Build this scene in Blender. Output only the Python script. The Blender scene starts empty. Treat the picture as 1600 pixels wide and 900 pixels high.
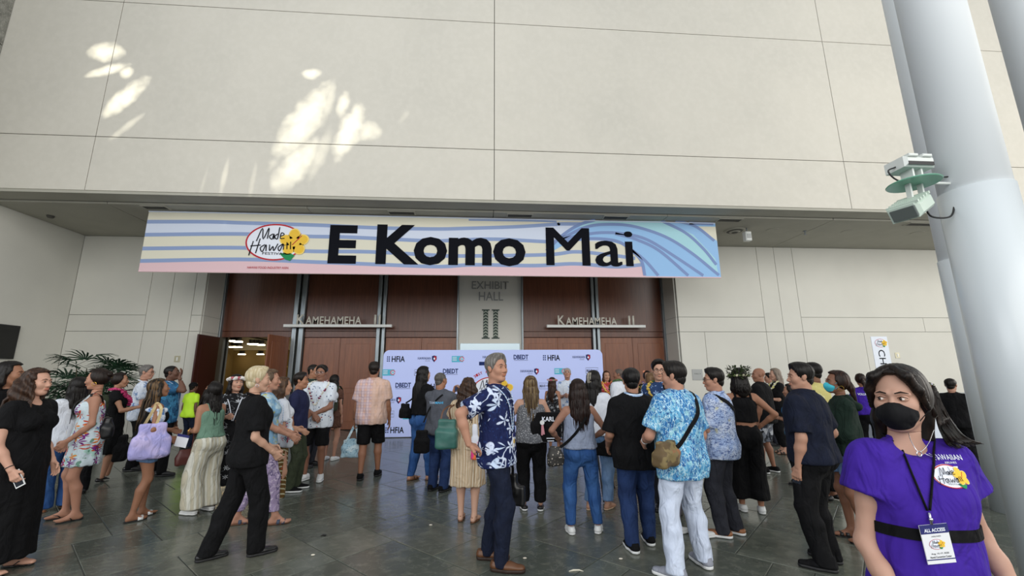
import bpy, math, random
import numpy as np
from mathutils import Vector, Matrix
PI = math.pi
SC = bpy.context.scene
COL = SC.collection
# ------------------------------------------------------------------ camera
F = 666.0          # focal length in pixels of the 1600 px wide frame
H = 1.6            # eye height
AX = np.array([8660, 76, F]); AX = AX / np.linalg.norm(AX)
AU = np.array([-23, -3225, F]); AU = AU - AU.dot(AX) * AX; AU /= np.linalg.norm(AU)
AY = np.cross(AU, AX)
if AY[2] < 0: AY = -AY
cam = bpy.data.cameras.new('camera'); camo = bpy.data.objects.new('camera', cam); COL.objects.link(camo)
cam.sensor_width = 36.0; cam.sensor_fit = 'HORIZONTAL'; cam.lens = F / 1600 * 36; cam.clip_start = .05; cam.clip_end = 300
# camera axes in world: right, up, back
def _row(k, s): return [s * AX[k], s * AY[k], s * AU[k]]
R_, D_, F_ = _row(0, 1), _row(1, 1), _row(2, 1)
camo.matrix_world = Matrix(((R_[0], -D_[0], -F_[0], 0), (R_[1], -D_[1], -F_[1], 0), (R_[2], -D_[2], -F_[2], H), (0, 0, 0, 1)))
SC.camera = camo
def ray(u, v):
    c = np.array([u - 800, v - 450, F]); return np.array([c @ AX, c @ AY, c @ AU])
def onz(u, v, z=0.):
    r = ray(u, v); t = (z - H) / r[2]; return r * t + [0, 0, H]
def ony(u, v, y):
    r = ray(u, v); t = y / r[1]; return r * t + [0, 0, H]
def onx(u, v, x):
    r = ray(u, v); t = x / r[0]; return r * t + [0, 0, H]
# ------------------------------------------------------------------ world, exposure
vs = SC.view_settings; vs.view_transform = 'Standard'; vs.look = 'None'; vs.gamma = 1; vs.use_curve_mapping = False
vs.exposure = 0.16
w = bpy.data.worlds.new('world'); SC.world = w; w.use_nodes = True
bg = w.node_tree.nodes['Background']; bg.inputs[0].default_value = (.86, .93, 1.0, 1); bg.inputs[1].default_value = .55
def area(name, loc, target, sx, sy, power, color):
    l = bpy.data.lights.new(name, 'AREA'); l.shape = 'RECTANGLE'; l.size = sx; l.size_y = sy; l.energy = power; l.color = color
    o = bpy.data.objects.new(name, l); COL.objects.link(o); o.location = loc
    o.rotation_euler = (Vector(target) - Vector(loc)).to_track_quat('-Z', 'Y').to_euler(); return o
area('glass_facade_daylight', (6, -12, 9), (2, 11, 4), 30, 12, 3000, (1.0, .97, .91))
area('open_side_daylight', (24, 2, 6), (0, 10, 3), 16, 9, 1350, (1.0, .94, .84))
area('left_side_fill', (-16, -9, 8), (4, 3, 4), 14, 9, 1300, (.97, .98, 1.0))  # added fill lamp that brightens the left faces of the columns
# sunlight thrown back by the glass opposite: a projector-like spot with a leafy break-up in its own beam
def sun_patch(name, uv, src, spread, blobs, power, Yw=10.05):
    """blobs: (u, v, half width px, half height px, tilt, strength) where the light lands on the wall"""
    l = bpy.data.lights.new(name, 'SPOT'); l.energy = power; l.spot_size = spread; l.spot_blend = .1; l.shadow_soft_size = .02; l.color = (1, .96, .80)
    o = bpy.data.objects.new(name, l); COL.objects.link(o); o.location = src; target = ony(*uv, Yw)
    q = (Vector(target) - Vector(src)).to_track_quat('-Z', 'Y'); o.rotation_euler = q.to_euler(); Rt = np.array(q.to_matrix()).T
    def lc(u, v): d = Rt @ (ony(u, v, Yw) - np.array(src)); return d[0] / abs(d[2]), d[1] / abs(d[2])
    l.use_nodes = True; nt = l.node_tree; N = nt.nodes; L = nt.links
    em = next(n for n in N if n.type == 'EMISSION')
    tc = N.new('ShaderNodeTexCoord'); sp = N.new('ShaderNodeSeparateXYZ'); L.new(tc.outputs['Normal'], sp.inputs[0])
    def mth(op, a, b=None):
        m = N.new('ShaderNodeMath'); m.operation = op
        for i, q_ in enumerate((a, b)):
            if q_ is None: continue
            if isinstance(q_, (int, float)): m.inputs[i].default_value = q_
            else: L.new(q_, m.inputs[i])
        return m.outputs[0]
    az = mth('ABSOLUTE', sp.outputs[2]); X = mth('DIVIDE', sp.outputs[0], az); Y = mth('DIVIDE', sp.outputs[1], az)
    cb = N.new('ShaderNodeCombineXYZ'); L.new(X, cb.inputs[0]); L.new(Y, cb.inputs[1])
    nz = N.new('ShaderNodeTexNoise'); nz.inputs['Scale'].default_value = 95; nz.inputs['Detail'].default_value = 2.5; L.new(cb.outputs[0], nz.inputs['Vector'])
    n0 = mth('MULTIPLY', mth('SUBTRACT', nz.outputs[0], .5), 1.5); tot = None
    for (bu, bv, ru, rv, ang, amp) in blobs:
        bx_, by_ = lc(bu, bv); k = abs(lc(bu + 1, bv)[0] - bx_); kv = abs(lc(bu, bv + 1)[1] - by_); k = (k + kv) / 2; c, s = math.cos(ang), math.sin(ang)
        dx = mth('SUBTRACT', X, bx_); dy = mth('SUBTRACT', Y, by_)
        u = mth('DIVIDE', mth('ADD', mth('MULTIPLY', dx, c), mth('MULTIPLY', dy, s)), ru * k * 1.12)
        v = mth('DIVIDE', mth('SUBTRACT', mth('MULTIPLY', dy, c), mth('MULTIPLY', dx, s)), rv * k * 1.2)
        r = mth('ADD', mth('ADD', mth('POWER', mth('ABSOLUTE', u), 1.7), mth('POWER', mth('ABSOLUTE', v), 1.7)), n0)
        f = mth('MULTIPLY', mth('MINIMUM', mth('MAXIMUM', mth('MULTIPLY', mth('SUBTRACT', 1.15, r), .9), 0.0), 1.0), amp)
        tot = f if tot is None else mth('MAXIMUM', tot, f)
    L.new(tot, em.inputs['Strength'])
    return o
sun_patch('sun_glint_left', (190, 130), (-6, -16, 15), .2, [(166, 81, 24, 15, 0, 1), (168, 110, 28, 8, .35, .9), (198, 113, 9, 9, 0, 1), (196, 152, 40, 13, .9, 1), (198, 198, 32, 5, .8, .35), (62, 4, 14, 8, 0, .6)], 40000)
sun_patch('sun_glint_right', (500, 200), (4, -16, 15), .25, [(487, 115, 12, 8, 0, 1), (474, 190, 68, 22, 1.1, .95), (512, 160, 36, 8, 1.4, .45), (462, 258, 48, 20, 1.0, .85), (545, 206, 46, 16, 1.25, 1), (536, 162, 20, 8, 1.5, .8), (574, 204, 20, 14, -.4, .6), (500, 240, 40, 10, 1.3, .4), (350, 278, 4, 30, -.05, .35), (395, 282, 3.5, 28, -.05, .2), (318, 285, 2.5, 22, -.1, .15), (632, 182, 5, 10, -.6, .15)], 40000)
# ------------------------------------------------------------------ object helpers
MATS = {}
def link(name, me, mat=None, parent=None, loc=None, rot=None, label=None, cat=None, group=None, kind=None):
    o = bpy.data.objects.new(name, me); COL.objects.link(o)
    if mat is not None and me is not None:
        for m in (mat if isinstance(mat, (list, tuple)) else [mat]): me.materials.append(m)
    if parent is not None: o.parent = parent
    if loc is not None: o.location = loc
    if rot is not None: o.rotation_euler = rot
    if label: o['label'] = label
    if cat: o['category'] = cat
    if group: o['group'] = group
    if kind: o['kind'] = kind
    return o
def empty(name, loc=(0, 0, 0), rotz=0, **k):
    o = link(name, None, None, loc=loc, rot=(0, 0, rotz), **k); o.empty_display_size = .1; return o
def mesh(vs_, fs, smooth=False, name='m'):
    me = bpy.data.meshes.new(name); me.from_pydata([tuple(map(float, v)) for v in vs_], [], fs)
    if smooth: me.polygons.foreach_set('use_smooth', [True] * len(me.polygons))
    me.update(); return me
def fast_mesh(V, Q, smooth=True, name='m'):
    me = bpy.data.meshes.new(name); V = np.asarray(V, dtype=np.float32); Q = np.asarray(Q, dtype=np.int32)
    me.vertices.add(len(V)); me.vertices.foreach_set('co', V.ravel())
    k = Q.shape[1]; me.loops.add(Q.size); me.loops.foreach_set('vertex_index', Q.ravel())
    me.polygons.add(len(Q)); me.polygons.foreach_set('loop_start', np.arange(0, Q.size, k, dtype=np.int32))
    if smooth: me.polygons.foreach_set('use_smooth', np.ones(len(Q), dtype=bool))
    me.update(calc_edges=True); return me
class MB:
    """collects simple closed shapes into one mesh"""
    def __init__(s): s.v = []; s.f = []
    def add(s, vs_, fs):
        b = len(s.v); s.v += [tuple(map(float, v)) for v in vs_]; s.f += [tuple(i + b for i in f) for f in fs]; return s
    def box(s, x0, x1, y0, y1, z0, z1, bev=0.0):
        if bev <= 0:
            return s.add([(x, y, z) for x in (x0, x1) for y in (y0, y1) for z in (z0, z1)],
                         [(0, 1, 3, 2), (4, 6, 7, 5), (0, 4, 5, 1), (2, 3, 7, 6), (0, 2, 6, 4), (1, 5, 7, 3)])
        b = bev; ring = lambda y, i: [(x0 + i, y, z0 + i), (x1 - i, y, z0 + i), (x1 - i, y, z1 - i), (x0 + i, y, z1 - i)]
        rs = ring(y0, b) + ring(y0 + b, 0) + ring(y1, 0); fs = [(0, 1, 2, 3), (11, 10, 9, 8)]
        for k in (0, 4):
            for i in range(4): j = (i + 1) % 4; fs.append((k + j, k + i, k + 4 + i, k + 4 + j))
        return s.add(rs, fs)
    def tube(s, pts, r, n=8, flat=None, closed=False):
        pts = [Vector(p) for p in pts]; m = len(pts); rr = r if isinstance(r, (list, tuple)) else [r] * m
        vs_ = []; up = Vector((0, 0, 1)); prev = None
        for i, p in enumerate(pts):
            a = pts[(i - 1) % m] if (closed or i > 0) else p; b = pts[(i + 1) % m] if (closed or i < m - 1) else p
            t = (b - a); t = t.normalized() if t.length > 1e-9 else Vector((0, 0, 1))
            if prev is None:
                u = up if abs(t.z) < .9 else Vector((1, 0, 0)); x = t.cross(u).normalized()
            else:
                x = (prev - t * prev.dot(t)); x = x.normalized() if x.length > 1e-6 else t.orthogonal().normalized()
            prev = x; y = t.cross(x)
            fx, fy = (1, 1) if flat is None else flat
            for k in range(n):
                a_ = 2 * PI * k / n; vs_.append(p + x * math.cos(a_) * rr[i] * fx + y * math.sin(a_) * rr[i] * fy)
        fs = []
        for i in range(m if closed else m - 1):
            j = (i + 1) % m
            for k in range(n): l = (k + 1) % n; fs.append((i * n + k, j * n + k, j * n + l, i * n + l))
        if not closed: fs += [tuple(range(n)), tuple(range((m - 1) * n + n - 1, (m - 1) * n - 1, -1))]
        return s.add(vs_, fs)
    def ribbon(s, pts, nrm, wd, th=.002):
        """flat strap along pts; nrm = face normal (vector or list)"""
        pts = [Vector(p) for p in pts]; m = len(pts); vs_ = []
        for i, p in enumerate(pts):
            t = (pts[min(i + 1, m - 1)] - pts[max(i - 1, 0)]).normalized(); n = Vector(nrm[i] if isinstance(nrm, list) else nrm)
            n = (n - t * n.dot(t)).normalized(); sd = t.cross(n) * wd / 2
            vs_ += [p - sd - n * th / 2, p + sd - n * th / 2, p + sd + n * th / 2, p - sd + n * th / 2]
        fs = [(0, 1, 2, 3), tuple(4 * (m - 1) + k for k in (3, 2, 1, 0))]
        for i in range(m - 1):
            for k in range(4): l = (k + 1) % 4; fs.append((4 * i + k, 4 * i + 4 + k, 4 * i + 4 + l, 4 * i + l))
        return s.add(vs_, fs)
    def lathe(s, prof, c=(0, 0, 0), n=24, axis=None):
        Rm = Matrix.Identity(3) if axis is None else Vector((0, 0, 1)).rotation_difference(Vector(axis)).to_matrix()
        c = Vector(c); vs_ = []; m = len(prof)
        for (r, z) in prof:
            for k in range(n): a = 2 * PI * k / n; vs_.append(c + Rm @ Vector((r * math.cos(a), r * math.sin(a), z)))
        fs = [(i * n + k, i * n + (k + 1) % n, (i + 1) * n + (k + 1) % n, (i + 1) * n + k) for i in range(m - 1) for k in range(n)]
        fs += [tuple(range(n - 1, -1, -1)), tuple(range((m - 1) * n, m * n))]
        return s.add(vs_, fs)
    def prism(s, poly, y0, y1):
        """polygon in x,z (counter-clockwise seen from -y) pulled from y0 (front) to y1 (back)"""
        n = len(poly); vs_ = [(x, y0, z) for x, z in poly] + [(x, y1, z) for x, z in poly]
        return s.add(vs_, [tuple(range(n)), tuple(range(2 * n - 1, n - 1, -1))] + [(i, i + n, (i + 1) % n + n, (i + 1) % n) for i in range(n)])
    def ball(s, c, r, n=8, m=6, sc=(1, 1, 1)):
        prof = [(math.sin(PI * i / m), -math.cos(PI * i / m)) for i in range(m + 1)]; vs_ = []
        for (a, z) in prof:
            for k in range(n): t = 2 * PI * k / n; vs_.append((c[0] + r * sc[0] * max(a, .02) * math.cos(t), c[1] + r * sc[1] * max(a, .02) * math.sin(t), c[2] + r * sc[2] * z))
        fs = [(i * n + k, i * n + (k + 1) % n, (i + 1) * n + (k + 1) % n, (i + 1) * n + k) for i in range(m) for k in range(n)]
        return s.add(vs_, fs)
    def me(s, smooth=False): return mesh(s.v, s.f, smooth)
    def obj(s, name, mat, parent=None, smooth=False, **k): return link(name, s.me(smooth), mat, parent, **k)
# ------------------------------------------------------------------ materials
def lin(c):
    if not isinstance(c, str): return (c[0], c[1], c[2], 1)
    if isinstance(c, str):
        c = [int(c[i:i + 2], 16) / 255 for i in (0, 2, 4)]
        c = [x / 12.92 if x < .04045 else ((x + .055) / 1.055) ** 2.4 for x in c]
    return (c[0], c[1], c[2], 1)
class NT:
    def __init__(s, m): s.t = m.node_tree; s.N = s.t.nodes; s.L = s.t.links
    def n(s, ty, **k):
        nd = s.N.new('ShaderNode' + ty)
        for a, b in k.items():
            if a.startswith('_'): setattr(nd, a[1:], b)
            else: s.put(nd, a, b)
        return nd
    def put(s, nd, a, b):
        i = nd.inputs[int(a[1:])] if a[0] == 'i' and a[1:].isdigit() else nd.inputs[a.replace('__', ' ')]
        if isinstance(b, bpy.types.NodeSocket): s.L.new(b, i)
        else: i.default_value = b
    def m(s, op, a, b=0., c=0., clamp=False):
        nd = s.N.new('ShaderNodeMath'); nd.operation = op; nd.use_clamp = clamp
        for i, q in enumerate((a, b, c)):
            if isinstance(q, bpy.types.NodeSocket): s.L.new(q, nd.inputs[i])
            else: nd.inputs[i].default_value = q
        return nd.outputs[0]
    def mix(s, f, a, b):
        nd = s.N.new('ShaderNodeMix'); nd.data_type = 'RGBA'
        for i, q in ((0, f), (6, a), (7, b)):
            if isinstance(q, bpy.types.NodeSocket): s.L.new(q, nd.inputs[i])
            else: nd.inputs[i].default_value = q
        return nd.outputs[2]
def mat(name, color, rough=.7, layers=(), metal=0, bump=None, emit=None, spec=.5, sheen=0, trans=0, coat=0, alpha=1, scale=(1, 1, 1), rotz=0, sss=0, wr=0):
    """layers: (kind, scale, lo, hi, colour, extra) painted one over the other; factor rises 0..1 from lo to hi (or falls if lo > hi)"""
    if name in MATS: return MATS[name]
    m = bpy.data.materials.new(name); m.use_nodes = True; t = NT(m); p = t.N['Principled BSDF']
    tc = t.n('TexCoord'); mp = t.n('Mapping'); t.L.new(tc.outputs['Object'], mp.inputs[0]); mp.inputs['Scale'].default_value = scale; mp.inputs['Rotation'].default_value = (0, 0, rotz)
    V = mp.outputs[0]; c = lin(color)
    for ly in layers:
        kind, sc, lo, hi, lc = ly[:5]; ex = ly[5] if len(ly) > 5 else {}
        vec = V
        if 'st' in ex:
            m2 = t.n('Mapping'); t.L.new(V, m2.inputs[0]); m2.inputs['Scale'].default_value = ex['st']; vec = m2.outputs[0]
        if 'rot' in ex:
            m2 = t.n('Mapping'); t.L.new(vec, m2.inputs[0]); m2.inputs['Rotation'].default_value = ex['rot']; vec = m2.outputs[0]
        if 'warp' in ex:
            nz = t.n('TexNoise', Vector=vec, Scale=ex.get('wscale', 6.)); va = t.n('VectorMath', _operation='SCALE', i0=nz.outputs['Color']); va.inputs['Scale'].default_value = ex['warp']
            vb = t.n('VectorMath', _operation='ADD', i0=vec, i1=va.outputs[0]); vec = vb.outputs[0]
        if kind in ('noise', 'contour'):
            nd = t.n('TexNoise', Vector=vec, Scale=float(sc), Detail=float(ex.get('detail', 2)), Roughness=ex.get('nr', .5)); val = nd.outputs[0]
            if kind == 'contour': val = t.m('ABSOLUTE', t.m('SUBTRACT', val, ex.get('at', .5)))
        elif kind == 'vor': nd = t.n('TexVoronoi', Vector=vec, Scale=float(sc)); val = nd.outputs['Distance']
        elif kind == 'cell': nd = t.n('TexVoronoi', Vector=vec, Scale=float(sc)); sp = t.n('SeparateColor', i0=nd.outputs['Color']); val = sp.outputs[0]
        elif kind == 'edge': nd = t.n('TexVoronoi', _feature='DISTANCE_TO_EDGE', Vector=vec, Scale=float(sc)); val = nd.outputs['Distance']
        elif kind in ('wavex', 'wavey', 'wavez'):
            nd = t.n('TexWave', Vector=vec, Scale=float(sc), Distortion=float(ex.get('dist', 0)), Detail=1.); nd.bands_direction = kind[-1].upper(); val = nd.outputs['Fac']
            nd.inputs['Detail Scale'].default_value = ex.get('ds', 1.)
        elif kind == 'z': sp = t.n('SeparateXYZ', Vector=vec); val = sp.outputs[2]
        elif kind == 'x': sp = t.n('SeparateXYZ', Vector=vec); val = sp.outputs[0]
        elif kind == 'flower':
            nd = t.n('TexVoronoi', Vector=vec, Scale=float(sc)); nd.inputs['Randomness'].default_value = ex.get('rnd', .8)
            ps = t.n('VectorMath', _operation='SUBTRACT', i0=vec, i1=nd.outputs['Position']); sp = t.n('SeparateXYZ', Vector=ps.outputs[0])
            cs = t.n('SeparateColor', i0=nd.outputs['Color'])
            an = t.m('ARCTAN2', sp.outputs[2], sp.outputs[0]); an = t.m('ADD', an, t.m('MULTIPLY', cs.outputs[0], 6.28))
            pet = t.m('ADD', ex.get('core', .62), t.m('MULTIPLY', t.m('COSINE', t.m('MULTIPLY', an, float(ex.get('pet', 5)))), ex.get('depth', .38)))
            rr = t.m('MULTIPLY', nd.outputs['Distance'], 1.0); val = t.m('DIVIDE', rr, t.m('MAXIMUM', pet, .05))
            if 'sel' in ex: val = t.m('ADD', val, t.m('MULTIPLY', t.m('GREATER_THAN', cs.outputs[1], ex['sel']), 10.))
        mr = t.n('MapRange', Value=val); mr.inputs[1].default_value = lo; mr.inputs[2].default_value = hi; mr.clamp = True
        f = mr.outputs[0]
        if 'amt' in ex: f = t.m('MULTIPLY', f, ex['amt'])
        if 'mask' in ex:
            nz = t.n('TexNoise', Vector=V, Scale=float(ex['mask'])); f = t.m('MULTIPLY', f, t.m('GREATER_THAN', nz.outputs[0], ex.get('mth', .5)))
        c = t.mix(f, c, lin(lc))
    if isinstance(c, bpy.types.NodeSocket): t.L.new(c, p.inputs['Base Color'])
    else: p.inputs['Base Color'].default_value = c
    p.inputs['Roughness'].default_value = rough; p.inputs['Metallic'].default_value = metal; p.inputs['Specular IOR Level'].default_value = spec
    p.inputs['Transmission Weight'].default_value = trans; p.inputs['Coat Weight'].default_value = coat
    if sss:
        p.inputs['Subsurface Weight'].default_value = sss; p.inputs['Subsurface Radius'].default_value = (.02, .007, .004); p.inputs['Subsurface Scale'].default_value = .5
    if sheen: p.inputs['Sheen Weight'].default_value = sheen
    if emit:
        p.inputs['Emission Strength'].default_value = emit
        if isinstance(c, bpy.types.NodeSocket): t.L.new(c, p.inputs['Emission Color'])
        else: p.inputs['Emission Color'].default_value = c
    if bump:
        bs, bd = bump[:2]; st = bump[2] if len(bump) > 2 else (1, 1, 1); mp2 = t.n('Mapping'); t.L.new(V, mp2.inputs[0]); mp2.inputs['Scale'].default_value = st
        nz = t.n('TexNoise', Vector=mp2.outputs[0], Scale=float(bs), Detail=4.); bp = t.n('Bump', Height=nz.outputs[0]); bp.inputs['Strength'].default_value = bump[3] if len(bump) > 3 else .5; bp.inputs['Distance'].default_value = bd
        t.L.new(bp.outputs[0], p.inputs['Normal'])
    if wr:
        mp3 = t.n('Mapping'); t.L.new(V, mp3.inputs[0]); mp3.inputs['Scale'].default_value = (1.5, 1.5, .75); mp3.inputs['Rotation'].default_value = (.3, .2, .5)
        n3 = t.n('TexNoise', Vector=mp3.outputs[0], Scale=7., Detail=2.5, Distortion=1.1); b3 = t.n('Bump', Height=n3.outputs[0]); b3.inputs['Strength'].default_value = 1.; b3.inputs['Distance'].default_value = wr
        lk = p.inputs['Normal'].links
        if lk: t.L.new(lk[0].from_socket, b3.inputs['Normal'])
        t.L.new(b3.outputs[0], p.inputs['Normal'])
    MATS[name] = m; return m
# ------------------------------------------------------------------ lettering
_TX = {}
def text_mesh(s, wd, ht, bold=0., shear=0., depth=.004, spacing=1.0, fat=0.):
    """word as a thin solid fitted to wd x ht, centred, standing in the x,z plane and read from -y"""
    cu = bpy.data.curves.new('t', 'FONT'); cu.body = s; cu.size = 1; cu.offset = bold; cu.shear = shear; cu.extrude = 0; cu.resolution_u = 3; cu.space_character = spacing
    o = bpy.data.objects.new('t', cu); COL.objects.link(o); dg = bpy.context.evaluated_depsgraph_get(); dg.update()
    me = bpy.data.meshes.new_from_object(o.evaluated_get(dg)); bpy.data.objects.remove(o); bpy.data.curves.remove(cu)
    n = len(me.vertices); V = np.zeros(n * 3, np.float32); me.vertices.foreach_get('co', V); V = V.reshape(-1, 3)
    lo = V.min(0); hi = V.max(0); sx = wd / max(hi[0] - lo[0], 1e-6); sy = ht / max(hi[1] - lo[1], 1e-6)
    W = np.zeros_like(V); W[:, 0] = (V[:, 0] - (lo[0] + hi[0]) / 2) * sx; W[:, 2] = (V[:, 1] - (lo[1] + hi[1]) / 2) * sy; W[:, 1] = 0
    me.vertices.foreach_set('co', W.ravel()); me.update(); me.name = 'lettering'
    if fat:      # heavier strokes: the word laid over itself with small side steps
        F_ = [tuple(p.vertices) for p in me.polygons]; n = len(W); VV = []; FF = []
        for i, dx in enumerate(np.linspace(-fat, fat, 5)):
            A = W.copy(); A[:, 0] = A[:, 0] * (1 - 2 * fat / wd) + dx; A[:, 1] -= .0004 * i; VV += A.tolist(); FF += [tuple(k + i * n for k in f) for f in F_]
        me = mesh(VV, FF)
    return me
def text(name, s, wd, ht, loc, m, parent=None, bold=0., shear=0., rot=None, **k):
    me = text_mesh(s, wd, ht, bold, shear, spacing=k.pop('spacing', 1.0), fat=k.pop('fat', 0.)); return link(name, me, m, parent, loc=loc, rot=rot, **k)
# ------------------------------------------------------------------ setting
D1, D2, D3, ZS = 10.05, 13.2, 14.2, 5.83
XL, XR = -11.85, 24.0
plaster = mat('plaster', 'CECABF', .85, [('noise', .55, .35, .7, 'C2BFB5', dict(detail=5, amt=.55)), ('noise', 7, .4, .7, 'D6D2C8', dict(detail=4, amt=.35))], bump=(55, .004, (1, 1, 1), .25), spec=.3)
plaster_low = mat('plaster_low', 'D2D1C9', .8, [('noise', .8, .35, .7, 'C6C5BE', dict(detail=4, amt=.5))], bump=(60, .003, (1, 1, 1), .15), spec=.3)
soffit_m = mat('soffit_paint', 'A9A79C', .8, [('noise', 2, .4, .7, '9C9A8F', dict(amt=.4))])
dark_gap = mat('dark_gap', '45453F', .9)
concrete = mat('rough_concrete', '8F8E86', .9, [('noise', 6, .35, .65, '6F6E67', dict(detail=8)), ('noise', 30, .5, .6, 'A3A198', dict(amt=.5))], bump=(25, .02, (1, 1, 1), .5))
wood = mat('reddish_wood', '5B3322', .32, [('noise', 3, .35, .65, '6B3E2A', dict(st=(6, 6, .35), detail=5)), ('noise', 14, .45, .6, '49281B', dict(st=(8, 8, .2), amt=.5))], spec=.5)
wood_door = mat('door_wood', '7A4930', .36, [('noise', 3, .35, .65, '8A5538', dict(st=(6, 6, .35), detail=5)), ('noise', 14, .45, .6, '6A3C27', dict(st=(8, 8, .2), amt=.5))], spec=.5)
maroon = mat('maroon_door', '3E1A1A', .35)
steel = mat('brushed_steel', '8F979C', .35, [('noise', 40, .4, .6, '7F878C', dict(st=(1, 1, .05)))], metal=.75)
slate_cols = ['5E6159', '666A61', '565A53', '6C6F65', '61665E', '505650', '6A6A5F', '5A605B']
slate = [mat('slate_%d' % i, c, .22, [('noise', 3.2, .35, .7, '4A4E47', dict(detail=6, warp=.3, amt=.8)), ('noise', 9, .52, .75, '7B7D70', dict(detail=6, amt=.6)), ('contour', 5, .012, 0., '7F8178', dict(detail=5, amt=.35))],
             bump=(9, .012, (1, 1, 1), .22), spec=.5) for i, c in enumerate(slate_cols)]
grout = mat('grout', '3D403B', .6)
# floor: grout slab and stone tiles laid at 45 degrees in mixed sizes
fl = MB().box(-13.4, XR, -4, 24.2, -.12, -.006).obj('floor', grout, kind='structure')
random.seed(7)
U = .30
occ = {}; tiles = []
c45 = math.sqrt(.5)
def tw(i, j): return (c45 * (i - j) * U + .02, c45 * (i + j) * U + .1)
cand = [(2, 3), (3, 2), (2, 2), (2, 2), (3, 2), (2, 3), (1, 2), (2, 1), (1, 1), (3, 3)]
for d in range(0, 140):
    for i in range(-70, 90):
        j = d - i
        x, y = tw(i, j)
        if not (XL - .4 < x < 16 and 1.2 < y < 13.5) or (i, j) in occ: continue
        opts = cand[:]; random.shuffle(opts)
        for (a, b) in opts + [(1, 1)]:
            cells = [(i + p, j + q) for p in range(a) for q in range(b)]
            if all(c not in occ for c in cells): break
        for c in cells: occ[c] = 1
        tiles.append((i, j, a, b))
def tile_quad(i, j, a, b, g=.004):
    x0, x1, y0, y1 = i * U + g, (i + a) * U - g, j * U + g, (j + b) * U - g
    return [(c45 * (p - q) + .02, c45 * (p + q) + .1) for p, q in ((x0, y0), (x1, y0), (x1, y1), (x0, y1))]
def vis(x, y):
    if y < .5: return None
    c = AX * x + AY * y + AU * (-H); u = 800 + F * c[0] / c[2]; v = 450 + F * c[1] / c[2]
    return -60 < u < 1660 and v < 960
near = []; far = []
for t_ in tiles:
    q = tile_quad(*t_); cx = sum(p[0] for p in q) / 4; cy = sum(p[1] for p in q) / 4
    (near if vis(cx, cy) and cy < 7.6 else far).append((cy, t_))
near.sort(); far += near[300:]; near = near[:300]
TME = {}
for k, (cy, (i, j, a, b)) in enumerate(near):
    key = (a, b, random.randrange(len(slate)))
    if key not in TME:
        g = .004; x0, x1, y0, y1 = g, a * U - g, g, b * U - g; me = MB()
        me.add([(x0, y0, -.02), (x1, y0, -.02), (x1, y1, -.02), (x0, y1, -.02), (x0, y0, -.003), (x1, y0, -.003), (x1, y1, -.003), (x0, y1, -.003), (x0 + .004, y0 + .004, 0), (x1 - .004, y0 + .004, 0), (x1 - .004, y1 - .004, 0), (x0 + .004, y1 - .004, 0)],
               [(0, 1, 5, 4), (1, 2, 6, 5), (2, 3, 7, 6), (3, 0, 4, 7), (4, 5, 9, 8), (5, 6, 10, 9), (6, 7, 11, 10), (7, 4, 8, 11), (8, 9, 10, 11)])
        TME[key] = me.me(); TME[key].materials.append(slate[key[2]])
    o = bpy.data.objects.new('tile', TME[key]); COL.objects.link(o); o.parent = fl
    o.location = (c45 * (i - j) * U + .02, c45 * (i + j) * U + .1, random.uniform(-.0012, 0)); o.rotation_euler = (random.uniform(-.0012, .0012), random.uniform(-.0012, .0012), PI / 4)
ft = MB(); fmi = []
for cy, t_ in far:
    q = tile_quad(*t_); ft.add([(x, y, -.02) for x, y in q] + [(x, y, -.001) for x, y in q], [(0, 1, 5, 4), (1, 2, 6, 5), (2, 3, 7, 6), (3, 0, 4, 7), (4, 5, 6, 7)]); fmi += [random.randrange(len(slate))] * 5
fo = ft.obj('tile_field', slate, fl, kind='stuff'); fo.data.polygons.foreach_set('material_index', fmi)

def panelled(name, y, depth, rects, m, gapm, back, g=.012, faces='y'):
    """a wall of separate panels with recessed joints: back = (x0, x1, z0, z1) of the slab behind them"""
    w_ = MB().box(back[0], back[1], y + .03, y + depth, back[2], back[3]).obj(name, gapm, kind='structure')
    for (x0, x1, z0, z1) in rects:
        MB().box(x0 + g / 2, x1 - g / 2, y, y + .06, z0 + g / 2, z1 - g / 2, .004).obj('panel', m, w_)
    return w_
xs = [XL, -9.24, .355, 9.97, 19.6, XR]; zs = [5.93, 7.32, 11.15, 15.0]
panelled('wall_upper', D1, .5, [(a, b, c, d) for a, b in zip(xs, xs[1:]) for c, d in zip(zs, zs[1:])], plaster, dark_gap, (XL, XR, 5.94, 15.0), .016)
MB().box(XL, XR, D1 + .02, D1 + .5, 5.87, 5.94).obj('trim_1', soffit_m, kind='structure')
# soffit panels
sx = [XL, -9.17, -4.4, .36, 5.1, 9.9, 16.5, XR]
sf = MB().box(XL, XR, D1 + .55, D3 + .6, ZS + .065, ZS + .2).obj('ceiling', dark_gap, kind='structure')
for a, b in zip(sx, sx[1:]): MB().box(a + .008, b - .008, D1 + .56, D3 + .6, ZS, ZS + .06).obj('panel', soffit_m, sf)
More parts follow.
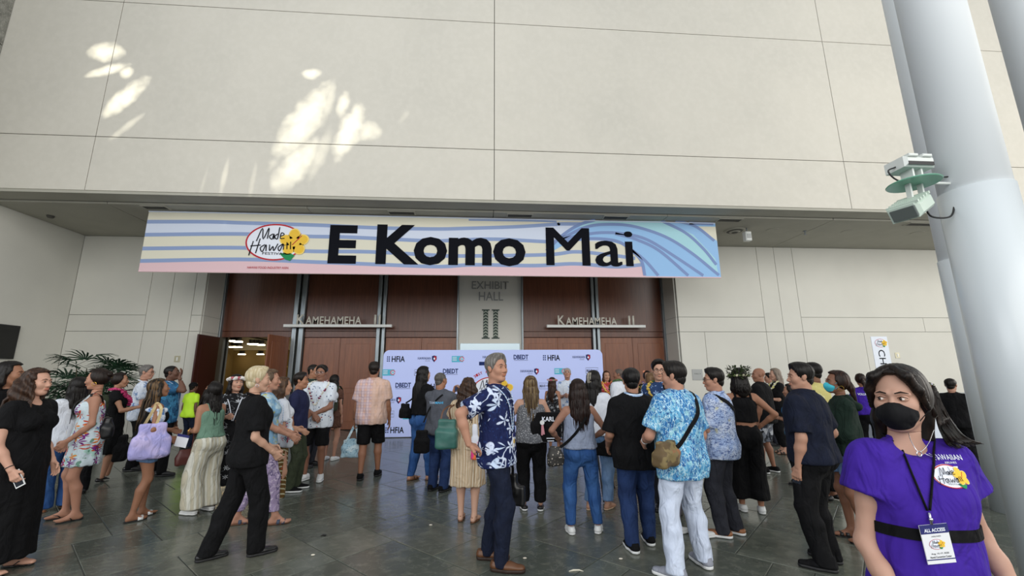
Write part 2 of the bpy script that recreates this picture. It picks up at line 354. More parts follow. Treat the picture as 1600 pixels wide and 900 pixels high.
# back wall left and right of the doors, with the reveals
Lr = [(XL, -9.75, 0, 2.95), (XL, -9.75, 2.95, 3.43), (XL, -9.75, 3.43, ZS)] + [r for a, b in ((-9.75, -9.12), (-9.12, -8.49)) for r in ((a, b, 0, 2.95), (a, b, 2.95, ZS))] + [(-8.49, -8.19, 0, 2.95), (-8.49, -8.19, 2.95, 3.43), (-8.49, -8.19, 3.43, ZS)]
panelled('wall_back_left', D2, 1.6, Lr, plaster_low, mat('joint_grey', '9DA09C', .9), (XL, -8.21, 0, ZS))
Rr = [(6.41, 9.33, 2.95, 3.43), (6.41, 9.33, 3.43, ZS), (9.33, 9.95, 2.95, ZS), (9.95, 10.6, 2.95, ZS), (10.6, 14.95, 2.95, 3.43), (14.95, XR, 2.95, 3.43), (10.6, XR, 3.43, ZS)] + \
     [(a, b, 0, 2.95) for a, b in zip([6.41, 7.24, 9.33, 9.95, 10.6, 12.72, 16.0, XR], [7.24, 9.33, 9.95, 10.6, 12.72, 16.0, XR])]
panelled('wall_back_right', D2, 1.6, Rr, plaster_low, MATS['joint_grey'], (6.43, XR, 0, ZS))
for nm, x0, x1 in (('wall_reveal_left', -8.215, -8.17), ('wall_reveal_right', 6.36, 6.405)):
    w_ = MB().box(x0 + .01, x1 - .01, D2 + .08, D3 - .02, 0, ZS).obj(nm, MATS['joint_grey'], kind='structure')
    for a, b in ((0, 2.95), (2.95, 3.43), (3.43, ZS)): MB().box(x0, x1, D2 + .065, D3, a + .006, b - .006).obj('panel', plaster_low, w_)
# left wall: plaster below, rough concrete blocks above the soffit
wl = MB().box(XL - .3, XL - .02, 3.0, D2 + .3, 0, ZS + .15).obj('wall_left', plaster_low, kind='structure')
for a, b in ((3.0, 8.1), (8.1, D2)): MB().box(XL - .05, XL, a + .004, b - .004, 0, ZS).obj('panel', plaster_low, wl)
wl2 = MB().box(XL - .6, XL - .02, 3.0, D1 + .4, ZS + .15, 15).obj('wall_left_upper', dark_gap, kind='structure')
for k in range(5):
    for a, b in ((3.0, 6.4), (6.4, D1)): MB().box(XL - .06, XL + .05, a + .01, b - .01, 6.0 + k * 1.85, 7.83 + k * 1.85, .01).obj('panel', concrete, wl2)
# ------------------------------------------------------------------ door wall
bays = [(-8.17, -5.95), (-5.6, -3.31), (-3.04, -.69), (1.45, 3.82), (4.06, 6.36)]
dw = MB()
for a, b in ((-8.4, 6.6),): dw.box(a, b, D3 + .1, D3 + .35, 2.92, ZS)
dwo = dw.obj('wall_doors', dark_gap, kind='structure')
for a, b in bays:
    MB().box(a + .01, b - .01, D3, D3 + .1, 3.06, ZS, .006).obj('panel', wood, dwo)
    MB().box(a + .01, b - .01, D3 + .01, D3 + .12, 2.87, 3.05, .004).obj('head_board', wood, dwo)
k = 0
for a, b in ((-8.21, -8.12), (-5.95, -5.82), (-5.74, -5.6), (-3.31, -3.2), (-3.14, -3.04), (-.73, -.67), (1.42, 1.48), (3.82, 3.92), (3.97, 4.07), (6.3, 6.4)):
    k += 1; MB().box(a, b, D3 - .12, D3 + .12, 0, ZS, .01).obj('trim_%d' % (k + 1), steel, kind='structure')
for a, b in ((-5.83, -5.73), (-3.21, -3.13), (3.91, 3.98)):
    MB().box(a, b, D3 + .02, D3 + .1, 0, ZS).obj('channel', dark_gap, dwo)
pier = MB().box(-.67, 1.42, D3 - .05, D3 + .5, 0, ZS, .006).obj('wall_pier', plaster_low, kind='structure')
MB().box(-.61, 1.36, D3 - .075, D3 - .045, 1.2, 2.66, .006).obj('steel_plate', mat('satin_plate', 'A9B9C2', .3, metal=.6), pier)
letm = mat('grey_letter', '8C8E8C', .5)
text('lettering', 'EXHIBIT', 1.25, .27, (.375, D3 - .065, 4.62), letm, pier, .01)
text('lettering', 'HALL', .82, .3, (.4, D3 - .065, 4.24), letm, pier, .01)
dk = mat('dark_green', '24382F', .5)
for cx in (.225, .555):
    orn = MB().box(cx - .08, cx + .08, D3 - .06, D3 - .04, 2.85, 3.75).box(cx - .13, cx + .13, D3 - .065, D3 - .04, 3.75, 3.79).box(cx - .13, cx + .13, D3 - .065, D3 - .04, 2.81, 2.85).obj('numeral_bar', dk, pier)
    ch = MB()
    for q in range(9):
        z = 2.88 + q * .098; ch.prism([(cx - .075, z), (cx, z + .05), (cx + .075, z), (cx + .075, z + .03), (cx, z + .08), (cx - .075, z + .03)], D3 - .068, D3 - .058)
    ch.obj('chevron', mat('pale_green', 'AEB6A8', .6), orn, kind='stuff')
def door_leaf(name, w_, hinge, ang, side, m=wood_door):
    """side +1: leaf runs from the hinge towards +x; ang turns it about the hinge"""
    e = MB(); x0, x1 = (0.004, w_ - .004) if side > 0 else (-w_ + .004, -.004)
    e.box(x0, x1, -.022, .022, .01, 2.85, .003); o = e.obj(name, m, kind='structure', loc=hinge, rot=(0, 0, ang))
    for yy in (-.03, .018): MB().box(x0 + .17, x1 - .17, yy, yy + .012, 1.25, 2.66, .006).obj('inset_panel', m, o); MB().box(x0 + .17, x1 - .17, yy, yy + .012, .25, 1.1, .006).obj('inset_panel', m, o)
    hx = (x1 - .09) if side > 0 else x0 + .09
    for s in (-1, 1): MB().tube([(hx, s * .03, .95), (hx, s * .07, .95), (hx, s * .07, 1.3), (hx, s * .03, 1.3)], .011).obj('handle', steel, o)
    return o
n = 0
for bi, (a, b) in enumerate(bays):
    hw = (b - a) / 2
    for side in (1, -1):
        n += 1; hinge = (a + .02 if side > 0 else b - .02, D3 + .04, 0)
        if bi == 0:
            door_leaf('door_%d' % n, 1.08, (a + .06 if side > 0 else b - .05, D3 - .14, 0), -PI / 2 + .03 if side > 0 else PI / 2 - .12, side, maroon if side > 0 else wood_door)
        else: door_leaf('door_%d' % n, hw - .02, hinge, 0, side)
# light bars with raised words over the doors
barm = mat('white_bar', 'E3E6E4', .4)
for cx, which in ((-4.45, 'left'), (3.9, 'right')):
    s_ = empty('hall_sign', (cx, D3 - .3, 3.2), label='long white bar with raised grey letters over the %s doors' % which, cat='sign')
    MB().box(-1.67, 1.67, -.06, .06, -.045, .045, .01).obj('light_bar', barm, s_)
    for q in (-1.2, 0, 1.2): MB().box(q - .02, q + .02, .05, .2, -.02, .02).obj('bracket', steel, s_)
    lm = mat('raised_letter', 'DAD7CC', .5, metal=0)
    for tx, wd, x, hh in (('K', .23, -1.18, .31), ('AMEHAMEHA', 1.72, -.16, .25), ('II', .2, 1.2, .31)):
        me = text_mesh(tx, wd, hh, .012, spacing=1.05); o = link('lettering', me, lm, s_, loc=(x, -.02, .05 + hh / 2))
        md = o.modifiers.new('s', 'SOLIDIFY'); md.thickness = .02
# hall interior seen through the open doors
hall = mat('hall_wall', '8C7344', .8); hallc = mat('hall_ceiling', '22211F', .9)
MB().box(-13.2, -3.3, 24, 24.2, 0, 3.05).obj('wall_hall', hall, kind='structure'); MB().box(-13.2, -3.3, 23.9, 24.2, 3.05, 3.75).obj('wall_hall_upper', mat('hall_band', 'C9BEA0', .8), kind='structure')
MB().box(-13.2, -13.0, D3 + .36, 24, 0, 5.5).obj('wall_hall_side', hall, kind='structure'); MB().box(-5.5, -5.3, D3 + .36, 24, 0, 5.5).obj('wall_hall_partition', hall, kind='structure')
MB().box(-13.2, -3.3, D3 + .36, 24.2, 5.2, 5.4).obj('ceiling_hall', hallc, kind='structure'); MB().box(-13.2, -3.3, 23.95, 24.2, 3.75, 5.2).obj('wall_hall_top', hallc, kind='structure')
MB().box(-5.9, 6.5, D3 + .13, D3 + .34, 0, 2.93).obj('blocker_behind_doors', hallc, kind='structure')  # added slab, stops sky light leaking through gaps around the closed doors
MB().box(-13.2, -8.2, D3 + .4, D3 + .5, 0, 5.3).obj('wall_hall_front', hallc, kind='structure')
bar = MB().box(-12.5, -5.6, 17, 17.08, 3.4, 3.46).box(-12.5, -5.6, 20, 20.08, 3.6, 3.66); [bar.box(x, x + .08, 15, 23.8, 3.5, 3.56) for x in (-11, -8.6, -6.5)]
bar.obj('trim_20', hallc, kind='structure'); MB().box(-9.0, -5.6, 18, 18.1, 2.0, 2.06).box(-9.0, -8.95, 18, 18.1, 0, 2.0).obj('trim_21', mat('hall_beam', 'C9A25A', .6), kind='structure')
lampm = mat('lamp_glow', 'FFF1D0', .5, emit=9); cs = mat('black_metal', '1B1B1C', .5)
for (u, v, Y), w_ in (((365, 532, 17), 'first from the left in the front row'), ((371.5, 533, 17), 'second from the left in the front row'), ((428, 532, 17), 'nearest the right leaf in the front row'), ((394, 537, 18.5), 'left of the middle pair'), ((401, 537, 18.5), 'right of the middle pair'), ((407, 538, 18.5), 'right of the middle pair, lower'),
                  ((365, 541.5, 20), 'first from the left in the rear row'), ((372, 541.5, 20), 'second from the left in the rear row'), ((425, 541.5, 20), 'nearest the right leaf in the rear row'), ((378, 553, 23.5), 'far left against the beige band'), ((407, 553, 23.5), 'far right against the beige band')):
    l_ = empty('ceiling_light', ony(u, v, Y), label='small bright hall lamp through the open doors, %s' % w_, cat='lamp', group='hall ceiling lamps')
    MB().lathe([(.11, .0), (.13, .16)], n=12).obj('housing', cs, l_); MB().box(-.14, .14, -.1, .1, -.045, 0.).obj('lens', lampm, l_)
pl = bpy.data.lights.new('hall_light', 'AREA'); pl.size = 3; pl.energy = 90; pl.color = (1, .82, .55); po = bpy.data.objects.new('hall_light', pl); COL.objects.link(po); po.location = (-8, 19.5, 4.9)
# soffit fittings
vent_m = mat('vent_dark', '4B4A45', .6)
for i, (x0, x1, w_) in enumerate(((-8.45, -7.85, 'left end of banner'), (-2.4, -1.7, 'letter K'), (.72, 1.42, 'word Komo'), (3.35, 4.05, 'word Mai'), (6.6, 7.3, 'right end of banner'), (12.3, 13.2, 'column'))):
    v_ = empty('air_vent', ((x0 + x1) / 2, 10.78, ZS), label='dark slatted air vent in the soffit above the %s' % w_, cat='vent'); hw = (x1 - x0) / 2
    f_ = MB().box(-hw, hw, -.13, -.1, -.02, 0).box(-hw, hw, .1, .13, -.02, 0).box(-hw, -hw + .03, -.1, .1, -.02, 0).box(hw - .03, hw, -.1, .1, -.02, 0).obj('frame', soffit_m, v_)
    for q in range(6): MB().box(-hw + .03, hw - .03, -.095 + q * .033, -.08 + q * .033, -.018, -.002).obj('slat', vent_m, v_)
    MB().box(-hw + .02, hw - .02, -.1, .1, -.004, -.001).obj('backing', mat('black', '0C0C0C', .8), v_)
rd = empty('round_diffuser', (7.62, 11.62, ZS), label='round ringed ceiling diffuser right of the banner', cat='vent')
for q, r in enumerate((.26, .19, .12, .06)): MB().lathe([(r, -.03 - q * .02), (r + .045, -.005 - q * .02), (r + .03, -.0 - q * .02), (r - .01, -.025 - q * .02)], n=24).obj('ring', soffit_m if q % 2 == 0 else vent_m, rd)
ap = empty('ceiling_speaker', (7.85, 11.4, ZS), label='small white box hanging from the soffit on a short stem', cat='speaker')
MB().tube([(0, 0, 0), (0, 0, -.12)], .015).obj('stem', steel, ap); MB().box(-.09, .09, -.08, .08, -.4, -.12, .02).obj('case', barm, ap); MB().box(-.06, .06, -.09, -.078, -.34, -.2).obj('grille', mat('light_grey', 'B5B8B8', .6), ap)
for x, w_ in ((8.73, 'nearest the banner'), (11.13, 'second from the banner'), (13.42, 'beside the column')):
    d_ = empty('downlight', (x, 11.5, ZS), label='round recessed downlight in the soffit, the one %s' % w_, cat='downlight')
    MB().lathe([(.16, -.012), (.17, 0), (.12, 0), (.12, -.006)], n=20).obj('trim_ring', soffit_m, d_); MB().lathe([(.118, -.004), (.118, -.001)], n=20).obj('lens', vent_m, d_)
sp = empty('sprinkler', (9.79, 11.55, ZS), label='small sprinkler head in the soffit right of the seam', cat='sprinkler'); MB().lathe([(.05, 0), (.05, -.02), (.015, -.03), (.015, -.1), (.04, -.11), (.04, -.12)], n=12).obj('head', steel, sp)
sd = empty('smoke_detector', (-11.3, 11.54, ZS), label='tiny dark smoke detector in the soffit far left', cat='detector'); MB().lathe([(.06, -.06), (.08, -.02), (.08, 0)], n=14).obj('head', vent_m, sd)
# wall plates
for x, z, w_ in ((-8.69, 2.15, 'beside the open maroon door'), (13.77, 2.18, 'right of the check-in banner')):
    s_ = empty('light_switch', (x, D2, z), label='small metal switch plate on the wall %s' % w_, cat='switch'); MB().box(-.08, .08, -.012, 0, -.09, .09, .003).obj('plate', mat('plate_tan', 'B9B49D', .4, metal=.4), s_); MB().box(-.02, .02, -.022, -.01, -.05, .05, .002).obj('rocker', barm, s_)
pq = empty('door_plaque', (6.87, D2, 1.6), label='square grey plaque on the wall right of the doors', cat='plaque'); MB().box(-.17, .17, -.012, 0, -.17, .17, .003).obj('plate', mat('plaque_grey', '9A9C9B', .4, metal=.3), pq); text('lettering', 'HALL II', .2, .04, (0, -.014, .03), dk, pq)
# ------------------------------------------------------------------ printed things
def P2(u, v, Y, c): p = ony(u, v, Y); return (p[0] - c[0], p[2] - c[2])
def flat(name, poly, y, m, parent, **k):
    n = len(poly); return link(name, mesh([(x, y, z) for x, z in poly], [tuple(range(n))]), m, parent, **k)
def catmull(pts, n=8):
    P_ = [np.array(p, float) for p in pts]; P_ = [2 * P_[0] - P_[1]] + P_ + [2 * P_[-1] - P_[-2]]; out = []
    for i in range(1, len(P_) - 2):
        a, b, c, d = P_[i - 1:i + 3]
        for t in np.linspace(0, 1, n, endpoint=False): out.append(.5 * (2 * b + (c - a) * t + (2 * a - 5 * b + 4 * c - d) * t * t + (3 * b - a - 3 * c + d) * t ** 3))
    out.append(P_[-2]); return out
def stroke(name, pts, wd, y, m, parent, n=8, smooth=True, **k):
    pts = catmull(pts, n) if smooth else [np.array(p, float) for p in pts]; L_ = []
    for i, p in enumerate(pts):
        t = pts[min(i + 1, len(pts) - 1)] - pts[max(i - 1, 0)]; t = t / (np.linalg.norm(t) + 1e-9); nn = np.array([-t[1], t[0]]) * wd / 2; L_ += [p - nn, p + nn]
    return link(name, mesh([(q[0], y, q[1]) for q in L_], [(2 * i, 2 * i + 2, 2 * i + 3, 2 * i + 1) for i in range(len(pts) - 1)]), m, parent, **k)
ell = lambda cx, cz, rx, rz, n=40, a0=0, a1=2 * PI: [(cx + rx * math.cos(a0 + (a1 - a0) * i / n), cz + rz * math.sin(a0 + (a1 - a0) * i / n)) for i in range(n)]
def pm(name, c, rough=.65, emit=None): return mat(name, c, rough, emit=emit, spec=.12 if 'ink' in name else .3)
ink = pm('ink', '0C0E16', .8); redi = pm('red_ink', 'B5303A'); whi = pm('white_ink', 'E4E9F4'); yel = pm('yellow_ink', 'E8BE45'); yel2 = pm('pale_yellow_ink', 'F3D67C'); grn = pm('green_ink', '2C8A55')
def festival_logo(parent, cx, cz, w_, y0=-.004, dy=-.0012, lod=1, rot=None):
    """oval badge with hand-written words and a yellow hibiscus; w_ = width of the oval"""
    s = w_ / 2.0; r = s * .68; E_ = empty('festival_logo', (0, 0, 0)); E_.parent = parent; E_.location = (cx, y0, cz)
    if rot: E_.rotation_euler = rot
    X = lambda pts: [(a * s, b * s) for a, b in pts]
    nr, na = 6, 32; dv = [(0, 0, 0)] + [(s * q / nr * math.cos(2 * PI * i / na), 0, r * q / nr * math.sin(2 * PI * i / na)) for q in range(1, nr + 1) for i in range(na)]
    link('oval', mesh(dv, [(0, 1 + i, 1 + (i + 1) % na) for i in range(na)] + [(1 + q * na + i, 1 + (q + 1) * na + i, 1 + (q + 1) * na + (i + 1) % na, 1 + q * na + (i + 1) % na) for q in range(nr - 1) for i in range(na)]), whi, E_)
    ring = ell(0, 0, s * .96, r * .95, 60) + [(s * .96, 0)]
    stroke('oval_ring', ring, s * .055, dy, redi, E_, smooth=False)
    words = [[(-.62, .02), (-.46, .5), (-.4, .1), (-.24, .52), (-.26, .12)], [(-.08, .3), (-.2, .2), (-.1, .1), (-.05, .3), (-.04, .1)], [(.12, .55), (.08, .12), (-.02, .2), (.08, .3)], [(.16, .2), (.3, .28), (.2, .34), (.18, .14), (.32, .14)],
             [(-.72, .02), (-.82, -.5)], [(-.5, .12), (-.6, -.42)], [(-.8, -.16), (-.46, -.12)], [(-.32, -.1), (-.46, -.22), (-.38, -.36), (-.28, -.1), (-.26, -.34)], [(-.16, -.1), (-.14, -.32), (-.04, -.16), (0, -.32), (.12, -.06)],
             [(.28, -.06), (.14, -.2), (.2, -.32), (.3, -.06), (.32, -.28)], [(.42, .0), (.44, -.26)], [(.54, .02), (.56, -.26)]]
    if lod:
        pet = []
        for k in range(5):
            a = .35 + k * 2 * PI / 5; cx_, cz_ = .66 + .25 * math.cos(a), 0 + .25 * math.sin(a); pet = ell(cx_, cz_, .27, .21, 16)
            ca, sa = math.cos(a), math.sin(a); pet = [(cx_ + (x - cx_) * ca - (z - cz_) * sa, cz_ + (x - cx_) * sa + (z - cz_) * ca) for x, z in pet]
            flat('petal', X(pet), dy * 2, yel2, E_)
            flat('petal', X([(cx_ + (x - cx_) * .84, cz_ + (z - cz_) * .84) for x, z in pet]), dy * 2.6, yel, E_)
        flat('petal', X(ell(.66, 0, .2, .16, 14)), dy * 2.7, yel, E_)
        stroke('stamen', X([(.6, -.1), (.9, .25)]), s * .03, dy * 3.2, redi, E_, smooth=False)
        flat('leaf', X([(.2, -.42), (.5, -.36), (.72, -.48), (.58, -.68), (.4, -.62)]), dy * 2, grn, E_)
    for q in words: stroke('handwriting', X(q), s * .035, dy * 3.4, ink, E_, n=4)
    text('lettering', 'FESTIVAL', s * .78, s * .085, (s * .02, dy * 3.4, -s * .42), ink, E_)
    return E_
# big welcome banner
BY = 10.95; bc = (-.9, BY, 5.0)
ban = empty('welcome_banner', (bc[0], BY, bc[2]), label='long fabric banner with stripes and a wave reading E Komo Mai', cat='banner')
bx0, bx1, bz0, bz1 = -8.43 - bc[0], 6.63 - bc[0], 4.19 - 5, 5.785 - 5
cloth = MB(); nn = 60
cols_ = dict(cream='D9D6C4', pale='CDD6E8', pink='DDBEC4')
def B(u, v): return P2(u, v, BY, bc)
def C3(x, y): return B(200 + x / 3.2, 320 + y / 3.2)
def C4(x, y): return B(680 + x / 3.2, 320 + y / 3.2)
MB().box(bx0, bx1, .0, .012, bz0, bz1).obj('cloth', pm('cream_print', cols_['cream'], .6), ban)
L0 = [(bx0, bz1), (bx1, bz1)]
L1 = [(bx0, C3(115, 85)[1])] + [C3(*p) for p in ((400, 85), (560, 90), (830, 98), (1000, 104), (1240, 115), (1530, 121))] + [C4(*p) for p in ((150, 118), (400, 110), (600, 98), (700, 96))] + [(bx1, C4(1390, 100)[1])]
L2 = [(bx0, C3(100, 150)[1])] + [C3(*p) for p in ((560, 146), (900, 158), (1100, 162), (1500, 180))] + [C4(*p) for p in ((100, 177), (300, 172), (550, 184), (640, 180))]
L3 = [(bx0, C3(90, 219)[1])] + [C3(*p) for p in ((560, 215), (900, 232), (1200, 235), (1500, 250))] + [C4(*p) for p in ((100, 256), (550, 250), (700, 235), (850, 248), (1000, 268))]
L4 = [(bx0, C3(80, 281)[1])] + [C3(*p) for p in ((560, 273), (900, 285), (1240, 298), (1500, 308))] + [C4(*p) for p in ((60, 308), (200, 300), (500, 304), (700, 295), (900, 310), (1032, 300))]
def band(name, A_, B__, m, y):
    a = catmull(A_, 6); b = catmull(B__, 6); flat(name, [tuple(p) for p in a] + [tuple(p) for p in reversed(b)], y, m, ban)
band('printed_band', L1, L2 + [(L1[-1][0], L2[-1][1])], pm('pale_print', cols_['pale']), -.001)
band('printed_band', L4 + [(bx1, L4[-1][1])], [(bx0, bz0 + .02), (bx1, bz0 + .02)], pm('pink_print', cols_['pink']), -.001)
strm = pm('stripe_print', '8A9DC4')
for L_ in (L1, L2, L3, L4): stroke('printed_stripe', L_, .1, -.002, strm, ban)
stroke('printed_stripe', [(0.6, bz1 - .05), (1.4, bz1 - .045), (2.4, bz1 - .04), (3.0, bz1 - .05)], .05, -.002, strm, ban)
MB().tube([(bx0, 0.006, bz0 + .02), (bx1, 0.006, bz0 + .02)], .02).obj('bottom_hem', pm('pink_print', ''), ban); MB().tube([(bx0, 0.006, bz1), (bx1, 0.006, bz1)], .02).obj('top_hem', pm('pale_print', ''), ban)
wave = [(556, 230), (600, 190), (640, 150), (700, 108), (780, 76), (1390, 84), (1405, 200), (1423, 352), (1052, 352), (1038, 310), (1010, 258), (950, 205), (860, 178), (760, 172), (660, 190), (600, 225)]
wp = [C4(*p) for p in wave]; wp[5] = (bx1, bz1 - .02); wp[4] = (wp[4][0], bz1 - .02); wp[6] = (bx1, 0); wp[7] = (bx1, bz0 + .03); wp[8] = (wp[8][0], bz0 + .03)
flat('printed_wave', wp, -.004, pm('wave_blue', '93BCE6'), ban)
flat('printed_wave', [C4(*p) for p in ((700, 108), (790, 78), (1150, 82), (1290, 150), (1400, 270), (1415, 345), (1280, 240), (1150, 160), (1000, 112), (880, 100), (760, 112))], -.005, pm('wave_teal', 'A6D3DE'), ban)
flat('printed_wave', [(bx1, bz1 - .1), C4(1290, 108), (bx1, C4(1390, 180)[1])], -.005, pm('cream_print', ''), ban)
for q in ([(556, 230), (640, 150), (720, 100), (800, 76)], [(640, 165), (760, 110), (880, 98), (1000, 110), (1150, 160), (1280, 240), (1418, 352)], [(640, 172), (700, 158), (820, 140), (940, 145), (1060, 175), (1200, 260), (1340, 354)],
          [(900, 145), (1000, 172), (1120, 230), (1265, 354)], [(620, 190), (760, 170), (900, 180), (980, 225), (1050, 280), (1115, 354)], [(980, 225), (1030, 280), (1048, 354)], [(1130, 80), (1250, 140), (1340, 220), (1405, 300)], [(1200, 80), (1300, 108), (1395, 180)], [(1270, 92), (1390, 96)]):
    stroke('printed_line', [C4(*p) for p in q], .085, -.007, pm('wave_line', '7B90BE'), ban)
for tx, u0, u1, v0, v1 in (('E', 514, 558, 352, 412), ('Komo', 588, 821, 353, 415), ('Mai', 853, 989, 357, 416)):
    (ax_, az_), (bx_, bz_) = B((u0 + u1) / 2, v0), B((u0 + u1) / 2, v1); l_ = B(u0, (v0 + v1) / 2)[0]; r_ = B(u1, (v0 + v1) / 2)[0]
    text('lettering', tx, r_ - l_, az_ - bz_, ((l_ + r_) / 2, -.012, (az_ + bz_) / 2), ink, ban, 0. if tx == 'Mai' else .035, fat=.022 if tx == 'Mai' else 0.)
lc = C3(735, 187); festival_logo(ban, lc[0], lc[1], C3(883, 187)[0] - C3(587, 187)[0], -.01, -.003)
text('lettering', 'HAWAII FOOD INDUSTRY ASSN', 1.0, .06, (lc[0] - .1, -.015, lc[1] - .68), redi, ban)
# step-and-repeat backdrop
KY = 12.2; kc = (.465, KY, 0); kd = empty('backdrop_wall', kc, label='pale blue sponsor backdrop with rows of logos before the doors', cat='backdrop')
hw, kt = 3.095, 2.33; rr = .16
poly = [(-hw, .02), (hw, .02)] + [(hw - rr + rr * math.cos(a), kt - rr + rr * math.sin(a)) for a in np.linspace(0, PI / 2, 7)] + [(-hw + rr + rr * math.cos(a), kt - rr + rr * math.sin(a)) for a in np.linspace(PI / 2, PI, 7)]
MB().prism(poly, 0, .05).obj('fabric_face', mat('backdrop_print', 'C0CDFF', .6), kd)
MB().tube([(-hw, .03, .02), (hw, .03, .02)], .02).obj('foot_bar', steel, kd)
for x in (-2.2, 2.2): MB().box(x - .04, x + .04, -.05, .45, 0, .03).obj('foot', steel, kd)
def K(u, v): return P2(u, v, KY, kc)
navy = pm('navy_ink', '1F2F63'); teal = pm('teal_ink', '58B4CE'); greyi = pm('grey_ink', '6A6F86')
def lg_hfia(x, z):
    text('lettering', 'HFIA', .36, .16, (x + .06, -.004, z), ink, kd, .02); t = MB()
    for i in range(2):
        for j in range(3): t.box(x - .25 + i * .05, x - .22 + i * .05, -.004, -.001, z - .07 + j * .055, z - .035 + j * .055)
    t.obj('logo_dots', navy, kd, kind='stuff')
def shield(x, z, s):
    flat('logo_shield', [(x - .06 * s, z + .07 * s), (x, z + .09 * s), (x + .07 * s, z + .07 * s), (x + .07 * s, z - .02 * s), (x, z - .1 * s), (x - .06 * s, z - .02 * s)], -.003, navy, kd)
    flat('logo_shield', [(x - .005 * s, z + .07 * s), (x + .06 * s, z + .06 * s), (x + .06 * s, z - .02 * s), (x + .01 * s, z - .08 * s)], -.005, redi, kd); flat('logo_shield', ell(x + .005, z, .025 * s, .03 * s, 12), -.006, whi, kd)
def lg_haw(x, z): text('lettering', 'HAWAIIAN', .36, .07, (x - .07, -.004, z + .02), navy, kd, .01); text('lettering', 'AIRLINES', .14, .025, (x + .02, -.004, z - .05), greyi, kd); shield(x + .2, z + .01, 1)
def lg_teal(x, z):
    MB().box(x - .18, x + .14, -.004, -.001, z - .085, z + .085).obj('logo_block', teal, kd); stroke('logo_swirl', ell(x + .1, z, .06, .06, 20), .02, -.006, pm('pink_ink', 'E0687A'), kd, smooth=False); stroke('logo_swirl', ell(x + .1, z, .03, .03, 14), .015, -.006, whi, kd, smooth=False)
    for q in range(3): MB().box(x - .16, x - .04, -.006, -.003, z + .04 - q * .04, z + .055 - q * .04).obj('logo_line', whi, kd)
def lg_dbedt(x, z): text('lettering', 'DBEDT', .42, .13, (x, -.004, z + .02), navy, kd, .03); MB().box(x - .2, x + .2, -.004, -.001, z - .075, z - .065).obj('logo_line', navy, kd)
def lg_box(x, z):
    stroke('logo_frame', [(x - .18, z - .08), (x + .18, z - .08), (x + .18, z + .08), (x - .18, z + .08), (x - .18, z - .08)], .01, -.004, greyi, kd, smooth=False); text('lettering', 'MAHI', .15, .08, (x - .08, -.005, z), greyi, kd, .02); text('lettering', 'POWER', .15, .05, (x + .09, -.005, z), greyi, kd)
K2 = {'h': lg_hfia, 'a': lg_haw, 't': lg_teal, 'd': lg_dbedt, 'b': lg_box}
for c_, u, v in (('h', 619, 561), ('a', 667, 561), ('t', 716, 561), ('d', 814, 559), ('h', 862, 559), ('a', 908, 559), ('t', 608, 582), ('d', 704, 581), ('a', 827, 581), ('t', 876, 580), ('b', 925, 579), ('d', 630, 603), ('h', 680, 604), ('b', 852, 603), ('d', 908, 603),
                 ('a', 611, 626), ('t', 655, 626), ('b', 605, 647), ('h', 617, 672), ('b', 658, 582), ('t', 640, 650), ('a', 870, 625), ('d', 850, 650), ('h', 900, 660), ('t', 925, 640), ('d', 655, 672), ('t', 850, 672)):
    x, z = K(u, v); K2[c_](x, z)
x, z = K(768, 559); lg_haw(x, z); x, z = K(768, 568); MB().box(x - .35, x + .35, -.004, -.001, z - .05, z + .05).obj('logo_block', navy, kd); text('lettering', 'PRESENTS', .28, .045, (x, -.006, z), whi, kd, .01)
x, z = K(768, 606); festival_logo(kd, x, z - .05, 1.05, -.004, -.0015)
arc = ell(x, z - .02, .66, .47, 14, 2.35, .8); [text('lettering', c_, .055, .075, (a[0], -.005, a[1]), redi, kd, .02, rot=(0, -(2.35 - (2.35 - .8) * i / 14 - PI / 2), 0)) for i, (a, c_) in enumerate(zip(arc, '31ST ANNUAL 24')) if c_ != ' ' and i < 11]
# vertical check-in banner near the right wall
cb = empty('check_in_banner', (11.0, 11.0, 0), label='narrow white upright banner reading CHECK-IN near the back wall', cat='banner')
cbx = ony(1379, 560, 11.0)[0]; cb.location = (cbx, 11.0, 0)
MB().box(-.24, .24, 0, .012, .1, 2.6).obj('fabric', pm('banner_white', 'DCE2EC'), cb); MB().box(-.3, .3, -.1, .1, 0, .1, .01).obj('base', steel, cb)
festival_logo(cb, .02, 2.42, .34, -.004, -.0012)
text('lettering', 'CHECK-IN', 1.35, .19, (0, -.005, 1.56), ink, cb, .0, rot=(0, PI / 2, 0))
# black display on the left wall
tv = empty('wall_display', (XL, 11.0, 2.53), label='black flat screen on the left wall at the edge of the photo', cat='screen')
MB().box(.0, .06, -.9, .92, -.42, .42, .01).obj('casing', cs, tv); MB().box(.058, .066, -.87, .89, -.39, .39).obj('screen', mat('screen_black', '08090B', .12), tv)
# white counter at the right
ct = empty('reception_counter', (9.9, 8.6, 0), label='white reception counter behind the masked woman in purple', cat='counter')
a0, a1 = ony(1362, 620, 8.4)[0] - 9.9, 13.2 - 9.9
MB().box(a0, a1, -.12, .55, .02, 1.1, .01).obj('front_panel', mat('counter_white', 'CFD6E2', .5), ct); MB().box(a0 - .05, a1 + .05, -.22, .62, 1.1, 1.16, .008).obj('worktop', mat('counter_top', 'AEB6BE', .35), ct); MB().box(a0 + .05, a1, -.1, .5, 0, .03).obj('plinth', cs, ct)
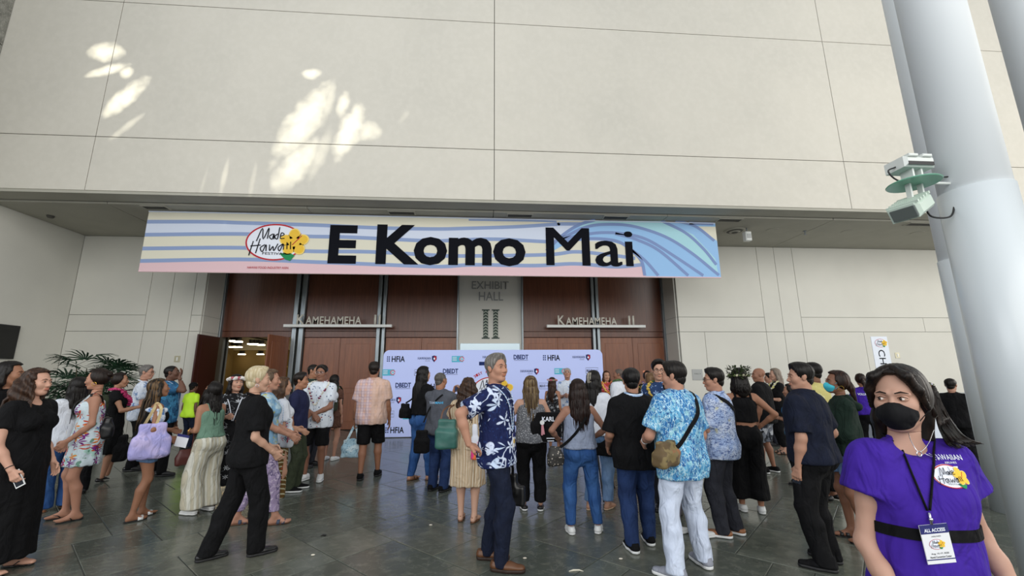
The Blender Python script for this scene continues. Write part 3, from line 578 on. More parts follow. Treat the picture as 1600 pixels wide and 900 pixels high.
# ------------------------------------------------------------------ columns with floodlights
white_m = mat('column_paint', 'DDE2E5', .5, [('noise', .9, .4, .7, 'D3D9DC', dict(amt=.4))], spec=.4); sleeve_m = mat('column_sleeve', 'CFD6DA', .3, spec=.5)
CP = []
for (dist, brg, r, zseam, w_) in ((5.0, 53.8, .217, 3.05, 'front'), (8.0, 52.0, .225, 3.05, 'rear'), (6.1, 59.6, .225, 3.05, 'third')):
    x, y = dist * math.sin(math.radians(brg)), dist * math.cos(math.radians(brg)); CP.append((x, y))
    c_ = empty('column', (x, y, 0), kind='structure'); c_.name = 'column'
    MB().lathe([(r, 0), (r, 15)], n=64).obj('shaft', white_m, c_, smooth=False).data.polygons.foreach_set('use_smooth', [True] * 64 + [False] * 2)
    MB().lathe([(r + .012, 0), (r + .012, zseam), (r, zseam + .004)], n=64).obj('sleeve', sleeve_m, c_).data.polygons.foreach_set('use_smooth', [True] * 64 + [False] * 66)
gg = mat('green_glass', '8FCFB4', .15, trans=.35); fx = mat('fixture_white', 'D5DAD6', .4); wire = mat('cable_black', '111214', .5)
def floodlight(loc, rz, label, tilt=.5):
    e = empty('floodlight_pair', loc, rz, label=label, cat='floodlight')
    MB().lathe([(.17, -.006), (.175, 0), (.17, .006)], n=32).obj('glass_disc', gg, e)
    MB().tube([(0, 0, .01), (.33, 0, .01)], .012).obj('support_arm', fx, e)
    MB().box(-.045, -.03, -.05, .05, 0, .16).box(.03, .045, -.05, .05, 0, .16).obj('yoke', fx, e)
    b = MB().box(-.13, .13, -.09, .09, .11, .2, .02).box(-.1, -.02, -.1, .1, .19, .215, .005).box(.02, .1, -.1, .1, .19, .215, .005).obj('upper_lamp', fx, e); MB().box(-.11, .11, -.092, -.088, .12, .15).obj('cable_box', wire, e)
    MB().box(-.06, -.045, -.02, .02, -.2, 0).box(.045, .06, -.02, .02, -.2, 0).obj('yoke', fx, e)
    lo = MB().box(-.13, .13, -.1, .1, -.06, .06, .025); [lo.box(-.12 + q * .05, -.1 + q * .05, -.105, .105, .055, .075) for q in range(5)]; l_ = lo.obj('lower_lamp', mat('fixture_mint', 'C9D8CC', .4), e, loc=(-.06, 0, -.21), rot=(0, -tilt, .3))
    MB().box(-.15, -.125, -.08, .08, -.045, .045, .005).obj('lens', mat('lens_grey', '5F6664', .1), l_)
    MB().tube([tuple(p) for p in catmull([(.05, 0, -.18), (.12, .02, -.27), (.25, 0, -.28), (.31, 0, -.2), (.33, 0, -.08)], 6)], .007).obj('cable', wire, e)
    MB().tube([tuple(p) for p in catmull([(-.13, 0, .14), (-.2, 0, .1), (-.12, 0, .02), (.1, .03, .06), (.32, 0, .07)], 6)], .006).obj('cable', wire, e)
    return e
p = ony(1433, 280, 2.95); floodlight((3.50, 2.95, p[2] - .04), 0, 'white floodlight pair on a green glass disc left of the front column')
e = floodlight((4.72, 2.45, 3.35), -.2, 'white floodlight pair with orange cable clamp at the right edge')
MB().box(-.13, .1, -.1, -.02, -.12, -.08, .01).obj('clamp', mat('orange_clamp', 'C9753A', .5), e)
for q in range(5): MB().tube([tuple(p) for p in catmull([(-.02 * q, -.05, -.05), (-.16 - .02 * q, -.05, .02 + .02 * q), (-.2, -.06, -.08 - .03 * q), (-.05, -.06, -.1)], 5)], .008).obj('cable', wire, e)

# ------------------------------------------------------------------ potted fan palm by the left wall
plx = ony(128, 640, 10.6)[0]; pt = empty('potted_palm', (plx, 10.6, 0), label='dark green fan palm in a pot against the left wall', cat='plant')
MB().lathe([(.34, 0), (.36, .04), (.44, .55), (.47, .58), (.47, .62), (.42, .62), (.40, .56)], n=28).obj('pot', mat('planter_grey', '5A5A55', .6), pt, smooth=False)
MB().lathe([(.40, .54), (.40, .56)], n=20).obj('soil', mat('soil', '2A2019', .95), pt)
leafm = mat('palm_leaf', '1C3526', .45, [('noise', 4, .4, .65, '2B4A32', dict(amt=.8))]); canem = mat('palm_cane', '4A4430', .8)
random.seed(21)
LM = []
for var in range(4):
    b = MB(); nb = 8 + var % 2
    for i in range(nb):
        a = (i - (nb - 1) / 2) * .36; L_ = .42 * (1 - .10 * abs(a)); d = Vector((math.cos(a), math.sin(a), 0)); s_ = Vector((-d.y, d.x, 0)); pts = [d * .03, d * L_ * .35 + Vector((0, 0, .03)), d * L_ * .75 + Vector((0, 0, .0)), d * L_ + Vector((0, 0, -.07))]; wd = [.008, .020, .017, .001]
        vv = []; [vv.extend([p - s_ * w_ + Vector((0, 0, .006)), p, p + s_ * w_ + Vector((0, 0, .006))]) for p, w_ in zip(pts, wd)]; b.add([tuple(v) for v in vv], [(3 * k + j, 3 * k + j + 1, 3 * k + 4 + j, 3 * k + 3 + j) for k in range(3) for j in range(2)])
    m_ = b.me(); m_.materials.append(leafm); LM.append(m_)
for c_ in range(13):
    a = random.uniform(0, 2 * PI); r0 = random.uniform(.02, .3); x0, y0 = r0 * math.cos(a), r0 * math.sin(a); ht = random.uniform(1.1, 1.95); lx, ly = x0 * 2.2 + random.uniform(-.12, .12), y0 * 1.5
    cane = MB().tube([(x0, y0, .5), ((x0 + lx) / 2, (y0 + ly) / 2, .5 + (ht - .5) * .55), (lx, ly, ht)], [.014, .012, .009], 6).obj('cane', canem, pt)
    for k in range(9):
        t = .35 + .65 * k / 8; px, py, pz = x0 + (lx - x0) * t, y0 + (ly - y0) * t, .5 + (ht - .5) * t; a2 = random.uniform(0, 2 * PI); el_ = random.uniform(.1, .95) + (.3 if k > 6 else 0); ps = .25 + .18 * random.random()
        qx, qy, qz = px + ps * math.cos(a2) * math.cos(el_), (py + ps * math.sin(a2) * math.cos(el_) * .8), pz + ps * math.sin(el_)
        o = bpy.data.objects.new('leaf', LM[k % 4]); COL.objects.link(o); o.parent = pt; o.location = (qx, qy, qz); o.rotation_euler = (random.uniform(-.3, .3), -el_ * .8 + .25, a2); o.scale = [random.uniform(.85, 1.15)] * 3
        if k % 2 == 0: MB().tube([(px, py, pz), (qx, qy, qz)], .004, 4).obj('leaf_stalk', leafm, pt)
# ------------------------------------------------------------------ soft shapes: rounded cones, ellipsoids and boxes blended on a grid
def _v(p): return np.array(p, dtype=np.float32)
def rc(a, b, r1, r2=None, flat=None, caps=()): return ('c', _v(a), _v(b), float(r1), float(r1 if r2 is None else r2), flat, caps)
def el(c, r, R=None, caps=()): return ('e', _v(c), _v(r if hasattr(r, '__len__') else (r, r, r)), None if R is None else np.array(R, np.float32), None, None, caps)
def bx(c, h, R=None, rd=.01, caps=()): return ('b', _v(c), _v(h), None if R is None else np.array(R, np.float32), rd, None, caps)
def grow(p, d):
    if p[0] == 'c': return ('c', p[1], p[2], p[3] + d, p[4] + d, p[5], p[6])
    return (p[0], p[1], p[2] + d) + p[3:]
def p_bounds(p):
    if p[0] == 'c': r = max(p[3], p[4]); return np.minimum(p[1], p[2]) - r, np.maximum(p[1], p[2]) + r
    r = p[2] + (p[4] if p[0] == 'b' else 0)
    if p[3] is not None: r = np.abs(p[3]) @ r
    return p[1] - r, p[1] + r
def p_eval(p, P):
    if p[0] == 'c':
        a, b, r1, r2, fl = p[1], p[2], p[3], p[4], p[5]; Q = P - a; ba = b - a
        if fl is not None:
            n, s = fl; n = _v(n); k = (1 / s - 1); dn = Q @ n; Q = Q + dn[..., None] * n * k; ba = ba + n * (ba @ n) * k
        L = max(float(ba @ ba), 1e-9); t = np.clip((Q @ ba) / L, 0, 1); D = Q - t[..., None] * ba
        d = np.sqrt((D * D).sum(-1)) - (r1 + (r2 - r1) * t)
        if fl is not None: d = d * ((1 + s) / 2)
    elif p[0] == 'e':
        Q = P - p[1]
        if p[3] is not None: Q = Q @ p[3]
        k0 = np.sqrt(((Q / p[2]) ** 2).sum(-1)); k1 = np.sqrt(((Q / p[2] ** 2) ** 2).sum(-1)); d = k0 * (k0 - 1) / np.maximum(k1, 1e-6)
    else:
        Q = P - p[1]
        if p[3] is not None: Q = Q @ p[3]
        q = np.abs(Q) - p[2] + p[4]; d = np.sqrt((np.maximum(q, 0) ** 2).sum(-1)) + np.minimum(q.max(-1), 0) - p[4]
    for (c, n) in p[6] or (): d = np.maximum(d, (P - _v(c)) @ _v(n))
    return d
def sdf(prims, vox, k=.02, subs=(), cuts=(), post=None, kk=None):
    """blend prims, carve subs (softly), cut by planes (point, outward normal), return vertices and quads"""
    B_ = [p_bounds(p) for p in prims]; lo = np.min([b[0] for b in B_], 0) - 2.5 * vox; hi = np.max([b[1] for b in B_], 0) + 2.5 * vox
    for (c, n) in cuts:
        for a in range(3):
            if n[a] > .999: hi[a] = min(hi[a], c[a] + 2.5 * vox)
            if n[a] < -.999: lo[a] = max(lo[a], c[a] - 2.5 * vox)
    n_ = np.maximum(np.ceil((hi - lo) / vox).astype(int) + 1, 3); ax = [(lo[i] + vox * np.arange(n_[i])).astype(np.float32) for i in range(3)]
    D = np.full(n_, 1.0, np.float32)
    def block(p, m):
        a, b = p_bounds(p); i0 = np.clip(np.floor((a - m - lo) / vox).astype(int), 0, n_ - 1); i1 = np.clip(np.ceil((b + m - lo) / vox).astype(int) + 1, 1, n_)
        if (i1 <= i0).any(): return None
        sl = tuple(slice(i0[i], i1[i]) for i in range(3)); G = np.stack(np.meshgrid(*[ax[i][sl[i]] for i in range(3)], indexing='ij'), -1); return sl, G
    k0 = k
    for ip, p in enumerate(prims):
        k = kk[ip] if kk else k0
        b = block(p, k + 2 * vox)
        if b is None: continue
        sl, G = b; d = p_eval(p, G); e = D[sl]; h = np.maximum(k - np.abs(d - e), 0) / k; D[sl] = np.minimum(d, e) - h * h * k * .25
    for p, ks in subs:
        b = block(p, ks + 2 * vox)
        if b is None: continue
        sl, G = b; d = -p_eval(p, G); e = D[sl]; h = np.maximum(ks - np.abs(d - e), 0) / ks; D[sl] = np.maximum(d, e) + h * h * ks * .25
    if cuts:
        X, Y, Z = ax[0][:, None, None], ax[1][None, :, None], ax[2][None, None, :]
        for (c, n) in cuts: D = np.maximum(D, (X - c[0]) * n[0] + (Y - c[1]) * n[1] + (Z - c[2]) * n[2])
    S = D < 0; s8 = np.zeros(np.array(D.shape) - 1, np.int8)
    for i in (0, 1):
        for j in (0, 1):
            for l in (0, 1): s8 += S[i:D.shape[0] - 1 + i, j:D.shape[1] - 1 + j, l:D.shape[2] - 1 + l]
    act = (s8 > 0) & (s8 < 8); I = np.argwhere(act); idx = np.full(act.shape, -1, np.int32); idx[act] = np.arange(len(I))
    if len(I) == 0: return np.zeros((0, 3)), np.zeros((0, 4), int)
    acc = np.zeros((len(I), 3), np.float32); cnt = np.zeros(len(I), np.float32); cr = [(i, j, l) for i in (0, 1) for j in (0, 1) for l in (0, 1)]
    val = {c: D[I[:, 0] + c[0], I[:, 1] + c[1], I[:, 2] + c[2]] for c in cr}
    for a in cr:
        for x in range(3):
            if a[x]: continue
            b = tuple(a[q] + (1 if q == x else 0) for q in range(3)); da, db = val[a], val[b]; m = (da < 0) != (db < 0); t = np.where(m, da / np.where(m, da - db, 1), 0)
            for q in range(3): acc[:, q] += np.where(m, a[q] + (t if q == x else 0), 0)
            cnt += m
    V = (I + acc / cnt[:, None]) * vox + lo; Q = []
    for x in range(3):
        o1, o2 = [q for q in range(3) if q != x]; sa = [slice(None)] * 3; sb = [slice(None)] * 3; sa[x] = slice(0, -1); sb[x] = slice(1, None)
        A, Bb = S[tuple(sa)], S[tuple(sb)]; E_ = np.argwhere(A != Bb); E_ = E_[(E_[:, o1] > 0) & (E_[:, o2] > 0) & (E_[:, o1] < D.shape[o1] - 1) & (E_[:, o2] < D.shape[o2] - 1)]
        ins = A[E_[:, 0], E_[:, 1], E_[:, 2]]; c = []
        for (p_, q_) in ((0, 0), (1, 0), (1, 1), (0, 1)):
            T = E_.copy(); T[:, o1] -= p_; T[:, o2] -= q_; c.append(idx[T[:, 0], T[:, 1], T[:, 2]])
        c = np.stack(c, 1); flip = ins if x != 1 else ~ins; c[~flip] = c[~flip][:, ::-1]; Q.append(c)
    Q = np.concatenate(Q); Q = Q[(Q >= 0).all(1)]
    if post is not None: V = post(V, vnormals(V, Q))
    return V, Q
def vnormals(V, Q):
    n = np.cross(V[Q[:, 2]] - V[Q[:, 0]], V[Q[:, 3]] - V[Q[:, 1]]); N = np.zeros_like(V)
    for i in range(4): np.add.at(N, Q[:, i], n)
    return N / np.maximum(np.linalg.norm(N, axis=1, keepdims=True), 1e-12)
def join(parts):
    Vs, Qs, b = [], [], 0
    for V, Q in parts: Vs.append(V); Qs.append(Q + b); b += len(V)
    return np.concatenate(Vs), np.concatenate(Qs)
def wav(p, f): return np.sin(p[:, 0] * f[0] + p[:, 1] * f[1] * .7 + np.sin(p[:, 2] * f[2] + p[:, 0] * 5) * 1.6)
def folds(amp, seed=0, fx=34, fz=9):
    def f(V, N):
        d = wav(V + seed, (fx, fx * .8, fz)) * .5 + wav(V[:, [1, 0, 2]] + seed * 2, (fx * 1.7, fx * 1.1, fz * 2.1)) * .3 + np.sin(V[:, 2] * 27 + V[:, 0] * 22 + V[:, 1] * 19 + seed) * .35
        return V + N * (d * amp)[:, None]
    return f
def vfolds(amp, n=14, c=(0, 0)):
    def f(V, N):
        a = np.arctan2(V[:, 1] - c[1], V[:, 0] - c[0]); z = V[:, 2]; g = np.clip((z.max() - z) / (z.max() - z.min() + 1e-6), 0, 1)
        d = np.sin(a * n + np.sin(z * 6) * 1.2) * (.25 + g) + .4 * np.sin(a * n * .43 + z * 11); return V + N * (d * amp)[:, None]
    return f
def rot_xyz(x=0, y=0, z=0): return np.array((Matrix.Rotation(z, 3, 'Z') @ Matrix.Rotation(x, 3, 'X') @ Matrix.Rotation(y, 3, 'Y')), np.float32)
def unit(v): v = np.array(v, np.float32); return v / max(np.linalg.norm(v), 1e-9)

SKIN = {}
def skin_mat(c):
    return mat('skin_' + c, tuple(0.90 * (v * .82 + .18 * l) for v, l in zip(lin(c)[:3], [sum(lin(c)[:3]) / 3] * 3)), .55, (), sss=.05, spec=.35)
def _skin_unused(c):
    return mat('skin_' + c, c, .55, [('noise', 9, .3, .75, {'light': 'C08A6E'}.get(c, c), dict(amt=.0))], sss=.06, spec=.35)
def hair_mat(c, c2=None):
    return mat('hair_%s_%s' % (c, c2 or ''), c, .42, [('noise', 60, .45, .7, c2 or c, dict(st=(1, 1, .06), detail=3, amt=.6))] if c2 else [('noise', 60, .4, .75, '1C1816' if c in ('0B0909', '110D0B', '0E0C0C') else c, dict(st=(1, 1, .08), detail=3, amt=.35))], bump=(90, .004, (1, 1, .07), .6), spec=.22)
LIPS = mat('lips', 'A35C52', .5)
EYE = None
def eye_mat():
    return mat('eyeball', 'E6DFD8', .15)
IRIS = mat('iris', '1E1410', .1)

class Person: pass
def bodyframe(P):
    h = P.h; J = {}; pz = .53 * h; P.Rs = rot_xyz(-P.lean[0], P.lean[1], P.twist); Rs = P.Rs; pv = _v((P.sway, 0, pz))
    up = lambda x, y, z: pv + Rs @ _v((x, y, z * h - pz))
    J['up'] = up; J['pelvis'] = pv; sw = (.100 if P.sex == 'm' else .088) * h * P.w ** .5; J['sw'] = sw
    J['shR'] = up(sw, -.005, .797); J['shL'] = up(-sw, -.005, .797); J['neck'] = up(0, -.015, .835); J['hips'] = (.052 if P.sex == 'm' else .056) * h
    nk = J['neck']; hd = nk + P.Rs @ _v((0, .012, .0)) + _v((0, .01 + .04 * max(P.lean[0], 0), .0)); J['hc'] = _v((nk[0], nk[1] + .02, P.h * math.cos(P.lean[0]) * .0 + nk[2] + .101 * h))
    P.Rh = rot_xyz(-P.head[1], P.head[2] if len(P.head) > 2 else 0, P.head[0]) if True else None
    return J
def ik(a, t, l1, l2, hint):
    a, t = _v(a), _v(t); d = t - a; L = np.linalg.norm(d); mx = (l1 + l2) * .995
    if L > mx: t = a + d / L * mx; d = t - a; L = mx
    u = d / L; x = (l1 * l1 - l2 * l2 + L * L) / (2 * L); y = math.sqrt(max(l1 * l1 - x * x, 0)); h_ = _v(hint); h_ = h_ - u * (h_ @ u); h_ = unit(h_); return a + u * x + h_ * y, t
def hand_prims(w, d, n, side, s=1., curl=.5, spread=1.):
    """w wrist, d finger direction, n palm normal, side = thumb side unit vector"""
    d = unit(d); n = unit(_v(n) - d * (_v(n) @ d)); sd = unit(np.cross(d, n)) * 1.0
    if sd @ _v(side) < 0: sd = -sd
    W = lambda a, b, c: _v(w) + (d * a + sd * b + n * c) * s; pr = []
    offs = (.030, .011, -.009, -.028); ln = (.068, .077, .071, .056)
    pr.append(rc(W(0, 0, 0), W(.03, 0, 0), .024 * s, .028 * s, (n, .6)))
    for o in offs: pr.append(rc(W(.015, o * .5, 0), W(.084, o, 0), .0135 * s, .0115 * s))
    for i, o in enumerate(offs):
        p = W(.086 - (.006 if i == 3 else 0), o, 0); ang = curl * (.35 + .06 * i); fan = o * 2.2 * spread
        for q, fr in enumerate((.45, .31, .24)):
            dd = d * math.cos(ang) + n * math.sin(ang) + sd * fan * .5 * math.cos(ang); p2 = p + unit(dd) * ln[i] * fr * s; r = (.0088, .0081, .0073, .0066)[q:q + 2]
            pr.append(rc(p, p2, r[0] * s, r[1] * s)); p = p2; ang += curl * (.75 - .1 * q)
    t0 = W(.022, .022, .004); t1 = W(.05, .046, .014 + .006 * curl); t2 = W(.074, .052 - .012 * curl, .022 + .012 * curl); t3 = W(.093, .047 - .02 * curl, .026 + .018 * curl)
    pr += [rc(t0, t1, .0145 * s, .0115 * s), rc(t1, t2, .0112 * s, .0095 * s), rc(t2, t3, .0095 * s, .0078 * s)]
    return pr
def head_prims(P, J):
    s = P.h * .137 / .226 * P.hs; hc = J['hc']; R = P.Rh; fem = P.sex == 'f'; jw = .90 if fem else 1.0
    T = lambda x, y, z: hc + R @ (_v((x, y, z)) * s); E = lambda x, y, z, rx, ry, rz: el(T(x, y, z), _v((rx, ry, rz)) * s, R)
    C = lambda a, b, r1, r2=None: rc(T(*a), T(*b), r1 * s, (r1 if r2 is None else r2) * s)
    P.nmain = 0
    pr = [E(0, -.014, .035, .074, .093, .079), E(0, .028, -.022, .060 * jw, .062, .078), C((0, .055, -.090), (0, .066, -.092), .021 * jw, .018)]
    for q in (1, -1):
        pr += [C((q * .046 * jw, .004, -.058), (q * .018, .055, -.092), .018, .015), E(q * .036, .060, -.022, .024, .022, .024)]
    nose = [C((0, .083, .012), (0, .100, -.024), .008, .0105), C((0, .094, -.03), (0, .1035, -.030), .011, .0095)]
    for q in (1, -1): nose += [E(q * .0115, .093, -.034, .008, .009, .007)]
    brow = [C((q * .012, .085, .024), (q * .046, .072, .021), .0085, .007) for q in (1, -1)]
    lips = [E(0, .0885, -.0565, .023, .010, .0062), E(0, .0875, -.0655, .020, .010, .0068)]
    ears = []
    for q in (1, -1): ears += [E(q * .0765, -.004, -.004, .008, .017, .029), E(q * .081, -.012, .006, .006, .013, .021)]
    lids = [E(q * .0305, .0755, .005, .0165, .014, .0135) for q in (1, -1)]
    P.lipp = [E(0, .0895, -.0567, .0235, .0103, .0058), E(0, .0886, -.0652, .0205, .0103, .0064)]
    socks = [(E(q * .031, .094, .006, .018, .014, .0115), .014 * s) for q in (1, -1)]
    nk = rc(J['neck'] + _v((0, 0, -.01)), T(0, -.018, -.055), (.049 if fem else .060) * s, (.046 if fem else .057) * s)
    P.hT = T; P.hsc = s; P.hE = E; P.hC = C; P.hkk = [k_ * s for k_ in [.03] * len(pr) + [.012] * len(nose) + [.014] * len(brow) + [.007] * len(lips) + [.008] * len(ears) + [.03]]
    return pr + nose + brow + lips + ears + [nk], lids, socks, nk
def legs(P, J):
    h = P.h; out = {}
    for sd, q in (('R', 1), ('L', -1)):
        hip = J['pelvis'] + _v((q * J['hips'], 0, -.005 * h)); fx, fy, fyaw = P.feet[0 if sd == 'R' else 1]; ank = _v((fx, fy, .048 * h)); fd = _v((-math.sin(fyaw), math.cos(fyaw), 0))
        knee, ank = ik(hip, ank, .245 * h, .240 * h, fd + _v((0, .3, 0))); out[sd] = (hip, knee, ank, fd)
    return out
def make_body(P):
    h = P.h; w = P.w; J = bodyframe(P); L = legs(P, J); P.J = J; P.L = L; fem = P.sex == 'f'; up = J['up']; fy = unit(P.Rs @ _v((0, 1, 0))); ws = w ** .5
    tor = [rc(up(0, 0, .525), up(0, 0, .60), (.100 if fem else .093) * h * w, (.078 if fem else .088) * h * w, (fy, .70)),
           rc(up(0, 0, .60), up(0, -.002, .735), (.078 if fem else .088) * h * w, (.088 if fem else .104) * h * w, (fy, .68)),
           rc(up(-J['sw'] * .68, -.005, .777), up(J['sw'] * .68, -.005, .777), .041 * h * ws), rc(up(-.012 * h, -.012, .822), up(-J['sw'] * .92, -.006, .795), .027 * h * ws, .025 * h * ws), rc(up(.012 * h, -.012, .822), up(J['sw'] * .92, -.006, .795), .027 * h * ws, .025 * h * ws)]
    for q in (1, -1): tor.append(rc(up(q * .045 * h, -.045 * w, .515), up(q * .045 * h, -.04 * w, .53), .052 * h * w, .05 * h * w))
    bust = []
    if fem:
        for q in (1, -1): bust.append(el(up(q * .040 * h * ws, (.052 - .012 * (1 - P.bs)) * h * w, .728), _v((.038, .030 * P.bs, .036)) * h * ws))
    if P.belly: tor.append(el(up(0, .035 * w, .615), _v((.08, .075, .085)) * h * w * P.belly))
    P.tor = tor; P.bust = bust; P.neckp = None; arms = {}; l1, l2 = .172 * h, .148 * h
    for sd, q in (('R', 1), ('L', -1)):
        A = P.arms[sd]; sh = J['sh' + sd]; t = sh + P.Rs @ _v((A[0] * q, A[1], A[2])) * h / 1.7; hint = (A[3][0] * q, A[3][1], A[3][2]) if len(A) > 3 and A[3] is not None else (q * .45, -1, -.2)
        e, wr = ik(sh, t, l1, l2, hint); arms[sd] = (sh, e, wr)
    P.armj = arms; r = .87 if fem else 1.02; r *= ws
    armp = {sd: [rc(a[0], a[1], .0290 * h * r, .0228 * h * r), rc(a[0], a[0] + (a[1] - a[0]) * .5, .031 * h * r, .026 * h * r)] for sd, a in arms.items()}
    fore = {sd: [rc(a[1], a[1] + (a[2] - a[1]) * .35, .0225 * h * r, .0235 * h * r), rc(a[1] + (a[2] - a[1]) * .35, a[2], .0232 * h * r, .0148 * h * (.95 if fem else 1.06))] for sd, a in arms.items()}
    legp = {}; foot = {}
    for sd, (hip, kn, an, fd) in L.items():
        q = 1 if sd == 'R' else -1; cm = kn + (an - kn) * .32 - fd * .012 * h
        legp[sd] = [rc(hip + _v((0, 0, -.01)), kn, .050 * h * w, .0315 * h * ws), rc(kn, cm, .0305 * h * ws, .0315 * h * ws), rc(cm, an, .0315 * h * ws, .0195 * h), el(kn + fd * .004 * h, _v((.027, .027, .034)) * h * ws)]
        g = _v((an[0], an[1], 0)); s = h / 1.7; lat = _v((fd[1], -fd[0], 0))
        fp = [rc(an, g - fd * .035 * s + _v((0, 0, .034 * s)), .030 * s, .031 * s), rc(g - fd * .035 * s + _v((0, 0, .03 * s)), g + fd * .09 * s + _v((0, 0, .022 * s)), .029 * s, .028 * s, ((0, 0, 1), .8)), rc(an + fd * .01 * s, g + fd * .09 * s + _v((0, 0, .028 * s)), .028 * s, .02 * s),
              rc(g + fd * .09 * s + lat * .02 * s + _v((0, 0, .018 * s)), g + fd * .13 * s - lat * .005 * s * q + _v((0, 0, .015 * s)), .026 * s, .022 * s, ((0, 0, 1), .6))]
        for i in range(5):
            o = (-.030 + .015 * i) * q * s; ln = (.172, .168, .162, .154, .144)[i] * s; r_ = (.012, .0085, .008, .0075, .007)[i] * s
            fp.append(rc(g + fd * .12 * s + lat * o + _v((0, 0, r_ + .006)), g + fd * (ln - .008) + lat * o * 1.1 + _v((0, 0, r_ + .004)), r_))
        foot[sd] = [('c', p[1] + _v((0, 0, P.heel if i < 3 else .012)), p[2] + _v((0, 0, P.heel * .5 + .006 if i < 3 else .012))) + p[3:] for i, p in enumerate(fp)]
    P.armp, P.fore, P.legp, P.footp = armp, fore, legp, foot
    hp, lids, socks, nk = head_prims(P, J)
    allp = tor + bust + [q for sd in 'RL' for q in armp[sd] + fore[sd] + legp[sd]] + [nk]
    if P.bare: allp += [q for sd in 'RL' for q in foot[sd]]
    neck_cut = J['neck'][2] + .035 * h; nz = P.Rs @ _v((0, 0, 1))
    V1 = sdf(allp, P.vox, .022 * h / 1.7, cuts=[((0, 0, neck_cut), (0, 0, 1))]) if not P.lowcrop else sdf(allp, P.vox, .022, cuts=[((0, 0, neck_cut), (0, 0, 1)), ((0, 0, P.lowcrop), (0, 0, -1))])
    def fine():
        V, Q = sdf(hp, P.hv, .012 * P.hsc, kk=P.hkk, subs=socks, cuts=[((0, 0, neck_cut - .01), (0, 0, -1))]); return V, Q
    parts = [V1, fine(), sdf(lids, P.hv * .8, .003)]
    P.handp = {}
    for sd, q in (('R', 1), ('L', -1)):
        a = arms[sd]; fd = unit(a[2] - a[1]); hd = P.hands.get(sd, {}); d = unit(hd.get('d', fd * .9 + _v((0, .1, -.25)))); n = hd.get('n', (-q, 0, 0)); side = hd.get('s', (0, 1, .2)); hp_ = hand_prims(a[2], d, n, side, h / 1.7 * (.93 if fem else 1.04), hd.get('curl', .5)); P.handp[sd] = (hp_, d, _v(n))
        parts.append(sdf([rc(a[2] - fd * .03, a[2], .0165 * h, .015 * h)] + hp_, P.handv, .007))
    V, Q = join(parts); body = fast_mesh(V, Q); P.body = link('body', body, skin_mat(P.skin), P.root)
    # face details
    T, C, E = P.hT, P.hC, P.hE
    Ve = [sdf([E(q * .0305, .0785, .0045, .0118, .0118, .0082)], .0028, .003) for q in (1, -1)]
    if P.face:
        for q, ve in zip((1, -1), Ve):
            link('eye', fast_mesh(*ve), eye_mat(), P.body); gz = P.gaze; m = MB(); c = T(q * .0305 + gz[0] * .006, .0885 - abs(gz[0]) * .001, .0045 + gz[1] * .003)
            m.ball((0, 0, 0), .0056 * P.hsc, 10, 6, (1, .5, 1)); o = m.obj('iris', IRIS, P.body, smooth=True); o.matrix_local = Matrix.Translation(Vector(c)) @ Matrix(P.Rh.tolist()).to_4x4()
            bm = MB().tube([T(q * .012, .0935, .024), T(q * .03, .0915, .030), T(q * .048, .0785, .024)], [.0022 * P.hsc, .0028 * P.hsc, .0012 * P.hsc], 6); bm.tube([T(q * .016, .0895, .0075), T(q * .0305, .0925, .0135), T(q * .045, .0835, .0075)], .0011 * P.hsc, 5)
            bm.obj('eyebrow', hair_mat(P.brow or P.hair[1]), P.body)
        if not P.masked:
            V, Q = sdf([('e', p[1] + P.Rh @ _v((0, .0012, 0))) + p[2:] for p in P.lipp], .0022 if P.hv < .005 else .0035, .002); link('lips', fast_mesh(V, Q), mat('lips_' + P.skin + P.sex, tuple(v * k_ for v, k_ in zip(lin(P.skin)[:3], (.72, .50, .52) if P.sex == 'f' else (.72, .62, .64))), .5), P.body)
    make_hair(P)
    return P
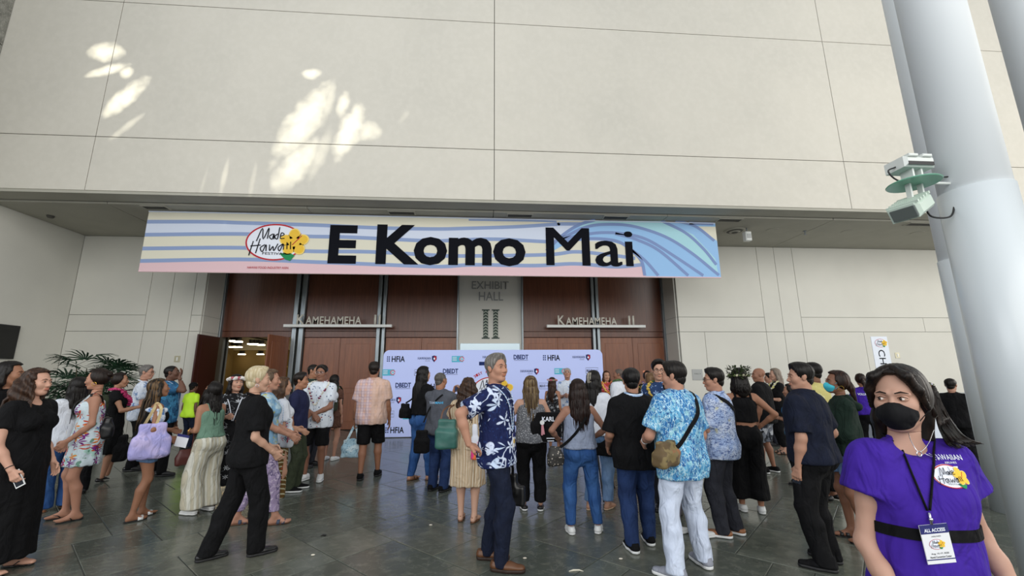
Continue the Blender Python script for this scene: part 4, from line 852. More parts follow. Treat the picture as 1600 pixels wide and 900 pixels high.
def make_hair(P):
    st, col = P.hair[0], P.hair[1]; col2 = P.hair[2] if len(P.hair) > 2 else None
    if st == 'none': return
    T, E, C, s, R = P.hT, P.hE, P.hC, P.hsc, P.Rh; hm = hair_mat(col, col2); v = P.hairv; J = P.J
    nrm = lambda n: tuple(R @ unit(n)); pl = lambda c, n: (tuple(T(*c)), nrm(n)); rnd = random.Random(P.seed)
    def strands(amp, f=90, lump=0.):
        ph = rnd.random() * 6
        def g(V, N):
            Q = (V - J['hc']) @ R / s; a = np.arctan2(Q[:, 0], -Q[:, 1] + .02); d = np.sin(a * 23 + ph + np.sin(Q[:, 2] * 18) * 1.1) * .6 + np.sin(a * 41 + Q[:, 2] * 9) * .4 + lump * (np.sin(Q[:, 2] * 70 + a * 6 + ph) + np.sin(Q[:, 0] * 60 + Q[:, 1] * 55 + ph))
            return V + N * (d * amp * P.hamp)[:, None]
        return g
    th = {'buzz': .003, 'short': .011, 'full': .019}.get(st, .012)
    cap = E(0, -.017, .040, .075 + th, .094 + th, .080 + th); cuts = []; thn = th if st == 'buzz' else .005
    if st in ('short', 'buzz', 'full'):
        top = [E(0, .035, .092 + (.012 if st == 'full' else 0), .055, .05, .026)] if st != 'buzz' else []
        hl = -.0 if st != 'buzz' else -.005
        cap = E(0, -.015, .034, .0755 + thn, .095 + thn, .080 + thn)
        if st != 'buzz': top.append(E(0, -.006, .060, .072 + th * .8, .088 + th * .8, .062 + th * .8))
        a1 = sdf([cap] + top, v, .02 * s, cuts=[pl((0, .066 + hl, .078), (0, .93, -.36)), pl((0, .03, -.032), (0, .42, -.9))], post=strands(.0022 if st != 'buzz' else .0004, lump=.4))
        # fringe sides and sideburns
        sub = []
        for q in (1, -1): sub.append(E(q * .079, .0, -.01, .02, .02, .034))
        side = sdf([cap], v, .01, subs=[(x, .004) for x in sub], cuts=[pl((0, .028, .0), (0, 1, -.12)), pl((0, -.0, -.052), (0, .55, -.83)), pl((0, 0, .05), (0, 0, 1))], post=strands(.0016, lump=.3))
        nape = sdf([E(0, -.026, -.02, .060, .076, .072)], v, .01, cuts=[pl((0, -.02, 0), (0, 1, 0)), pl((0, 0, -.082), (0, .1, -1))], post=strands(.0016))
        link('hair', fast_mesh(*join([a1, side, nape])), hm, P.root); return
    # longer styles
    front = [pl((0, .064, .076), (0, .9, -.44))]
    capm = sdf([cap, E(0, -.02, .0, .078 + th, .088 + th, .08)], v, .02 * s, subs=[(E(0, .085, -.025, .058, .062, .088), .01)], cuts=front + [pl((0, .045, 0), (0, 1, .1)), pl((0, 0, -.085), (0, .3, -1))], post=strands(.0028, lump=.15 if st != 'curly' else 1.2))
    top = sdf([E(0, -.0, .052, .079, .093, .079)], v, .02, cuts=[pl((0, 0, .07), (0, .35, -1))], post=strands(.0025))
    parts = [capm, top]
    if st in ('bun', 'pony'):
        if st == 'bun': parts.append(sdf([E(0, -.115, .045, .042, .036, .040), E(0, -.09, .04, .04, .03, .035)], v, .02, post=strands(.003, lump=.8)))
        else:
            ln = P.hair[3] if len(P.hair) > 3 else .30; b = T(0, -.105, .03); dn = unit(_v((0, -.35, -1)) @ R.T * .6 + _v((0, -.12, -.8)))
            parts.append(sdf([rc(b, b + dn * .08 * s, .024 * s, .034 * s), rc(b + dn * .08 * s, b + dn * ln, .036 * s, .014 * s, (tuple(R @ _v((0, 1, 0))), .7)), E(0, -.098, .032, .022, .018, .022)], v, .02, post=strands(.004)))
        link('hair', fast_mesh(*join(parts)), hm, P.root); return
    ln = P.hair[3] if len(P.hair) > 3 else .40; wd = P.hvol if st != 'curly' else 1.45
    bk = J['up']; a = T(0, -.06, .02); b = T(0, -.075, -.06); hz = P.h * .132
    end = b + _v((0, -.02 - (.09 if st == 'curly' and ln > .5 else 0), -ln)) + (P.Rs @ _v((0, 0, -1)) - _v((0, 0, -1))) * ln; fl_ = (tuple(R @ _v((0, 1, 0))), .52)
    pr = [rc(a, b, .078 * s, .080 * s * wd, fl_), rc(b, b + (end - b) * .55, .082 * s * wd, .088 * s * wd * P.h / 1.7, fl_), rc(b + (end - b) * .55, end, .088 * s * wd, .05 * s * wd, fl_)]
    for q in (1, -1):
        if q == P.noside: continue
        pr += [rc(T(q * .066, -.0, .04), T(q * .077, -.02, -.08), .026 * s * P.hvol, .028 * s * wd), rc(T(q * .077, -.02, -.08), T(q * .085, -.035, -.08) + _v((0, 0, -ln * .45)), .028 * s * wd, .03 * s * wd), rc(T(q * .085, -.035, -.08) + _v((0, 0, -ln * .45)), T(q * .07, -.05, -.08) + _v((0, 0, -ln * .8)), .03 * s * wd, .014 * s)]
        if st == 'longfront' or q == P.lock: pr.append(rc(T(q * .07, .03, -.02), T(q * .085, .05, -.12) + _v((0, .03, -ln * .5)), .022 * s, .018 * s))
    parts.append(sdf(pr, v, .03 * s, post=strands(.0045 if st != 'curly' else .006, lump=.15 if st != 'curly' else 1.0)))
    # loose strands give the outline its broken edge
    m = MB(); nst = P.nstr
    for i in range(nst):
        f = rnd.uniform(-1, 1); x0 = f * .078; L_ = ln * rnd.uniform(.75, 1.08); pts = []
        for k in range(7):
            t = k / 6; y = -.078 - .02 * math.cos(f * 1.5) + rnd.uniform(-.004, .004); wob = (math.sin(k * 1.9 + i) * (.016 if st == 'curly' else .004))
            if k < 2: p = T(x0 * (.8 + .2 * k), -.088 * math.sqrt(max(0, 1 - f * f * .7)) - .012, .03 - .09 * k)
            else: bz = b[2] - L_ * (t - .17) / .83; p = _v((b[0] + (f * .095 * wd * (1 - .25 * t)) * s + wob + (end[0] - b[0]) * t, b[1] - .045 * math.sqrt(max(0, 1 - f * f)) + (end[1] - b[1]) * t + wob, bz))
            pts.append(p)
        m.tube([tuple(p) for p in pts], [.006 * s, .010 * s, .010 * s, .009 * s, .007 * s, .005 * s, .0015 * s], 5)
    o = link('hair', fast_mesh(*join(parts)), hm, P.root)
    if nst: m.obj('loose_strand', hm, o, smooth=True, kind='stuff')
# ------------------------------------------------------------------ clothes and worn things
def cuts_at(P, z, dn): c = P.J['up'](0, 0, z); n = unit(P.Rs @ _v((0, 0, dn))); return (tuple(c), tuple(n))
def wl(P, u, v, dY=0.):
    """the point seen at pixel u, v at depth P.Y + dY, in the person's own frame"""
    p = ony(u, v, P.Y + dY); a = -P.rot; x, y = p[0] - P.X, p[1] - P.Y; return _v((x * math.cos(a) - y * math.sin(a), x * math.sin(a) + y * math.cos(a), p[2]))
def on_front(P, u, v, yl):
    """where the ray through pixel u, v meets the person's own plane y = yl"""
    a = -P.rot; c, s = math.cos(a), math.sin(a); r = ray(u, v); o = _v((-P.X, -P.Y, H)); d = _v((r[0] * c - r[1] * s, r[0] * s + r[1] * c, r[2])); o = _v((o[0] * c - o[1] * s, o[0] * s + o[1] * c, o[2])); t = (yl - o[1]) / d[1]; return o + d * t
def hit(P, surf, u, v, off=0.):
    """first point of the garment on the sight line through pixel u, v, in the person's frame"""
    from mathutils.bvhtree import BVHTree
    if not hasattr(P, 'bv'): P.bv = {}
    if surf.name not in P.bv: P.bv[surf.name] = BVHTree.FromPolygons([q.co for q in surf.data.vertices], [tuple(p.vertices) for p in surf.data.polygons])
    a = -P.rot; c, s = math.cos(a), math.sin(a); r = ray(u, v); o = (-P.X * c + P.Y * s, -P.X * s - P.Y * c, H); d = Vector((r[0] * c - r[1] * s, r[0] * s + r[1] * c, r[2])).normalized()
    h_ = P.bv[surf.name].ray_cast(Vector(o), d); return _v(h_[0] + h_[1] * off) if h_[0] else on_front(P, u, v, .12)
def put(P, name, vq, m, parent=None): return link(name, fast_mesh(*vq), m, parent or P.root)
def push_out(P, pts, d, prims=None):
    pr = prims or P.outer; out = []
    for p in pts:
        p = _v(p)
        for _ in range(6):
            f = lambda q: min(float(p_eval(x, q[None])[0]) for x in pr); v = f(p)
            if v > d - .002: break
            e = .004; g = unit((f(p + _v((e, 0, 0))) - v, f(p + _v((0, e, 0))) - v, f(p + _v((0, 0, e))) - v)); p = p + g * (d - v)
        out.append(p)
    return out
def shirt(P, m, hem=.47, sleeve=.6, loose=.012, collar=None, name='shirt', amp=.007, tank=False, straps=True, sl_loose=None, neck=None, tuck=False, top=.80):
    h, w, up = P.h, P.w, P.J['up']; fy = unit(P.Rs @ _v((0, 1, 0))); g = .013 + loose; sl = loose if sl_loose is None else sl_loose
    pr = [grow(p, g) for i, p in enumerate(P.tor) if not (tank and i in (2, 3, 4))] + [grow(b, g * .8) for b in P.bust]
    if not tank and len(P.tor) > 2: pr[2] = grow(P.tor[2], g * .6); pr[3] = grow(P.tor[3], .007 + loose * .3); pr[4] = grow(P.tor[4], .007 + loose * .3)
    rad = (.093 if P.sex == 'm' else .097) * h * w + g
    if not tuck: pr.append(rc(up(0, 0, .70), up(0, -.005, hem - .01), (.092 if P.sex == 'm' else .08) * h * w + g, rad + loose * .8, (fy, .74)))
    for sd in 'RL':
        a, e, wr = P.armj[sd]
        if sleeve > 0 and not tank:
            f = min(sleeve, 1.0); end = a + (e - a) * f; dr = unit(e - a); r0 = .0345 * h * w ** .5 + sl * .6; r1 = .0335 * h * w ** .5 + sl * 1.15
            if sleeve <= 1: pr.append(rc(a - dr * .01, end + dr * .03, r0, r1, caps=[(tuple(end), tuple(dr))]))
            else:
                pr.append(rc(a, e, r0, .031 * h + sl)); f2 = sleeve - 1; d2 = unit(wr - e); e2 = e + (wr - e) * f2; pr.append(rc(e, e2 + d2 * .02, .031 * h + sl, .024 * h + sl, caps=[(tuple(e2), tuple(d2))]))
    P.outer = pr + [rc(P.J['neck'], P.J['hc'], .062)]
    if 'trousers' in P.__dict__: pass
    cu = [cuts_at(P, hem, -1)]
    if tank: cu.append(cuts_at(P, top, 1))
    sub = []
    if neck: sub.append((el(up(0, .07, .845), _v((.075, .09, neck)) * h / 1.7, P.Rs), .01))
    o = put(P, name, sdf(pr, P.cv, .04 * h / 1.7, cuts=cu, subs=sub, post=folds(amp, P.seed)), m)
    if tank and straps:
        sm = []
        for q in (1, -1):
            x = .052 * h; sm += [rc(up(q * x, .105 * w * P.w, top - .012), up(q * x * 1.0, .02, .838), .009), rc(up(q * x, .02, .838), up(q * x, -.05, .825), .009), rc(up(q * x, -.05, .825), up(q * x, -.085 * w, top - .012), .009)]
        put(P, 'strap', sdf([('c', p[1], p[2], .014 if straps != 'thin' else .006, .014 if straps != 'thin' else .006, None, ()) for p in sm], .006 if straps == 'thin' else .009, .005), m)
    if collar:
        nk = P.J['neck'] + P.Rs @ _v((0, .006, .006 * h)); R = P.Rs; rx = (.043 if P.sex == 'm' else .038) * h; ry = rx * 1.05; pts = []
        for i in range(17):
            a = PI / 2 + .30 + (2 * PI - .6) * i / 16; pts.append(nk + R @ _v((rx * math.cos(a), ry * math.sin(a), .008 - .020 * math.sin(a) * 1.3)))
        c_ = MB(); c_.tube([tuple(p) for p in pts], [.006] + [.011] * 15 + [.006], 8, (1.7, .75) if collar == 'stand' else (1.25, 1.0)); c_.obj('collar', m if collar is True or collar == 'stand' else collar, o, smooth=True)
        if collar is True:
            for q in (1, -1):
                a = nk + R @ _v((q * .012, ry + .004, -.022)); b = nk + R @ _v((q * .055, ry * .95, -.035)); c2 = nk + R @ _v((q * .038, ry + .022, -.075)); MB().add([tuple(a), tuple(b), tuple(c2), tuple(a + R @ _v((0, .008, 0))), tuple(b + R @ _v((0, .008, 0))), tuple(c2 + R @ _v((0, .008, 0)))], [(0, 1, 2), (5, 4, 3), (0, 3, 4, 1), (1, 4, 5, 2), (2, 5, 3, 0)]).obj('collar_point', m, o)
            MB().tube([tuple(p) for p in push_out(P, [up(0, .05, z) for z in (.79, .75, .70, .66, .62, .58, .54)], .002)], .004, 4, (2.2, .6)).obj('placket', m, o)
    return o
def trousers(P, m, knee=.010, ankle=.030, end=.035, waist=.60, name='trousers', amp=.006, top=.009, flare=None):
    h, w, up = P.h, P.w, P.J['up']; fy = unit(P.Rs @ _v((0, 1, 0))); pr = [grow(P.tor[0], top)] + [grow(p, top) for p in P.tor if p[0] == 'c' and abs(p[3] - .052 * h * w) < 1e-6]
    if P.belly: pr.append(grow(P.tor[-1], top * .7))
    for sd in 'RL':
        hip, kn, an, fd = P.L[sd]; ws = w ** .5; r_k = .035 * h * ws + knee; pr += [rc(hip + _v((0, 0, -.01)), kn, .0515 * h * w + top, r_k)]
        lo = _v((an[0], an[1] - fd[1] * .008, min(end, an[2]) - .02)); lo = kn + (lo - kn) if end < kn[2] else lo
        if end < kn[2]: pr.append(rc(kn, lo, r_k, (.0195 * h + ankle) if flare is None else flare))
        if end < kn[2]: pr += [grow(q_, .012) for q_ in P.legp[sd][:3]]
        if end < kn[2] and ankle < .03: pr.append(rc(kn, kn + (an - kn) * .35 - fd * .012 * h, r_k, .033 * h * ws + knee * .7))
    o = put(P, name, sdf(pr, P.cv, .022 * h / 1.7, cuts=[cuts_at(P, waist, 1), ((0, 0, end), (0, 0, -1))], post=folds(amp, P.seed + 1, 26, 13)), m); return o
def skirt(P, m, hem=.28, waist=.62, r0=.085, r1=.125, name='skirt', amp=.006, n=13, flat_=.80, fy_=0):
    h, up = P.h, P.J['up']; fl = ((0, 1, 0), flat_); mid = (P.L['R'][2] + P.L['L'][2]) / 2; k = (1 - hem / .53); bot = _v((mid[0] * k * .8, mid[1] * k * .8 + fy_, hem * h - .02)); hp = up(0, -.01, .53)
    pr = [rc(up(0, 0, waist + .01), hp, r0 * h * P.w, .108 * h * P.w, fl), rc(hp, bot, .108 * h * P.w, r1 * h * P.w ** .5, fl)] + [grow(p, .018) for p in P.tor[:1]] + [grow(p, .02) for p in P.tor if p[0] == 'c' and abs(p[3] - .052 * h * P.w) < 1e-6]
    return put(P, name, sdf(pr, P.cv, .03, cuts=[cuts_at(P, waist, 1), ((0, 0, hem * h), (0, 0, -1))], post=vfolds(amp, n)), m)
def footwear(P, kind, m, sole=None, strap=None):
    s = P.h / 1.7 * (1.04 if P.sex == 'm' else .94)
    for sd, q in (('R', 1), ('L', -1)):
        hip, kn, an, fd = P.L[sd]; g = _v((an[0], an[1], 0)); lat = _v((fd[1], -fd[0], 0)) * q; W = lambda a, b, z: g + (fd * a + lat * b) * s + _v((0, 0, z * s)); fl = ((0, 0, 1), .62); v = P.shv; so = sole or m
        if kind in ('sneaker', 'shoe', 'boot', 'clog', 'flat', 'loafer'):
            toe = .185 if kind != 'flat' else .19; hz = {'boot': .12, 'sneaker': .088, 'shoe': .075, 'loafer': .062, 'clog': .06, 'flat': .035}[kind]
            up_ = [rc(W(-.045, 0, .045), W(-.04, 0, hz), .040 * s, .036 * s), rc(W(-.04, 0, .04), W(.06, 0, .045), .042 * s, .040 * s, fl), rc(W(-.01, 0, .055), W(.09, -.002, .038), .036 * s, .030 * s), rc(W(.05, 0, .035), W(toe - .035, -.006, .032), .046 * s, (.036 if kind != 'flat' else .022) * s, fl)]
            if kind in ('boot', 'sneaker'): up_.append(rc(W(0, 0, .06), W(-.005, 0, hz + .01), .040 * s, .042 * s))
            cut = [(tuple(W(0, 0, .024)), (0, 0, -1)), (tuple(W(0, 0, hz)), (0, 0, 1))] if kind != 'flat' else [(tuple(W(0, 0, .01)), (0, 0, -1)), (tuple(W(-.03, 0, .06)), (fd[0] * .5, fd[1] * .5, .86))]
            sh = put(P, 'shoe', sdf(up_, v, .018, cuts=cut), m)
            sp_ = [rc(W(-.045, 0, .02), W(.05, 0, .02), .043 * s, .044 * s), rc(W(.05, 0, .02), W(toe - .035, -.006, .02), .050 * s, .040 * s)]
            if kind != 'flat': put(P, 'sole', sdf(sp_, v, .015, cuts=[(tuple(W(0, 0, .027)), (0, 0, 1)), ((0, 0, .002), (0, 0, -1))]), so, sh)
            if kind in ('sneaker', 'shoe', 'boot'):
                l_ = MB()
                for i in range(4): z = .078 - i * .0085; a = .025 + i * .022; l_.tube([W(a, -.022, z - .006), W(a + .004, 0, z + .003), W(a, .022, z - .006)], .0035 * s, 5)
                l_.obj('laces', strap or so, sh)
        else:   # open sandals, slippers, heels
            sl = [rc(W(-.045, 0, .01), W(.05, -.002, .01), .036 * s, .037 * s), rc(W(.05, -.002, .01), W(.135, -.008, .01), .043 * s, .036 * s)]
            lift = 0.0; sh = put(P, 'sandal', sdf(sl, v, .02, cuts=[((0, 0, .016 * s + P.heel * .0), (0, 0, 1)), ((0, 0, .001), (0, 0, -1))]), so); st = MB()
            z0 = .018
            if kind == 'flipflop':
                st.tube([W(.125, -.018, .022), W(.10, -.016, .048), W(.06, .02, .055), W(.03, .036, .02)], .005 * s, 6); st.tube([W(.125, -.018, .022), W(.10, -.018, .048), W(.06, -.034, .045), W(.03, -.038, .02)], .005 * s, 6)
            elif kind in ('slide', 'birk'):
                for a in ((.085,) if kind == 'slide' else (.10, .045)):
                    st.ribbon([W(a, .046, .012), W(a, .042, .036), W(a + .004, .02, .052 + (.1 - a) * .2), W(a + .004, -.01, .056 + (.1 - a) * .25), W(a, -.036, .042), W(a, -.045, .012)], [tuple(lat), tuple(lat * .7 + _v((0, 0, .7))), (0, 0, 1), (0, 0, 1), tuple(-lat * .7 + _v((0, 0, .7))), tuple(-lat)], (.055 if kind == 'slide' else .034) * s, .004)
            else:
                st.tube([W(.11, .04, .015), W(.105, .0, .046), W(.10, -.042, .015)], .006 * s, 6); st.tube([W(.075, .042, .015), W(.12, -.01, .042), W(.07, -.042, .015)], .006 * s, 6); st.tube([W(-.03, .036, .02), W(-.06, 0, .06), W(-.03, -.036, .02)], .005 * s, 6); st.tube([W(-.02, .038, .07), W(.03, 0, .085), W(-.02, -.038, .07), W(-.066, 0, .065)], .005 * s, 6, closed=True)
            st.obj('strap', strap or m, sh, smooth=True)
def glasses(P, m=None, lens=None):
    m = m or mat('glasses_frame', '1A1A1C', .3); T = P.hT; b = MB()
    for q in (1, -1):
        pts = [T(q * .032 + .024 * math.cos(a), .1035 - .003 * abs(math.cos(a)) - q * q * .004, .003 + .018 * math.sin(a)) for a in np.linspace(0, 2 * PI, 16, endpoint=False)]; b.tube([tuple(p) for p in pts], .0018 * P.hsc, 5, closed=True)
        b.tube([tuple(T(q * .056, .098, .008)), tuple(T(q * .074, .06, .008)), tuple(T(q * .078, -.005, .008))], .0018 * P.hsc, 5)
    b.tube([tuple(T(-.008, .102, .006)), tuple(T(.008, .102, .006))], .0018 * P.hsc, 5); return b.obj('glasses', m, P.root)
def lanyard(P, m, badge=True, low=.60, ribbon=.012, side=0, bcol=None, card=(.085, .12)):
    up = P.J['up']; h, w = P.h, P.w; b = MB(); yb = lambda z: (.100 * h * w * .68 + .030 + (.02 if P.sex == 'f' else 0) + (P.belly or 0) * .05); pts = []
    nk = P.J['neck']; L_ = []
    for q in (1, -1):
        pts = [up(0, -.050 * h / 1.7 - .035, .845), up(q * .048 * h / 1.0 * .9, -.02, .852), up(q * .062 * h * .85, .05, .815), up(q * .035 * h + side * .5, yb(0) * .95, .76), up(side + q * .006, yb(0) + .004, low + .03)]
        pts = push_out(P, catmull([np.array(p) for p in pts], 5), .006); b.ribbon([tuple(p) for p in pts], [tuple(unit(_v((p[0] - nk[0], p[1] - nk[1] + 1e-3, .3)))) for p in pts], ribbon, .002)
    o = b.obj('lanyard', m, P.root)
    if badge:
        c = up(side, yb(0) + .010, low - .02); M_ = Matrix(P.Rs.tolist()); bd = MB().box(-card[0] / 2, card[0] / 2, 0, .003, -card[1] / 2, card[1] / 2).obj('badge', mat('badge_card', 'E4E6EA', .4), o, loc=tuple(c))
        MB().box(-card[0] / 2, card[0] / 2, .003, .004, card[1] * .22, card[1] / 2).obj('badge_band', mat('badge_navy', '2A2E6B', .4), bd); flat('badge_print', ell(0, -.01, .028, .02, 16), .005, mat('badge_gold', 'D9B45A', .5), bd)
    return o
def lei(P, cols, n=34, r=.022, low=.70, drop=.0, chain=False):
    up = P.J['up']; h, w = P.h, P.w; yb = .100 * h * w * .68 + .028; ctrl = [up(0, -.07 * w, .845), up(.062 * h, -.01, .852), up(.068 * h, .07, .80), up(.05 * h, yb + .008, .745), up(0, yb + .02, low), up(-.05 * h, yb + .008, .745), up(-.068 * h, .07, .80), up(-.062 * h, -.01, .852), up(0, -.07 * w, .845)]
    pts = push_out(P, catmull([np.array(p) for p in ctrl], 12), r * .8); st = max(1, len(pts) // n); rnd = random.Random(P.seed); ms = {c: MB() for c in cols}
    for i, p in enumerate(pts[::st]):
        c = rnd.choice(cols); b = ms[c]
        for k in range(3): b.ball((p[0] + rnd.uniform(-.4, .4) * r, p[1] + rnd.uniform(-.4, .4) * r, p[2] + rnd.uniform(-.4, .4) * r), r * rnd.uniform(.5, .8), 5, 4, (1, 1, .7))
    root = None
    for c, b in ms.items():
        if not b.v: continue
        o = b.obj('lei' if root is None else 'blossom', mat('petal_' + c, c, .7), P.root if root is None else root); root = root or o; o['kind'] = 'stuff'
def crown(P, cols, r=.020, n=22, tall=0., rx=.088, z0=.06, leaf=None):
    T = P.hT; rnd = random.Random(P.seed + 5); ms = {}
    root = MB().tube([tuple(T(rx * math.cos(a), -.012 + rx * 1.15 * math.sin(a), z0)) for a in np.linspace(0, 2 * PI, 20, endpoint=False)], .012, 6, closed=True).obj('flower_crown', mat('crown_base', '3A4A2E', .8), P.root)
    for i in range(n):
        a = 2 * PI * i / n; c = rnd.choice(cols); b = ms.setdefault(c, MB())
        for k in range(3):
            p = T((rx + rnd.uniform(0, .02)) * math.cos(a + rnd.uniform(-.1, .1)), -.012 + (rx * 1.15 + rnd.uniform(0, .02)) * math.sin(a), z0 + rnd.uniform(-.012, .014 + tall)); b.ball(tuple(p), r * rnd.uniform(.5, .85), 5, 4, (1, 1, .7))
    for c, b in ms.items(): b.obj('blossom', mat('petal_' + c, c, .7), root, kind='stuff')
    if leaf:
        b = MB()
        for i in range(260):
            a = rnd.uniform(0, 2 * PI); z = z0 + rnd.uniform(-.04, .10); rr_ = rnd.uniform(.9, 1.32); p = T(rx * rr_ * math.cos(a), -.012 + rx * 1.1 * rr_ * math.sin(a), z); d = _v((math.cos(a), math.sin(a), rnd.uniform(-.9, 1.3))) * .034; sd = _v((-math.sin(a), math.cos(a), rnd.uniform(-.5, .5))) * .012; b.add([tuple(p), tuple(p + d * .5 + sd), tuple(p + d), tuple(p + d * .5 - sd)], [(0, 1, 2, 3)])
        b.obj('leaf_sprays', mat('leaf_' + leaf, leaf, .6), root, kind='stuff')
def earring(P, q=1, r=.016, m=None):
    T = P.hT; m = m or mat('gold', 'C9A24A', .25, metal=1); c = T(q * .084, -.004, -.038 - r); R = P.Rh
    MB().tube([tuple(c + R @ (_v((0, math.cos(a), math.sin(a))) * r * 1.15)) for a in np.linspace(0, 2 * PI, 14, endpoint=False)], .0026, 5, closed=True).obj('hoop_earring', m, P.root)
def facemask(P, m):
    T, E, C = P.hT, P.hE, P.hC; pr = [E(0, .062, -.050, .062, .052, .046), E(0, .075, -.045, .028, .050, .045), E(0, .055, -.082, .042, .046, .03)]
    o = put(P, 'face_mask', sdf(pr, P.hv * .9, .012, cuts=[(tuple(T(0, .038, 0)), tuple(P.Rh @ _v((0, -1, 0)))), (tuple(T(0, .1, -.006)), tuple(P.Rh @ unit((0, -.35, 1)))), (tuple(T(0, 0, -.118)), tuple(P.Rh @ unit((0, 0.1, -1))))]), m)
    b = MB()
    for q in (1, -1): b.tube([tuple(T(q * .058, .045, -.02)), tuple(T(q * .075, .02, -.002)), tuple(T(q * .084, -.012, .012))], .0016, 5); b.tube([tuple(T(q * .055, .04, -.075)), tuple(T(q * .074, .015, -.045)), tuple(T(q * .082, -.016, -.03))], .0016, 5)
    b.obj('ear_loop', m, o); return o
def wrist_band(P, sd, m, r=1.0, name='bracelet', wd=.008, t=.06):
    a = P.armj[sd]; c = a[2] + (a[1] - a[2]) * t * 2; d = unit(a[1] - a[2]); x = unit(np.cross(d, (0, .3, 1))); y = np.cross(d, x); R_ = .0178 * P.h * r
    MB().tube([tuple(c + (x * math.cos(q) + y * math.sin(q)) * R_) for q in np.linspace(0, 2 * PI, 16, endpoint=False)], .004, 6, (1, wd / .004) if False else None, closed=True).obj(name, m, P.root)
# ------------------------------------------------------------------ carried things (top level)
def carried(P, c, name, label, cat, group=None):
    c = _v(c); a = P.rot; x, y = P.root.location[:2]; loc = (x + c[0] * math.cos(a) - c[1] * math.sin(a), y + c[0] * math.sin(a) + c[1] * math.cos(a), c[2]); return empty(name, loc, a, label=label, cat=cat, group=group)
def bag(P, c, size, m, label, handle=None, name='tote_bag', strap_m=None, rz=0, amp=.006, rd=.03, taper=.8, sw=.025, cat='bag', top_m=None, n=(0, 1, 0)):
    """soft bag centred at local c; size = width, depth, height; handle = list of paths in local coordinates"""
    e = carried(P, c, name, label, cat); R = rot_xyz(0, 0, rz); W, D, Hh = [v / 2 for v in size]; v = P.cv * .9
    pr = [bx((0, 0, -Hh * .35), (W, D, Hh * .62), R, rd), bx((0, 0, Hh * .4), (W * taper, D * .55, Hh * .58), R, rd * .6)]
    vq = sdf(pr, v, .05, post=folds(amp, P.seed + 3, 30, 18)); o = link('body', fast_mesh(*vq), m, e)
    for hd in handle or []:
        pts = catmull([np.array(p) - np.array(c) for p in hd], 6); b = MB(); b.ribbon([tuple(p) for p in pts], [tuple(unit(_v((p[0] * .001 + n[0], n[1], n[2])))) for p in pts] if not callable(n) else n, sw, .004); b.obj('handle', strap_m or m, e)
    return e
def person(u, v, top, label, rot=0, sex='m', skin='C08A6A', hair=('short', '14100E'), head=(0, 0, 0), arms=None, feet=None, lean=(0, 0), twist=0, w=1., belly=0, sway=0, utop=None, lod=None, face=True, masked=False, bare=False, hands=None, gaze=(0, 0), heel=0, seed=None, lowcrop=None, brow=None, lock=0, X=None, hamp=1., hvol=1., bs=.9, noside=0, hs=1., name='person', Y=None, group=None):
    P = Person()
    if Y is None: Xw, Y = onz(u, v)[:2]
    else: Xw = ony(u, 450 + F * math.tan(math.atan(H / Y) + .2037), Y)[0]
    if X is not None: Xw = X
    ut = utop if utop is not None else u; zt = ony(ut, top, Y)[2] if top > 10 else top
    P.X, P.Y = Xw, Y; P.rot = math.radians(rot); P.sex = sex; P.skin = skin; P.hair = hair; P.head = tuple(math.radians(a) for a in head) + ((0,) if len(head) < 3 else ()); P.lean = tuple(math.radians(a) for a in lean); P.twist = math.radians(twist); P.w = w; P.belly = belly; P.sway = sway; P.hs = hs
    th = {'short': .012, 'buzz': .003, 'full': .022, 'none': 0}.get(hair[0], .012); P.h = zt - th + .0
    if lean[0] > 8: P.h /= (1 - .45 * (1 - math.cos(P.lean[0])))
    P.mirror = True; P.arms = dict(R=(.05, .03, -.53), L=(.05, .03, -.53)); P.arms.update(arms or {}); P.feet = feet or ((.10, 0, -.15), (-.10, .03, .15)); P.hands = hands or {}
    k = lod if lod is not None else (1.0 if Y < 5.6 else 1.45 if Y < 7.9 else 2.0); P.vox = .0165 * k; P.cv = .0142 * k; P.hv = .0058 * k if k < 1.4 else .0075; P.hairv = .0085 * k; P.handv = .0056 * min(k, 1.4); P.shv = .009 * min(k, 1.5); P.nstr = int(34 / k)
    P.face = face; P.masked = masked; P.bare = bare; P.gaze = gaze; P.heel = heel; P.seed = seed if seed is not None else int(u * 7 + Y * 13); P.lowcrop = lowcrop; P.brow = brow; P.lock = lock; P.hamp = hamp; P.hvol = hvol; P.bs = bs; P.noside = noside
    P.root = empty(name, (Xw, Y, 0), P.rot, label=label, cat='person', group=group)
    return make_body(P)
# ------------------------------------------------------------------ cloth
_plain_mat = mat
def mat(name, color, rough=.7, layers=(), **k):
    if name in MATS: return MATS[name]
    if rough >= .74: k.setdefault('wr', .035); k.setdefault('spec', .2)
    return _plain_mat(name, color, rough, layers, **k)
def cloth_(name, c, c2=None, rough=.85, **k): return mat(name, c, rough, [('noise', 14, .35, .7, c2 or c, dict(detail=4, amt=.6))], bump=(160, .0008, (1, 1, 1), .3), **k)
BLK = cloth_('black_cloth', '08080A', '101013'); NVY = cloth_('navy_cloth', '121829', '1A2238'); DNV = cloth_('dark_navy_cloth', '0F1423', '161C30')
def denim(name, c, c2): return mat(name, c, .8, [('noise', 5, .4, .7, c2, dict(detail=4)), ('wavex', 160, .3, .8, c2, dict(dist=2, amt=.3))], bump=(200, .001, (1, 1, 1), .3))
DEN = denim('blue_denim', '274A82', '3E669E'); DDN = denim('dark_denim', '1B2B4E', '263B66'); LDN = denim('light_denim', '5878A0', '7C98BC')
WHC = cloth_('white_cloth', 'D6DAE2', 'C6CBD6'); WPT = cloth_('white_twill', 'C9D3E6', 'BCC7DC'); GRT = cloth_('grey_tee', '4A4D55', '565962'); GRP = cloth_('grey_slacks', '6E6C76', '7B7984'); CHR = cloth_('charcoal_cloth', '26272E', '30323A')
